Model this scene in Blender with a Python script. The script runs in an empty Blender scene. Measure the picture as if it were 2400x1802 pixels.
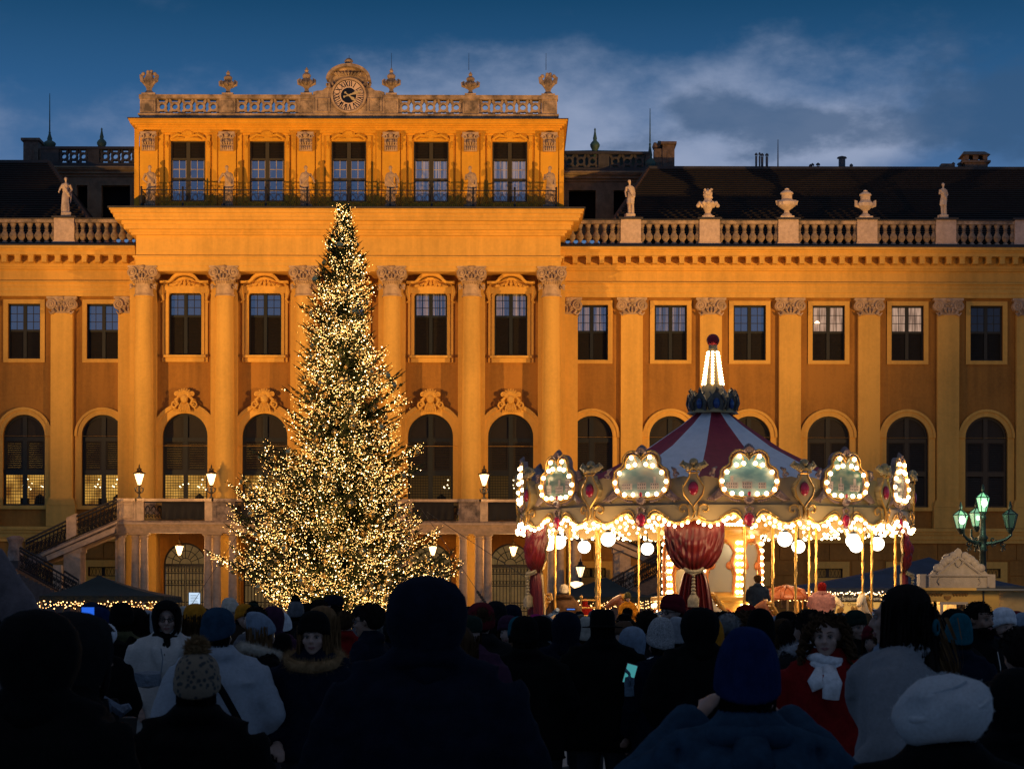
import bpy, bmesh, math, random
from math import pi, sin, cos, radians as R, hypot, atan2, sqrt
from mathutils import Vector, Matrix, noise
from mathutils.geometry import tessellate_polygon

scene = bpy.context.scene
C = scene.collection
EYE = 1.7
# ---------------------------------------------------------------- camera
cam_data = bpy.data.cameras.new('camera')
cam = bpy.data.objects.new('camera', cam_data); C.objects.link(cam)
cam_data.sensor_fit = 'HORIZONTAL'; cam_data.sensor_width = 36.0; cam_data.lens = 75.0
cam_data.shift_y = 531.0/2400.0
cam_data.clip_start = 0.3; cam_data.clip_end = 3000
cam_data.dof.use_dof = True; cam_data.dof.focus_distance = 60.0; cam_data.dof.aperture_fstop = 13.0
cam.matrix_world = Matrix.Translation((0, 0, EYE)) @ Matrix.Rotation(pi/2, 4, 'X') @ Matrix.Rotation(0.0022, 4, 'Z')
scene.camera = cam
# ---------------------------------------------------------------- world: dusk sky
world = bpy.data.worlds.new('World'); scene.world = world; world.use_nodes = True
def build_world():
    nt = world.node_tree; N = nt.nodes; L = nt.links
    N.clear()
    out = N.new('ShaderNodeOutputWorld'); bg = N.new('ShaderNodeBackground')
    tc = N.new('ShaderNodeTexCoord'); sep = N.new('ShaderNodeSeparateXYZ')
    L.new(tc.outputs['Generated'], sep.inputs[0])
    def math_(op, a, b=None, c=None, clamp=False):
        n = N.new('ShaderNodeMath'); n.operation = op; n.use_clamp = clamp
        for i, s in enumerate((a, b, c)):
            if s is None: continue
            if isinstance(s, (int, float)): n.inputs[i].default_value = s
            else: L.new(s, n.inputs[i])
        return n.outputs[0]
    X, Y, Z = sep.outputs
    ramp = N.new('ShaderNodeValToRGB'); cr = ramp.color_ramp
    L.new(Z, ramp.inputs[0])
    pts = [(0.0, (.075, .125, .230)), (.15, (.085, .160, .300)), (.20, (.058, .140, .300)), (.235, (.022, .096, .232)), (.28, (.003, .048, .122)), (.6, (.060, .085, .140)), (1.0, (.125, .140, .185))]
    cr.elements[0].position = pts[0][0]; cr.elements[0].color = pts[0][1] + (1,)
    cr.elements[1].position = pts[-1][0]; cr.elements[1].color = pts[-1][1] + (1,)
    for p, c in pts[1:-1]:
        e = cr.elements.new(p); e.color = c + (1,)
    mp = N.new('ShaderNodeMapping'); mp.inputs['Scale'].default_value = (7, 7, 13.0); mp.inputs['Location'].default_value = (3.35, 0.2, 1.1)
    L.new(tc.outputs['Generated'], mp.inputs[0])
    n1 = N.new('ShaderNodeTexNoise'); n1.inputs['Scale'].default_value = 1.5; n1.inputs['Detail'].default_value = 8; n1.inputs['Roughness'].default_value = .58
    L.new(mp.outputs[0], n1.inputs['Vector'])
    # pale evening clouds: soft patches broken up by noise
    def blob(x0, z0, sx, sz):
        dx = math_('MULTIPLY', math_('SUBTRACT', X, x0), 1/sx); dz = math_('MULTIPLY', math_('SUBTRACT', Z, z0), 1/sz)
        e = math_('ADD', math_('MULTIPLY', dx, dx), math_('MULTIPLY', dz, dz)); return math_('POWER', 2.718, math_('MULTIPLY', e, -1.0))
    n1c = math_('SUBTRACT', n1.outputs[0], .5)
    acc = math_('ADD', math_('MULTIPLY', blob(.025, .226, .115, .032), 1.0), math_('MULTIPLY', blob(.155, .212, .035, .013), .75))
    acc = math_('ADD', acc, math_('MULTIPLY', blob(.075, .205, .05, .012), .6))
    acc = math_('ADD', acc, math_('MULTIPLY', blob(-.17, .205, .12, .022), .42))
    acc = math_('ADD', acc, math_('MULTIPLY', blob(.20, .25, .05, .014), .30))
    acc = math_('MULTIPLY_ADD', n1c, 2.0, acc)
    mr = N.new('ShaderNodeMapRange'); mr.inputs[1].default_value = .20; mr.inputs[2].default_value = 1.1; mr.interpolation_type = 'SMOOTHSTEP'
    L.new(acc, mr.inputs[0])
    fac = math_('MULTIPLY', mr.outputs[0], 1.0)
    mix = N.new('ShaderNodeMix'); mix.data_type = 'RGBA'
    L.new(fac, mix.inputs[0]); L.new(ramp.outputs[0], mix.inputs[6]); mix.inputs[7].default_value = (.265, .325, .470, 1)
    # darker blue cloud bodies, broken, on the right
    mp2 = N.new('ShaderNodeMapping'); mp2.inputs['Scale'].default_value = (9, 9, 17.0); mp2.inputs['Location'].default_value = (7.30, 1.2, 4.65)
    L.new(tc.outputs['Generated'], mp2.inputs[0])
    n2 = N.new('ShaderNodeTexNoise'); n2.inputs['Scale'].default_value = 1.6; n2.inputs['Detail'].default_value = 7; n2.inputs['Roughness'].default_value = .58
    L.new(mp2.outputs[0], n2.inputs['Vector'])
    n2c = math_('SUBTRACT', n2.outputs[0], .5)
    ac2 = math_('ADD', math_('MULTIPLY', blob(.215, .222, .11, .019), 1.25), math_('MULTIPLY', blob(.095, .226, .045, .012), .42))
    ac2 = math_('ADD', ac2, math_('MULTIPLY', blob(.045, .213, .04, .007), .5))
    ac2 = math_('ADD', ac2, math_('MULTIPLY', blob(-.22, .262, .10, .02), .3))
    ac2 = math_('MULTIPLY_ADD', n2c, 4.4, ac2)
    mr2 = N.new('ShaderNodeMapRange'); mr2.inputs[1].default_value = .40; mr2.inputs[2].default_value = 1.25; mr2.interpolation_type = 'SMOOTHSTEP'
    L.new(ac2, mr2.inputs[0])
    f2 = math_('MULTIPLY', mr2.outputs[0], .72)
    mix2 = N.new('ShaderNodeMix'); mix2.data_type = 'RGBA'
    L.new(f2, mix2.inputs[0]); L.new(mix.outputs[2], mix2.inputs[6]); mix2.inputs[7].default_value = (.032, .085, .180, 1)
    # the sky's own radiance keeps a little of the physical dusk sky
    sky = N.new('ShaderNodeTexSky'); sky.sky_type = 'NISHITA'; sky.sun_disc = False; sky.sun_elevation = R(-3); sky.sun_rotation = R(200)
    add = N.new('ShaderNodeMix'); add.data_type = 'RGBA'; add.blend_type = 'ADD'; add.inputs[0].default_value = .05
    L.new(mix2.outputs[2], add.inputs[6]); L.new(sky.outputs[0], add.inputs[7])
    L.new(add.outputs[2], bg.inputs[0]); bg.inputs[1].default_value = SKY
    L.new(bg.outputs[0], out.inputs[0])
SKY = 1.05
build_world()
# ---------------------------------------------------------------- floodlights of the palace (mounted outside the view)
FLOOD_COL = (1.0, .485, .115)
def flood(name, loc, target, energy, size=70, blend=.9, radius=.35):
    d = bpy.data.lights.new(name, 'SPOT'); o = bpy.data.objects.new(name, d); C.objects.link(o)
    o.location = loc; o.rotation_euler = (Vector(target) - Vector(loc)).to_track_quat('-Z', 'Y').to_euler()
    d.energy = energy; d.color = FLOOD_COL; d.spot_size = R(size); d.spot_blend = blend; d.shadow_soft_size = radius
    return o
flood('floodlight', (-50, 84, 6.0), (-9, 126, 27), 116000, 49, 1.0)
flood('floodlight', (48, 80, 6.0), (-3, 126, 27), 140000, 49, 1.0)
flood('floodlight', (40, 62, 7.5), (20, 128, 17), 12000, 44, 1.0)
scene.view_settings.view_transform = 'Standard'; scene.view_settings.look = 'None'
scene.view_settings.exposure = 0.0; scene.view_settings.gamma = 1.0; scene.view_settings.use_curve_mapping = False
scene.cycles.max_bounces = 5; scene.cycles.diffuse_bounces = 3; scene.cycles.glossy_bounces = 3; scene.cycles.transmission_bounces = 3
scene.cycles.sample_clamp_indirect = 4.0; scene.cycles.use_light_tree = True
scene.cycles.caustics_reflective = False; scene.cycles.caustics_refractive = False

# ---------------------------------------------------------------- helpers
def PX(x, Y): return (x - 1200.0)/5000.0*Y
def PZ(y, Y): return EYE + (1432.0 - y)/5000.0*Y
MATS = {}
def mat(name, col, rough=.7, var=0.0, bump=0.0, scale=3.0, metal=0.0, emit=None, estr=0.0, col2=None, stretch=None, spec=None, dist=.02):
    if name in MATS: return MATS[name]
    m = bpy.data.materials.new(name); m.use_nodes = True; MATS[name] = m
    nt = m.node_tree; N = nt.nodes; L = nt.links
    b = N['Principled BSDF']
    b.inputs['Base Color'].default_value = tuple(col) + (1,); b.inputs['Roughness'].default_value = rough; b.inputs['Metallic'].default_value = metal
    if spec is not None: b.inputs['Specular IOR Level'].default_value = spec
    if emit is not None:
        b.inputs['Emission Color'].default_value = tuple(emit) + (1,); b.inputs['Emission Strength'].default_value = estr
    if var or bump:
        tc = N.new('ShaderNodeTexCoord'); vec = tc.outputs['Object']
        if stretch:
            mp = N.new('ShaderNodeMapping'); mp.inputs['Scale'].default_value = stretch; L.new(vec, mp.inputs[0]); vec = mp.outputs[0]
        n = N.new('ShaderNodeTexNoise'); n.inputs['Scale'].default_value = scale; n.inputs['Detail'].default_value = 6; n.inputs['Roughness'].default_value = .65
        L.new(vec, n.inputs['Vector'])
        if var:
            r = N.new('ShaderNodeValToRGB'); L.new(n.outputs[0], r.inputs[0])
            c2 = col2 or tuple(max(0, c*(1 - var)) for c in col); c1 = tuple(min(1, c*(1 + var*.5)) for c in col)
            r.color_ramp.elements[0].position = .35; r.color_ramp.elements[0].color = tuple(c2) + (1,)
            r.color_ramp.elements[1].position = .65; r.color_ramp.elements[1].color = (tuple(col) if col2 else c1) + (1,)
            L.new(r.outputs[0], b.inputs['Base Color'])
        if bump:
            n2 = N.new('ShaderNodeTexNoise'); n2.inputs['Scale'].default_value = scale*6; n2.inputs['Detail'].default_value = 4; L.new(vec, n2.inputs['Vector'])
            bp = N.new('ShaderNodeBump'); bp.inputs['Strength'].default_value = bump; bp.inputs['Distance'].default_value = dist
            L.new(n2.outputs[0], bp.inputs['Height']); L.new(bp.outputs[0], b.inputs['Normal'])
    return m
def plaster(name, col, dirt=.35, dcol=None, joints=0):
    m = mat(name, col, .85); nt = m.node_tree; N = nt.nodes; L = nt.links; b = N['Principled BSDF']; tc = N.new('ShaderNodeTexCoord')
    def nz(scale, st, det=5):
        mp = N.new('ShaderNodeMapping'); mp.inputs['Scale'].default_value = st; L.new(tc.outputs['Object'], mp.inputs[0]); n = N.new('ShaderNodeTexNoise'); n.inputs['Scale'].default_value = scale; n.inputs['Detail'].default_value = det; n.inputs['Roughness'].default_value = .62; L.new(mp.outputs[0], n.inputs[0]); return n.outputs[0]
    a, s_, f = nz(.22, (1, 1, 1)), nz(1.2, (1.6, 1.6, .10), 6), nz(5, (1, 1, 1), 8)
    m1 = N.new('ShaderNodeMath'); m1.operation = 'MULTIPLY_ADD'; L.new(s_, m1.inputs[0]); m1.inputs[1].default_value = .9; L.new(a, m1.inputs[2])
    m2 = N.new('ShaderNodeMath'); m2.operation = 'MULTIPLY_ADD'; L.new(f, m2.inputs[0]); m2.inputs[1].default_value = .5; L.new(m1.outputs[0], m2.inputs[2])
    mr = N.new('ShaderNodeMapRange'); mr.inputs[1].default_value = 1.06; mr.inputs[2].default_value = 1.5; L.new(m2.outputs[0], mr.inputs[0])
    mx = N.new('ShaderNodeMix'); mx.data_type = 'RGBA'; L.new(mr.outputs[0], mx.inputs[0]); mx.inputs[6].default_value = tuple(col) + (1,); d = dcol or tuple(c*(1-dirt) for c in col); mx.inputs[7].default_value = tuple(d) + (1,)
    L.new(mx.outputs[2], b.inputs['Base Color'])
    if joints:      # shallow scored joints of the render
        sp = N.new('ShaderNodeSeparateXYZ'); L.new(tc.outputs['Object'], sp.inputs[0])
        md = N.new('ShaderNodeMath'); md.operation = 'MODULO'; L.new(sp.outputs[2], md.inputs[0]); md.inputs[1].default_value = joints
        gt = N.new('ShaderNodeMath'); gt.operation = 'GREATER_THAN'; L.new(md.outputs[0], gt.inputs[0]); gt.inputs[1].default_value = .045
        ad = N.new('ShaderNodeMath'); ad.operation = 'MULTIPLY_ADD'; L.new(gt.outputs[0], ad.inputs[0]); ad.inputs[1].default_value = 1.2; L.new(f, ad.inputs[2]); f = ad.outputs[0]
    bp = N.new('ShaderNodeBump'); bp.inputs['Strength'].default_value = .3; bp.inputs['Distance'].default_value = .03; L.new(f, bp.inputs['Height']); L.new(bp.outputs[0], b.inputs['Normal']); return m
def emis(name, col, s):
    return mat(name, (.02, .02, .02), .5, emit=col, estr=s)

class MB:
    def __init__(s): s.v = []; s.f = []; s.m = []
    def add(s, vs, fs, mi=0):
        b = len(s.v); s.v += [tuple(p) for p in vs]; s.f += [tuple(b + i for i in f) for f in fs]; s.m += [mi]*len(fs); return s
    def box(s, x0, x1, y0, y1, z0, z1, mi=0):
        if x0 > x1: x0, x1 = x1, x0
        if y0 > y1: y0, y1 = y1, y0
        if z0 > z1: z0, z1 = z1, z0
        return s.add([(x0,y0,z0),(x1,y0,z0),(x1,y1,z0),(x0,y1,z0),(x0,y0,z1),(x1,y0,z1),(x1,y1,z1),(x0,y1,z1)],
                     [(0,3,2,1),(4,5,6,7),(0,1,5,4),(1,2,6,5),(2,3,7,6),(3,0,4,7)], mi)
    def frustum(s, cx, cy, w0, d0, z0, w1, d1, z1, mi=0):
        a = [(cx-w0,cy-d0,z0),(cx+w0,cy-d0,z0),(cx+w0,cy+d0,z0),(cx-w0,cy+d0,z0),(cx-w1,cy-d1,z1),(cx+w1,cy-d1,z1),(cx+w1,cy+d1,z1),(cx-w1,cy+d1,z1)]
        return s.add(a, [(0,3,2,1),(4,5,6,7),(0,1,5,4),(1,2,6,5),(2,3,7,6),(3,0,4,7)], mi)
    def prism(s, out, y0, y1, mi=0, holes=(), xf=None):
        """outline in (x, z), extruded along y; holes cut through"""
        loops = [list(out)] + [list(h) for h in holes]
        flat = [p for l in loops for p in l]; n = len(flat)
        tris = tessellate_polygon([[Vector((x, z, 0)) for x, z in l] for l in loops])
        vs = [(x, y0, z) for x, z in flat] + [(x, y1, z) for x, z in flat]
        fs = []
        def area(t): 
            a, b, c = (flat[i] for i in t); return (b[0]-a[0])*(c[1]-a[1]) - (c[0]-a[0])*(b[1]-a[1])
        for t in tris:
            if area(t) < 0: t = (t[0], t[2], t[1])
            fs.append(tuple(t)); fs.append((t[0]+n, t[2]+n, t[1]+n))
        k = 0
        for l in loops:
            ln = len(l); ar = sum(l[i][0]*l[(i+1) % ln][1] - l[(i+1) % ln][0]*l[i][1] for i in range(ln))
            ccw = ar > 0
            if k: ccw = not ccw if False else (ar < 0)
            for i in range(ln):
                a, b = k+i, k+(i+1) % ln
                fs.append((a, a+n, b+n, b) if ccw else (a, b, b+n, a+n))
            k += ln
        if xf: vs = [xf(p) for p in vs]
        return s.add(vs, fs, mi)
    def tube(s, p0, p1, r0, r1=None, n=8, mi=0, caps=True):
        return s.path([p0, p1], [r0, r0 if r1 is None else r1], n, mi, caps)
    def path(s, pts, rad, n=8, mi=0, caps=True, closed=False, sq=1.0):
        pts = [Vector(p) for p in pts]; m = len(pts)
        if isinstance(rad, (int, float)): rad = [rad]*m
        vs = []; up = None
        for i, p in enumerate(pts):
            if closed: t = pts[(i+1) % m] - pts[i-1]
            else: t = pts[min(i+1, m-1)] - pts[max(i-1, 0)]
            if t.length < 1e-9: t = Vector((0, 0, 1))
            t.normalize()
            if up is None:
                up = Vector((0, 0, 1)) if abs(t.z) < .9 else Vector((0, 1, 0))
            a = t.cross(up)
            if a.length < 1e-6: a = t.cross(Vector((1, 0, 0)))
            a.normalize(); b = a.cross(t).normalized(); up = b
            for k in range(n):
                an = 2*pi*k/n; q = p + (a*cos(an) + b*sin(an)*sq)*rad[i]; vs.append(q)
        fs = []
        for i in range(m if closed else m-1):
            for k in range(n):
                j = (i+1) % m
                fs.append((i*n+k, i*n+(k+1) % n, j*n+(k+1) % n, j*n+k))
        if caps and not closed:
            fs.append(tuple(range(n-1, -1, -1))); fs.append(tuple((m-1)*n+k for k in range(n)))
        return s.add(vs, fs, mi)
    def lathe(s, prof, c=(0, 0, 0), n=16, mi=0, sx=1.0, sy=1.0, mod=None, flute=None):
        """prof: (r, z) bottom to top"""
        vs = []; fs = []; m = len(prof)
        for i, (r, z) in enumerate(prof):
            for k in range(n):
                a = 2*pi*k/n; rr = r*(mod(a, i/(m-1)) if mod else 1.0)
                vs.append((c[0] + rr*cos(a)*sx, c[1] + rr*sin(a)*sy, c[2] + z))
        for i in range(m-1):
            for k in range(n):
                fs.append((i*n+k, i*n+(k+1) % n, (i+1)*n+(k+1) % n, (i+1)*n+k))
        fs.append(tuple(range(n-1, -1, -1))); fs.append(tuple((m-1)*n+k for k in range(n)))
        return s.add(vs, fs, mi)
    def ball(s, c, r, n=8, m=6, mi=0, sx=1, sy=1, sz=1):
        prof = [(max(.001, sin(pi*i/m))*r, -cos(pi*i/m)*r*sz) for i in range(m+1)]
        return s.lathe(prof, c, n, mi, sx, sy)
    def octa(s, c, r, mi=0):
        x, y, z = c
        return s.add([(x-r,y,z),(x+r,y,z),(x,y-r,z),(x,y+r,z),(x,y,z-r),(x,y,z+r)],
                     [(0,2,5),(2,1,5),(1,3,5),(3,0,5),(2,0,4),(1,2,4),(3,1,4),(0,3,4)], mi)
    def xform(s, M):
        s.v = [tuple(M @ Vector(p)) for p in s.v]; return s
    def merge(s, o, M=None, mi=None):
        vs = [M @ Vector(p) for p in o.v] if M else o.v
        b = len(s.v); s.v += [tuple(p) for p in vs]; s.f += [tuple(b+i for i in f) for f in o.f]; s.m += (o.m if mi is None else [mi]*len(o.f)); return s
    def mesh(s, name, mats, smooth=False):
        me = bpy.data.meshes.new(name); me.from_pydata(s.v, [], s.f)
        if not isinstance(mats, (list, tuple)): mats = [mats]
        for m in mats: me.materials.append(m)
        if len(mats) > 1: me.polygons.foreach_set('material_index', s.m)
        if smooth:
            me.polygons.foreach_set('use_smooth', [True]*len(me.polygons))
            if smooth == 'auto': me.set_sharp_from_angle(angle=R(40))
        me.update(); return me
WT = {}
def link(o, parent=None, loc=(0, 0, 0), local=False):
    C.objects.link(o); o.location = loc
    if parent is not None:
        o.parent = parent
        if not local: o.matrix_parent_inverse = Matrix.Translation(-WT.get(parent.name, Vector((0, 0, 0))))
    WT[o.name] = Vector(loc)
    return o
def put(name, me, parent=None, loc=(0, 0, 0), rotz=0.0, scale=None, local=False, kind=None):
    o = bpy.data.objects.new(name, me); link(o, parent, loc, local)
    if rotz: o.rotation_euler = (0, 0, rotz)
    if scale: o.scale = scale if isinstance(scale, (tuple, list)) else (scale,)*3
    if kind: o['kind'] = kind
    return o
def make(name, mb, mats, parent=None, smooth=False, kind=None, loc=(0, 0, 0), local=False):
    return put(name, mb.mesh(name, mats, smooth), parent, loc, kind=kind, local=local)
def tag(o, label, cat, group=None):
    o['label'] = label; o['category'] = cat
    if group: o['group'] = group
    return o
def empty(name, loc, label=None, cat=None, group=None, rotz=0):
    o = bpy.data.objects.new(name, None); link(o, None, loc); o.rotation_euler = (0, 0, rotz); o.empty_display_size = .3
    if label: tag(o, label, cat, group)
    return o
def remeshed(mb, voxel, name, mats=None, smooth_it=2, matfn=None):
    me = mb.mesh('tmp', mats or []) if mats else mb.mesh('tmp', [])
    o = bpy.data.objects.new('tmp', me); C.objects.link(o)
    m = o.modifiers.new('r', 'REMESH'); m.mode = 'VOXEL'; m.voxel_size = voxel; m.use_smooth_shade = True
    if smooth_it:
        s = o.modifiers.new('s', 'SMOOTH'); s.iterations = smooth_it; s.factor = .5
    dg = bpy.context.evaluated_depsgraph_get(); dg.update()
    out = bpy.data.meshes.new_from_object(o.evaluated_get(dg)); out.name = name
    bpy.data.objects.remove(o); bpy.data.meshes.remove(me)
    out.materials.clear()
    for x in (mats or []): out.materials.append(x)
    if matfn:
        idx = [matfn(p.center, p.normal) for p in out.polygons]
        out.polygons.foreach_set('material_index', idx)
    else: out.polygons.foreach_set('material_index', [0]*len(out.polygons))
    out.polygons.foreach_set('use_smooth', [True]*len(out.polygons))
    return out
def arc(cx, cz, r, a0, a1, n, rz=None):
    rz = r if rz is None else rz
    return [(cx + r*cos(a0 + (a1-a0)*i/n), cz + rz*sin(a0 + (a1-a0)*i/n)) for i in range(n+1)]
def rect(x0, x1, z0, z1): return [(x0, z0), (x1, z0), (x1, z1), (x0, z1)]
def arched(cx, hw, z0, zs, rise=None, n=16):
    """opening with vertical sides to zs then an arch of given rise"""
    rise = hw if rise is None else rise
    return [(cx-hw, z0), (cx+hw, z0)] + arc(cx, zs, hw, 0, pi, n, rise)
# ================================================================ materials of the palace
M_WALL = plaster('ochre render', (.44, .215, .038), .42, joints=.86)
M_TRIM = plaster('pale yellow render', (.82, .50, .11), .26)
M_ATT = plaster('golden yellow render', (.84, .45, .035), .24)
M_STONE2 = mat('lighter pale stone', (.76, .62, .48), .8, var=.3, bump=.35, scale=2.2)  # brighter tone of the pale stone, for wing statues and urns
M_STONE = mat('pale stone', (.56, .42, .29), .8, var=.35, bump=.35, scale=2.2)
M_STONE_DK = mat('weathered stone', (.56, .43, .31), .85, var=.6, bump=.5, scale=1.6, col2=(.12, .10, .085))
M_LEDGE = mat('shade dark ledge', (.045, .045, .05), .6, var=.3, scale=2)  # dark base colour stands for shade on ledge tops lit from below
M_FRAMEDK = mat('dark green window frame', (.010, .016, .014), .5, var=.2, scale=5)
M_SHUT = mat('dark louvred shutter', (.016, .014, .010), .65, var=.25, scale=6)
M_IRON = mat('black wrought iron', (.012, .012, .014), .45)
M_ROOF = mat('dark roof tile', (.014, .010, .010), .8, var=.4, scale=3)
M_DARK = mat('dark interior', (.006, .006, .007), .9)
M_REARW = mat('grey rear wall', (.30, .24, .16), .85, var=.35, scale=1.5)
M_COPPER = mat('green copper', (.05, .13, .12), .6, var=.3, scale=4)
M_BRICK = mat('sooty chimney render', (.20, .15, .12), .9, var=.4, bump=.4, scale=4)
M_PIPE = mat('flue pipe steel', (.10, .10, .11), .4, metal=.8)
M_GOLD = mat('gilded metal', (.55, .36, .10), .32, metal=.9)
M_DIALBLK = mat('black enamel', (.008, .008, .01), .35)
M_DIAL = mat('cream enamel dial', (.72, .56, .44), .5)
def glass_mat(name, base, rough=.06, gloss=.42, tint=(.75, .85, 1.0), curtain=0.0):
    m = bpy.data.materials.new(name); m.use_nodes = True; MATS[name] = m
    nt = m.node_tree; N = nt.nodes; L = nt.links; b = N['Principled BSDF']
    b.inputs['Base Color'].default_value = tuple(base) + (1,); b.inputs['Roughness'].default_value = .6
    g = N.new('ShaderNodeBsdfGlossy'); g.inputs['Color'].default_value = tuple(tint) + (1,); g.inputs['Roughness'].default_value = rough
    mx = N.new('ShaderNodeMixShader'); mx.inputs[0].default_value = gloss
    L.new(b.outputs[0], mx.inputs[1]); L.new(g.outputs[0], mx.inputs[2]); L.new(mx.outputs[0], N['Material Output'].inputs[0])
    if curtain:
        tc = N.new('ShaderNodeTexCoord'); mp = N.new('ShaderNodeMapping'); mp.inputs['Scale'].default_value = (1, 1, .02)
        w = N.new('ShaderNodeTexNoise'); w.inputs['Scale'].default_value = 9; L.new(tc.outputs['Object'], mp.inputs[0]); L.new(mp.outputs[0], w.inputs[0])
        r = N.new('ShaderNodeValToRGB'); r.color_ramp.elements[0].position = .45; r.color_ramp.elements[1].position = .58
        r.color_ramp.elements[0].color = tuple(base) + (1,); r.color_ramp.elements[1].color = (curtain, curtain, curtain*.95, 1)
        L.new(w.outputs[0], r.inputs[0]); L.new(r.outputs[0], b.inputs['Base Color'])
    return m
M_PANE = glass_mat('window glass', (.02, .03, .06), gloss=.38)
M_PANE_C = glass_mat('window glass before curtains', (.04, .05, .08), gloss=.34, curtain=.42)
M_PANE_LIT = mat('self glowing window glass', (.1, .08, .06), .3, emit=(.62, .40, .27), estr=.62)  # pane itself emits; the room's light is put into the glass
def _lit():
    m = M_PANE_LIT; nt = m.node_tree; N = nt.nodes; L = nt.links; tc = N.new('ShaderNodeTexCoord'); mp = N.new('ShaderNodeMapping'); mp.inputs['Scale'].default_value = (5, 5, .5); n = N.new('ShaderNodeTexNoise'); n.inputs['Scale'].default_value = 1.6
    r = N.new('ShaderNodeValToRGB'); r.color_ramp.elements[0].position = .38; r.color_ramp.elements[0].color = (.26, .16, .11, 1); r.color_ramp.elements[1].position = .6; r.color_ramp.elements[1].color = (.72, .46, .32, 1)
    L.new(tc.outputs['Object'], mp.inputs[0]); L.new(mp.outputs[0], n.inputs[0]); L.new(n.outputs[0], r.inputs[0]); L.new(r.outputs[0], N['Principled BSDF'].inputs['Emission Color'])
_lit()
M_PANE_OFF = glass_mat('dark window glass', (.006, .006, .008), gloss=.06)
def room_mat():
    m = bpy.data.materials.new('glowing room wall'); m.use_nodes = True  # wall emits by itself, standing in for lamplight in the room
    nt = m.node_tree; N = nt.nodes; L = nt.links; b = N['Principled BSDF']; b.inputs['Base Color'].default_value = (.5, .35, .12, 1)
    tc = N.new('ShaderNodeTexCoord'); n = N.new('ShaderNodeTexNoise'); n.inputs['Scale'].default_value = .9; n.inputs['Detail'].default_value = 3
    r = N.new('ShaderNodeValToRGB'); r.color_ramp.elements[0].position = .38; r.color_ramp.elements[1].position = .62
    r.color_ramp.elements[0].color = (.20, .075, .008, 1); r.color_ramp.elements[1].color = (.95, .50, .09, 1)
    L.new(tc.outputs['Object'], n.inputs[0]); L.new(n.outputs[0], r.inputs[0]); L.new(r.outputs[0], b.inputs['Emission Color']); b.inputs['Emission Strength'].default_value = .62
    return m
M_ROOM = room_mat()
M_ROOMLOW = mat('faintly glowing room wall', (.3, .2, .08), .8, emit=(.30, .16, .035), estr=.10)  # weak room light put in as emission
M_BULBW = emis('candle bulb', (1.0, .80, .45), 6.0)
M_LAMPGLASS = mat('glowing lantern glass', (.8, .7, .5), .3, emit=(1.0, .62, .30), estr=3.2)
M_LAMPCORE = emis('lantern flame', (1.0, .80, .52), 16.0)

YW, YP = 128.0, 126.6
def wx(x, Y=YW): return PX(x, Y)
def wz(y, Y=YW): return PZ(y, Y)
palace = empty('palace', (PX(815, 126), 126.0, 0), 'long yellow baroque palace with a raised clock block and tall giant columns', 'palace')

# ---------------------------------------------------------------- window builders
def louvre_mb(x0, x1, z0, z1, y, pitch=.085):
    mb = MB(); n = max(2, int((z1-z0)/pitch)); p = (z1-z0)/n
    for i in range(n):
        z = z0 + p*i
        mb.add([(x0, y, z), (x1, y, z), (x1, y+.045, z+p*.95), (x0, y+.045, z+p*.95), (x0, y+.012, z-.004), (x1, y+.012, z-.004)],
               [(0, 1, 2, 3), (0, 4, 5, 1)])
    return mb
def pane_grid(win, x0, x1, z0, z1, nx, nz, y, m, bar=.035, arch=None):
    """each pane an object under its window; glazing bars returned"""
    bars = MB(); pw = (x1-x0)/nx; ph = (z1-z0)/nz
    for i in range(nx):
        for j in range(nz):
            a, b, c, d = x0+pw*i+bar/2, x0+pw*(i+1)-bar/2, z0+ph*j+bar/2, z0+ph*(j+1)-bar/2
            mb = MB()
            if arch:
                out = [(a, c), (b, c)]
                zt = lambda x: min(d, arch(x))
                k = 4
                out += [(b+(a-b)*t/k, zt(b+(a-b)*t/k)) for t in range(k+1)]
                mb.prism(out, y, y+.02)
            else: mb.box(a, b, y, y+.02, c, d)
            make('pane', mb, m, win)
    for i in range(nx+1): bars.box(x0+pw*i-bar/2, x0+pw*i+bar/2, y-.02, y+.03, z0, (arch(x0+pw*i) if arch else z1))
    for j in range(nz): bars.box(x0, x1, y-.018, y+.028, z0+ph*j-bar/2, z0+ph*j+bar/2)
    return bars
def surround(name, outer, inner, y0, y1, m=M_TRIM, parent=palace):
    mb = MB(); mb.prism(outer, y0, y1, holes=[inner]); return make(name, mb, m, parent)

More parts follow.
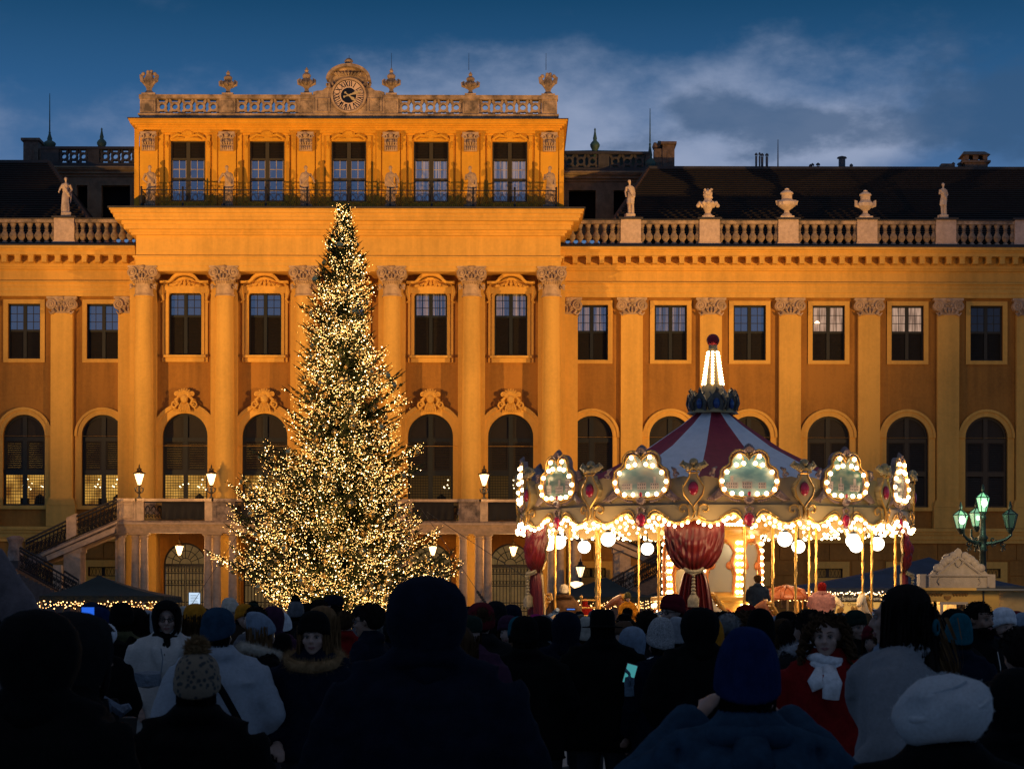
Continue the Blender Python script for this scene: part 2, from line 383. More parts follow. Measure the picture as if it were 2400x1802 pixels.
def upper_window(cx, Y, ytop, ybot, hwpx, panes, ypanes, arch_px=0, frame=None, label=None):
    """window with panes in the top half and shutters below. px levels at depth Y"""
    X = PX(cx, Y); hw = hwpx/5000*Y; zt, zb, zp = PZ(ytop, Y), PZ(ybot, Y), PZ(ypanes, Y)
    rise = arch_px/5000*Y
    af = (lambda x: zt - rise + rise*sqrt(max(0, 1-((x-X)/hw)**2)) - .06) if rise else None
    yw = Y + .22
    fr = MB()
    out = arched(X, hw, zb, zt-rise, rise, 12) if rise else rect(X-hw, X+hw, zb, zt)
    inn = (arched(X, hw-.09, zb+.09, zt-rise-.02, rise-.03, 12)) if rise else rect(X-hw+.09, X+hw-.09, zb+.09, zt-.09)
    fr.prism(out, yw, yw+.14, holes=[inn])
    fr.box(X-.10, X+.10, yw-.02, yw+.12, zb+.05, zt-.07)           # meeting stiles
    fr.box(X-hw+.06, X+hw-.06, yw-.01, yw+.11, zp-.10, zp+.02)
    win = make('window', fr, M_FRAMEDK, palace)
    for s in (-1, 1):
        x0, x1 = (X-hw+.09, X-.10) if s < 0 else (X+.10, X+hw-.09)
        b = pane_grid(win, x0, x1, zp+.02, zt-.09, 2, 3, yw+.05, panes, arch=af)
        make('glazing_bar', b, M_FRAMEDK, win)
        make('shutter', louvre_mb(x0+.02, x1-.02, zb+.12, zp-.12, yw+.02).box(x0, x1, yw+.09, yw+.11, zb+.1, zp-.1), M_SHUT, win)
    mb = MB().box(X-hw, X+hw, yw+.6, yw+.62, zb, zt); make('curtain_backing', mb, M_DARK, win)
    return win, X, hw, zb, zt, out

def room_window(cx, Y, ytop, ybot, hwpx, lit=1.0, seed=0, bands=(1035, 1103, 1114)):
    """tall arched window: dark lunette, louvres, transom and gridded lower lights"""
    X = PX(cx, Y); hw = hwpx/5000*Y; zt, zb = PZ(ytop, Y), PZ(ybot, Y); zs = zt-hw
    rnd = random.Random(seed); yw = Y+.25
    z1, z2, z3 = (PZ(b, Y) for b in bands)
    fr = MB(); fr.prism(arched(X, hw, zb, zs), yw, yw+.15, holes=[arched(X, hw-.12, zb+.12, zs-.01, hw-.13)])
    fr.box(X-.13, X+.13, yw-.03, yw+.13, zb+.05, zt-.1)
    fr.box(X-hw+.08, X+hw-.08, yw-.02, yw+.12, z3, z2)
    fr.box(X-hw+.08, X+hw-.08, yw-.02, yw+.12, z1, z1+.22)
    win = make('window', fr, M_FRAMEDK, palace)
    mb = MB(); mb.prism(arched(X, hw-.1, z1+.1, zs, hw-.1), yw+.07, yw+.09); make('lunette_panel', mb, M_SHUT, win)
    for s in (-1, 1):
        x0, x1 = (X-hw+.12, X-.13) if s < 0 else (X+.13, X+hw-.12)
        lv = louvre_mb(x0+.08, x1-.08, z2+.03, z1-.02, yw+.03, .13)
        fr2 = MB().prism(rect(x0, x1, z2, z1), yw+.01, yw+.06, holes=[rect(x0+.1, x1-.1, z2+.06, z1-.06)])
        sh = make('shutter', fr2, M_SHUT, win); 
        make('slats', lv, M_SHUT, win, kind='stuff')
        if lit > 0:
            g = MB(); nz = 9 if rnd.random() < .5 else 11; nx = 7
            for i in range(nx+1):
                xx = x0+(x1-x0)*i/nx; g.box(xx-.011, xx+.011, yw+.04, yw+.06, zb+.1, z3)
            for j in range(nz+1):
                zz = zb+.1+(z3-zb-.1)*j/nz; g.box(x0, x1, yw+.035, yw+.055, zz-.017, zz+.017)
            make('grille', g, M_FRAMEDK, win)
        else:
            make('slats', louvre_mb(x0+.1, x1-.1, zb+.15, z3-.05, yw+.03, .13).box(x0, x0+.1, yw+.01, yw+.06, zb, z3).box(x1-.1, x1, yw+.01, yw+.06, zb, z3), M_SHUT, win, kind='stuff')
    # the room behind
    rm = MB(); d = 2.2
    rm.box(X-hw-.4, X+hw+.4, yw+d, yw+d+.05, zb, zt)
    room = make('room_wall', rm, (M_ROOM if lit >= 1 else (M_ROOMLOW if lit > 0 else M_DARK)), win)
    if lit > 0:
        ch = MB(); bx = X+rnd.uniform(-.6, .6)
        for s2 in ((-1, 1) if lit >= 1 else (1,)):
            for k in range(6):
                a = k*pi/3+.4; zc = z3-.55-.16*(k % 2)
                ch.octa((bx+s2*.55+.27*cos(a), yw+.9+.2*sin(a), zc+.12*sin(a*2)), .042)
            ch.octa((bx+s2*.55, yw+.9, z3-.22), .05)
        make('chandelier', ch, M_BULBW, win)
        fu = MB(); fu.box(X-hw*.5, X-hw*.1, yw+1.6, yw+1.7, zb, zb+.55); fu.lathe([(.05, 0), (.35, .02), (.28, .6), (.1, .75), (.02, .8)], (X+hw*.45, yw+1.5, zb), 8)
        make('furniture', fu, M_DARK, win)
    return win, X, hw, zb, zt, zs

# ---------------------------------------------------------------- WINGS
UP_W = dict(ytop=714.5, ybot=843.5, hw=38)
AR_W = dict(ytop=974, ybot=1187, hw=49.5)
right_bays = [1385.5+185*k for k in range(7)]; left_bays = [240.5-185*k for k in range(3)]
lit_kind = {}
for side, bays, xa, xb in (('r', right_bays, 1300, 2640), ('l', left_bays, -330, 330)):
    holes = []
    for cx in bays:
        X = wx(cx)
        holes.append(rect(X-38/5000*YW, X+38/5000*YW, wz(843.5), wz(714.5)))
        holes.append(arched(X, AR_W['hw']/5000*YW, wz(AR_W['ybot']), wz(AR_W['ytop'])-AR_W['hw']/5000*YW))
        holes.append(rect(X-34/5000*YW, X+34/5000*YW, wz(1352), wz(1330)))
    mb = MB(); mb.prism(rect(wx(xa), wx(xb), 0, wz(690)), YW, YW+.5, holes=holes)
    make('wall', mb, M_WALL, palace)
    # faint scored joints of the render
    for i, cx in enumerate(bays):
        X = wx(cx)
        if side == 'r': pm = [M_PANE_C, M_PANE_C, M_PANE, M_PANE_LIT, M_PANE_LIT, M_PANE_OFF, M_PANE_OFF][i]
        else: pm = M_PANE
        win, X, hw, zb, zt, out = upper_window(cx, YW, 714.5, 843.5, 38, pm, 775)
        if side == 'r' and i == 3: make('room_lamp', MB().lathe([(.16, 0), (.10, .10), (.02, .14)], (wx(1915), YW+.24, wz(755)), 10), emis('room lamp shade', (1.0, .66, .38), 5.0), win, True)
        o2 = 48.5/5000*YW
        surround('window_surround', rect(X-o2, X+o2, wz(852), wz(704.5)), rect(X-hw, X+hw, zb, zt), YW-.09, YW+.0)
        lit = 0 if side == 'r' else 1.0
        if side == 'r' and i == 0: lit = .5
        win, X, hw, zb, zt, zs = room_window(cx, YW, AR_W['ytop'], AR_W['ybot'], AR_W['hw'], lit, seed=i+(10 if side == 'l' else 0))
        o1, o2 = hw+.28, hw+.40
        mb = MB(); mb.prism(arched(X, o2, zb, zs), YW-.08, YW, holes=[arched(X, hw, zb, zs, hw)])
        mb2 = MB(); mb2.prism(arched(X, o2+.03, zs-.02, zs, o2+.03, 20), YW-.17, YW-.081, holes=[arched(X, o1, zs-.015, zs, o1, 20)])
        mb.merge(mb2)
        mb.box(X-o2-.1, X+o2+.1, YW-.2, YW-.085, zb-.22, zb)
        make('window_surround', mb, M_TRIM, palace)
        # cellar window
        zc0, zc1 = wz(1352), wz(1330); h = 34/5000*YW
        fr = MB(); fr.prism(rect(X-h, X+h, zc0, zc1), YW+.2, YW+.3, holes=[rect(X-h+.06, X+h-.06, zc0+.05, zc1-.05)]); fr.box(X-.09, X+.09, YW+.18, YW+.3, zc0, zc1)
        for k in range(9):
            xx = X-h+(2*h)*k/8
            fr.path([(xx-.1, YW+.18, zc0), (xx+.1, YW+.18, zc1)], .012, 4); fr.path([(xx+.1, YW+.18, zc0), (xx-.1, YW+.18, zc1)], .012, 4)
        w = make('window', fr, M_IRON, palace)
        make('pane', MB().box(X-h, X+h, YW+.32, YW+.34, zc0, zc1), M_ROOMLOW, w)
        mb = MB(); mb.prism(rect(X-h-.4, X+h+.4, zc0-.5, zc1+.4), YW-.1, YW, holes=[rect(X-h, X+h, zc0, zc1)]); make('window_surround', mb, M_TRIM, palace)
# pilasters
cap_me = None
def ionic_cap(w, h, d):
    """front at y=0 going back to y=d, centred x, z from 0 (bottom) to h"""
    mb = MB()
    mb.box(-w*.5, w*.5, -.05, d, h*.86, h)
    mb.box(-w*.46, w*.46, -.02, d, h*.78, h*.86)
    mb.box(-w*.34, w*.34, 0, d, 0, h*.78)
    for s in (-1, 1):
        cx, cz = s*w*.35, h*.52
        r0 = w*.175
        mb.prism(arc(cx, cz, r0*.95, 0, 2*pi, 14)[:-1], -.06, d)
        pts = [(cx + s*r*cos(t), -.09, cz + r*sin(t)) for t, r in ((pi*.5+2*pi*1.7*k/22, r0*(1-.85*k/22)) for k in range(23))]
        mb.path(pts, .045, 5)
        mb.ball((cx, -.1, cz), .07, 6, 4)
        mb.path([(s*w*.30, -.05, h*.26), (s*w*.24, -.13, h*.05), (s*w*.33, -.1, -h*.06), (s*w*.42, -.05, h*.12)], [.06, .09, .07, .03], 5)
    for k in range(5):
        x = (k-2)*w*.075; mb.ball((x, -.06, h*.60-.10*abs(k-2)**1.3+.05), .09, 6, 5)
    mb.ball((0, -.1, h*.88), .12, 8, 5, sx=1.2)
    for k in range(3): mb.path([((k-1)*w*.1, -.05, h*.45), ((k-1)*w*.13, -.14, h*.22), ((k-1)*w*.08, -.08, h*.1)], [.04, .07, .02], 5)
    return mb
capme = ionic_cap(70/5000*YW, 39/5000*YW, .4).mesh('capital', [M_STONE], 'auto')
pil_me = None
for cxs, ds in (([1479+185*k for k in range(7)], 1), ([145.5-185*k for k in range(3)], 1), ([1327], 0), ([303], 0)):
    for cx in cxs:
        X = wx(cx); hw = 25.5/5000*YW
        mb = MB(); mb.box(X-hw, X+hw, YW-.32, YW, wz(1170), wz(737))
        p = make('pilaster', mb, M_TRIM, palace)
        put('capital', capme, p, (X, YW-.36, wz(738)))
        b = MB(); b.box(X-hw-.08, X+hw+.08, YW-.40, YW, wz(1174), wz(1170)); b.box(X-hw-.16, X+hw+.16, YW-.48, YW, wz(1181), wz(1174)); b.box(X-hw-.2, X+hw+.2, YW-.52, YW, wz(1187), wz(1181))
        make('pilaster_base', b, M_TRIM, p)
        b = MB(); b.box(X-hw-.22, X+hw+.22, YW-.5, YW, wz(1236), wz(1187.2)); make('pedestal', b, M_TRIM, p)
# entablature of the wings as stacked mouldings
def courses(x0, x1, rows, Yb, name, m=M_TRIM, ret=0.0):
    """rows: (z0, z1, projection) boxes from Yb-projection back to Yb+.4"""
    for z0, z1, pr in rows:
        mb = MB(); mb.box(x0-pr*ret, x1+pr*ret, Yb-pr, Yb+.4, z0, z1); make(name, mb, m, palace)
for xa, xb in ((1306, 2640), (-330, 324)):
    a, b = wx(xa), wx(xb)
    g = lambda y: wz(y)
    rows = [(g(698), g(687), .30), (g(687), g(676.5), .36), (g(676.5), g(667.5), .42), (g(667.5), g(664), .58), (g(664), g(636.5), .30), (g(636.5), g(632), .50), (g(632), g(624), .62), (g(624), g(607.2), .55)]
    courses(a, b, rows, YW, 'entablature_course')
    courses(a, b, [(g(607), g(598), 1.28), (g(598), g(594), 1.38), (g(594), g(588), 1.55)], YW, 'cornice')
    mb = MB(); mb.prism([(0, 0), (1, 0), (1, 1), (0, 1)], 0, 1) if False else mb.box(a, b, YW-1.60, YW+.6, g(588)+.003, g(585)); make('cornice_shade_strip', mb, M_LEDGE, palace)  # dark strip painted in for the shaded top of the cornice
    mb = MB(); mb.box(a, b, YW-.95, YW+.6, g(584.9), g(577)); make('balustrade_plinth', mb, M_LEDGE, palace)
    k = 0; x = a+.2
    mod = MB().box(-.14, .14, -.66, 0, 0, .34).box(-.17, .17, -.70, 0, .34, .42).box(-.14, .14, -.12, 0, -.04, 0).mesh('modillion', [M_TRIM])
    while x < b:
        put('modillion', mod, palace, (x, YW-.56, g(624)+.005)); x += 31/5000*YW
# rusticated ground storey and base mouldings
for xa, xb in ((1306, 2640), (-330, 324)):
    a, b = wx(xa), wx(xb)
    courses(a, b, [(wz(1244), wz(1236.5), .48), (wz(1251), wz(1244), .38), (wz(1262), wz(1251), .30), (wz(1271), wz(1262), .22)], YW, 'string_course')
    rows = [(1310, 1272.5), (1346, 1312), (1384, 1348), (1422, 1386), (1460, 1424), (1498, 1462)]
    for j, (y0, y1) in enumerate(rows):
        x = xa + (0 if j % 2 else 0)
        bays = right_bays if xa > 1000 else left_bays
        cuts = [xa]
        for cx in sorted(bays):
            for dx in ((-55, 55) if j in (1, 2) else ((-46, 46) if j != 0 else (-14+(-100), -14+16.5, ))):
                if cuts[-1]+6 < cx+dx < xb-6: cuts.append(cx+dx)
        cuts.append(xb)
        for c0, c1 in zip(cuts, cuts[1:]):
            mid = (c0+c1)/2
            if j in (1, 2) and any(abs(mid-cx) < 50 for cx in bays): continue
            mb = MB(); x0, x1, z0, z1 = wx(c0+1), wx(c1-1), wz(y0), wz(y1)
            mb.frustum(0, 0, 1, 1, 0, 1, 1, 1) if False else mb.box(x0, x1, YW-.07, YW-.001, z0, z1)
            make('stone_block', mb, M_WALL, palace)
# balustrade of the wings
bal_prof = [(.15, 0), (.15, .10), (.09, .13), (.10, .20), (.20, .38), (.21, .50), (.13, .66), (.09, .74), (.13, .79), (.09, .84), (.12, 1.0), (.16, 1.10), (.16, 1.18)]
bz0, bz1 = wz(577), wz(529.5); bh = bz1-bz0
balme = MB().lathe([(r*1.12, z*bh/1.18) for r, z in bal_prof], n=10).mesh('baluster', [M_STONE_DK], True)
ped_r = [1476+184.3*k for k in range(7)]; ped_l = [150.5-184.3*k for k in range(3)]
YB = YW-.55
for peds, lo, hi in ((ped_r, 1300, 2600), (ped_l, -260, 322)):
    for cx in peds:
        X = wx(cx, YB); h = 23.5/5000*YB
        mb = MB(); mb.box(X-h, X+h, YB-.32, YB+.32, bz0, bz1+.25); mb.box(X-h-.05, X+h+.05, YB-.37, YB+.37, bz0, bz0+.12)
        pd = make('balustrade_pedestal', mb, mat('pedestal stone', (.66, .52, .43), .85, var=.2, bump=.4, scale=5), palace)
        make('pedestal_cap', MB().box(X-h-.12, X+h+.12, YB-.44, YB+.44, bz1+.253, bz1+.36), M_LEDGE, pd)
    edges = sorted([lo]+[c for cx in peds for c in (cx-23.5, cx+23.5)]+[hi])
    for i in range(0, len(edges)-1, 2):
        e0, e1 = edges[i], edges[i+1]
        if e1-e0 < 12: continue
        make('handrail', MB().box(wx(e0, YB), wx(e1, YB), YB-.24, YB+.24, bz1+.002, bz1+.20), M_STONE_DK, palace)
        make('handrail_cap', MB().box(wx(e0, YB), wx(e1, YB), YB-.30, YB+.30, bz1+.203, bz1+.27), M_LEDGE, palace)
        n = max(1, round((e1-e0)/19.6)); st = (e1-e0)/n
        for k in range(n+1):
            put('baluster', balme, palace, (wx(e0+st*k, YB)+(.06 if k == 0 else (-.06 if k == n else 0)), YB, bz0))
# roofs of the wings
rf = MB(); 
zr, ze = PZ(395, 137), PZ(560, 129)
for xa, xtop, xb in ((1405, 1518, 2700),):
    a0, a1, b1 = PX(xa, 129.5), PX(xtop, 137), PX(xb, 130)
    rf.add([(a0, 129.3, ze), (b1, 129.3, ze), (b1, 137, zr), (a1, 137, zr), (b1, 146, ze), (a0, 146, ze)], [(0, 1, 2, 3), (3, 2, 4, 5), (0, 3, 5)])
roof_r = make('roof', rf, M_ROOF, palace)
rf = MB(); zr2 = PZ(384, 137); b0, b1_, a1 = PX(238, 129.5), PX(112, 137), PX(-340, 130)
rf.add([(b0, 129.3, ze), (a1, 129.3, ze), (a1, 137, zr2), (b1_, 137, zr2), (a1, 146, ze), (b0, 146, ze)], [(1, 0, 3, 2), (2, 3, 5, 4), (0, 5, 3)])
roof_l = make('roof', rf, M_ROOF, palace)
# courses of roof tiles as raised strips following the slope
def tile_rows(x0, x1, xi0, xi1, zr_, parent, n=34):
    mb = MB()
    for i in range(n):
        t0, t1 = i/n, (i+.93)/n
        y0, z0 = 129.3+7.7*t0, ze+(zr_-ze)*t0; y1, z1 = 129.3+7.7*t1, ze+(zr_-ze)*t1
        l0, l1 = x0+(xi0-x0)*t0, x1+(xi1-x1)*t0
        mb.add([(l0, y0-.05, z0+.10), (l1, y0-.05, z0+.10), (l1, y1, z1+.03), (l0, y1, z1+.03), (l0, y0-.02, z0+.03), (l1, y0-.02, z0+.03)], [(0, 1, 2, 3), (4, 5, 1, 0)])
    make('tile_courses', mb, M_ROOF, parent, kind='stuff')
tile_rows(PX(1405, 129.5), PX(2700, 130), PX(1518, 137), PX(2700, 130), zr, roof_r)
tile_rows(PX(-340, 130), PX(238, 129.5), PX(-340, 130), PX(112, 137), zr2, roof_l)
make('ridge', MB().box(PX(1518, 137), PX(2700, 137), 136.85, 137.15, zr-.05, zr+.14), M_LEDGE, roof_r)
make('ridge', MB().box(PX(-340, 137), PX(112, 137), 136.85, 137.15, zr2-.05, zr2+.14), M_LEDGE, roof_l)
make('hip', MB().path([(PX(1405, 129.5), 129.3, ze), (PX(1518, 137), 137, zr)], .16, 6), mat('hip tile', (.08, .045, .028), .8, var=.4, scale=4), roof_r)
make('hip', MB().path([(PX(238, 129.5), 129.3, ze), (PX(112, 137), 137, zr2)], .16, 6), MATS['hip tile'], roof_l)
# roof flues, vents and chimneys
YR = 138.0
def flue(x, yt, yb, wpx, cap=True):
    X = PX(x, YR); r = wpx/2/5000*YR; zt, zb = PZ(yt, YR), PZ(yb, YR)-.3
    mb = MB(); mb.lathe([(r, 0), (r, zt-zb-.15)], (X, YR, zb), 10)
    if cap: 
        mb.lathe([(r*1.5, 0), (r*1.3, .08), (.02, .16)], (X, YR, zt-.08), 10)
        for a in (0, 2, 4): mb.tube((X+r*.8*cos(a), YR+r*.8*sin(a), zt-.3), (X+r*.8*cos(a), YR+r*.8*sin(a), zt-.05), .015, n=4)
    make('flue_pipe', mb, M_PIPE, roof_r)
for x, yt, w in ((1770, 360, 5), (1778, 359, 4), (1784, 361, 6), (1795, 361, 6), (1897, 386, 5), (1902, 384, 6), (1915, 383, 7), (1993, 385, 6), (2232, 381, 6), (2245, 382, 6), (2250, 379, 6)): flue(x, yt, 398, w)
flue(1971, 367, 398, 16)
make('antenna_mast', MB().tube((PX(1821, YR), YR, PZ(398, YR)), (PX(1821, YR), YR, PZ(326, YR)), .05, .02, 6), M_PIPE, roof_r)
X = PX(2282, YR); z0 = PZ(404, YR)
mb = MB(); mb.frustum(X, YR, .72, .6, z0-.3, .72, .6, PZ(384, YR)); mb.box(X-.88, X+.88, YR-.75, YR+.75, PZ(384, YR), PZ(379, YR)); mb.box(X-.75, X-.5, YR-.6, YR+.6, PZ(379, YR), PZ(365, YR)); mb.box(X+.45, X+.7, YR-.6, YR+.6, PZ(379, YR), PZ(365, YR)); mb.box(X-.2, X+.1, YR-.6, YR+.6, PZ(379, YR), PZ(365, YR))
mb.add([(X-.95, YR-.8, PZ(366, YR)), (X+.85, YR-.8, PZ(366, YR)), (X+.85, YR+.8, PZ(366, YR)), (X-.95, YR+.8, PZ(366, YR)), (X-.7, YR, PZ(353, YR)), (X+.65, YR, PZ(353, YR))], [(0, 1, 5, 4), (2, 3, 4, 5), (0, 4, 3), (1, 2, 5), (0, 3, 2, 1)])
make('chimney', mb, M_BRICK, roof_r)
X = PX(2217, YR); mb = MB(); mb.frustum(X, YR, .5, .4, PZ(404, YR), .42, .35, PZ(384, YR)); make('chimney', mb, M_BRICK, roof_r)

# ---------------------------------------------------------------- ring balustrade (attic and rear blocks)
def ring_panel(x0, x1, z0, z1, y, n, m, d=.16, parent=palace, piece='balustrade_ring'):
    pitch = (x1-x0)/n; zc = (z0+z1)/2; ro = min(pitch*.43, (z1-z0)*.33); ri = ro*.58
    mb = MB(); mb.prism(arc(0, 0, ro, 0, 2*pi, 16)[:-1], -d, d, holes=[arc(0, 0, ri, 0, 2*pi, 12)[:-1]])
    for sx in (-1, 1):
        for sz in (-1, 1):
            p0 = Vector((sx*ro*.62, 0, sz*ro*.62)); p1 = Vector((sx*pitch*.46, 0, sz*(z1-z0)*.5))
            dd = (p1-p0).normalized(); nn = Vector((-dd.z, 0, dd.x))*.085
            mb.prism([(q.x, q.z) for q in (p0-nn, p0+nn, p1+nn, p1-nn)], -d*.9, d*.9)
    me = mb.mesh(piece, [m])
    for i in range(n): put(piece, me, parent, (x0+pitch*(i+.5), y, zc))

# ---------------------------------------------------------------- CENTRAL BLOCK
Yc = 125.7      # column axis
g = lambda y: PZ(y, YP)
holes = []
PB = [433, 620, 814.5, 1008, 1196]
for cx in PB:
    X = PX(cx, YP); h = 38.5/5000*YP
    holes.append(arched(X, h, g(834), g(682)-.34, .34))
    h = 53/5000*YP; holes.append(arched(X, h, g(1186), g(970)-h))
    h = 50/5000*YP; holes.append(arched(X, h, 0.02, g(1273)-h))
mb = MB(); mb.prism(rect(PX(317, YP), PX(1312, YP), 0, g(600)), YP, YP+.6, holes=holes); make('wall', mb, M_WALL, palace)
for s, x in ((-1, 317), (1, 1312)):
    X = PX(x, YP); make('wall', MB().box(X-.004 if s < 0 else X-.4, X+.4 if s < 0 else X+.004, YP, YW+.3, 0, g(600)), M_TRIM, palace)
# pilaster strips behind the columns and the half-round columns
COLS = [336, 525.5, 712, 917.5, 1104, 1291]
colcap = MB()
w, h = 68/5000*Yc, 33/5000*Yc
ic = ionic_cap(w, h, 1.1); colcap.merge(ic, Matrix.Translation((0, -.62, .9)))
colcap.lathe([(.60, 0), (.60, .08), (.54, .12), (.55, .9), (.62, 1.0)], n=24, mod=lambda a, t: 1+.035*sin(a*16))
for s in (-1, 1):
    for q in (0, 1): colcap.path([(s*.5, -.35+.2*q, .55), (s*.72, -.45, .42+.2*q), (s*.66, -.42, .7)], [.05, .1, .03], 5)
for k in range(9): colcap.path([((k-4)*.13, -.56+.03*abs(k-4), .72), ((k-4)*.13, -.66, .88), ((k-4)*.14, -.60, .98)], [.05, .07, .02], 4)
colcapme = colcap.mesh('capital', [M_STONE], 'auto')
z_ct = PZ(697, Yc); z_cb = PZ(1178, Yc)
for cx in COLS:
    X = PX(cx, Yc); r = 21.5/5000*Yc
    hh = z_ct-z_cb
    mb = MB(); mb.lathe([(r*1.10, 0), (r*1.09, hh*.25), (r*1.02, hh*.65), (r*.92, hh-.1), (r*.98, hh-.08), (r*.98, hh)], (X, Yc, z_cb), 32)
    col = make('column', mb, M_TRIM, palace, 'auto')
    put('capital', colcapme, col, (X, Yc, z_ct), scale=(1, 1, 1))
    b = MB(); b.lathe([(r*1.45, 0), (r*1.5, .1), (r*1.42, .22), (r*1.2, .27), (r*1.22, .36), (r*1.34, .42), (r*1.34, .5), (r*1.15, .56)], (X, Yc, z_cb-.55), 32)
    b.box(X-r*1.5, X+r*1.5, Yc-r*1.5, YP, z_cb-.75, z_cb-.55)
    make('column_base', b, M_STONE, col, 'auto')
    make('column_pedestal', MB().box(X-.86, X+.86, Yc-.86, YP, 0, z_cb-.755), M_TRIM, col)
    X2 = PX(cx, YP)
    make('pilaster', MB().box(X2-.80, X2+.80, YP-.30, YP, z_cb-.7, PZ(650, YP)), M_TRIM, palace)
# upper windows with curved hoods
def hood(X, Y, z, w):
    mb = MB()
    o = [(X-w, z)] + [(X-w*.62, z)] + arc(X, z-.15, w*.56, pi*.86, pi*.14, 12, .62) + [(X+w*.62, z), (X+w, z), (X+w, z+.13), (X+w*.66, z+.13)] + arc(X, z-.02, w*.62, pi*.12, pi*.88, 12, .68) + [(X-w*.66, z+.13), (X-w, z+.13)]
    mb.prism(o, Y-.62, Y-.06)
    mb.prism([(X-w*.9, z-.02)]+arc(X, z-.1, w*.5, pi*.8, pi*.2, 8, .5)+[(X+w*.9, z-.02), (X+w*.9, z-.55), (X-w*.9, z-.55)], Y-.22, Y-.05)
    for k in range(-3, 4): 
        mb.path([(X+k*.16, Y-.3, z+.22-.07*abs(k)), (X+k*.3, Y-.36, z+.02-.05*abs(k)), (X+k*.36, Y-.3, z-.15)], [.05, .11, .03], 5)
    for s in (-1, 1): mb.path([(X+s*w*.95, Y-.25, z-.1), (X+s*w*.99, Y-.32, z-.5), (X+s*w*.9, Y-.25, z-.95), (X+s*w*1.0, Y-.2, z-1.1)], [.06, .15, .09, .04], 6)
    return mb
def cartouche():
    """shell keystone with volutes, about 1.6 wide 1.5 high, front toward -y"""
    mb = MB()
    for k in range(-4, 5):
        a = pi/2+k*.26; mb.path([(0, -.12, .1), (.45*cos(a), -.26, .1+.5*sin(a)), (.66*cos(a), -.16, .1+.68*sin(a))], [.06, .10, .05], 5)
    mb.ball((0, -.26, .1), .24, 8, 6, sy=.6, sz=1.2)
    for s in (-1, 1):
        for (cx, cz, r) in ((.62, -.28, .26), (.5, .42, .16)):
            mb.path([(s*(cx+r*(1-.8*t/14)*cos(pi-t*.6)), -.18, cz+r*(1-.8*t/14)*sin(pi-t*.6)) for t in range(15)], .06, 5)
        mb.path([(s*.3, -.1, .3), (s*.55, -.2, .05), (s*.42, -.2, -.2), (s*.7, -.12, -.55)], [.08, .12, .09, .05], 6)
    for k in range(-3, 4): mb.path([(k*.06, -.1, -.1), (k*.1, -.2, -.42), (k*.12, -.12, -.75)], [.05, .08, .02], 4)
    return mb
cart_me = cartouche().mesh('cartouche', [M_TRIM], 'auto')
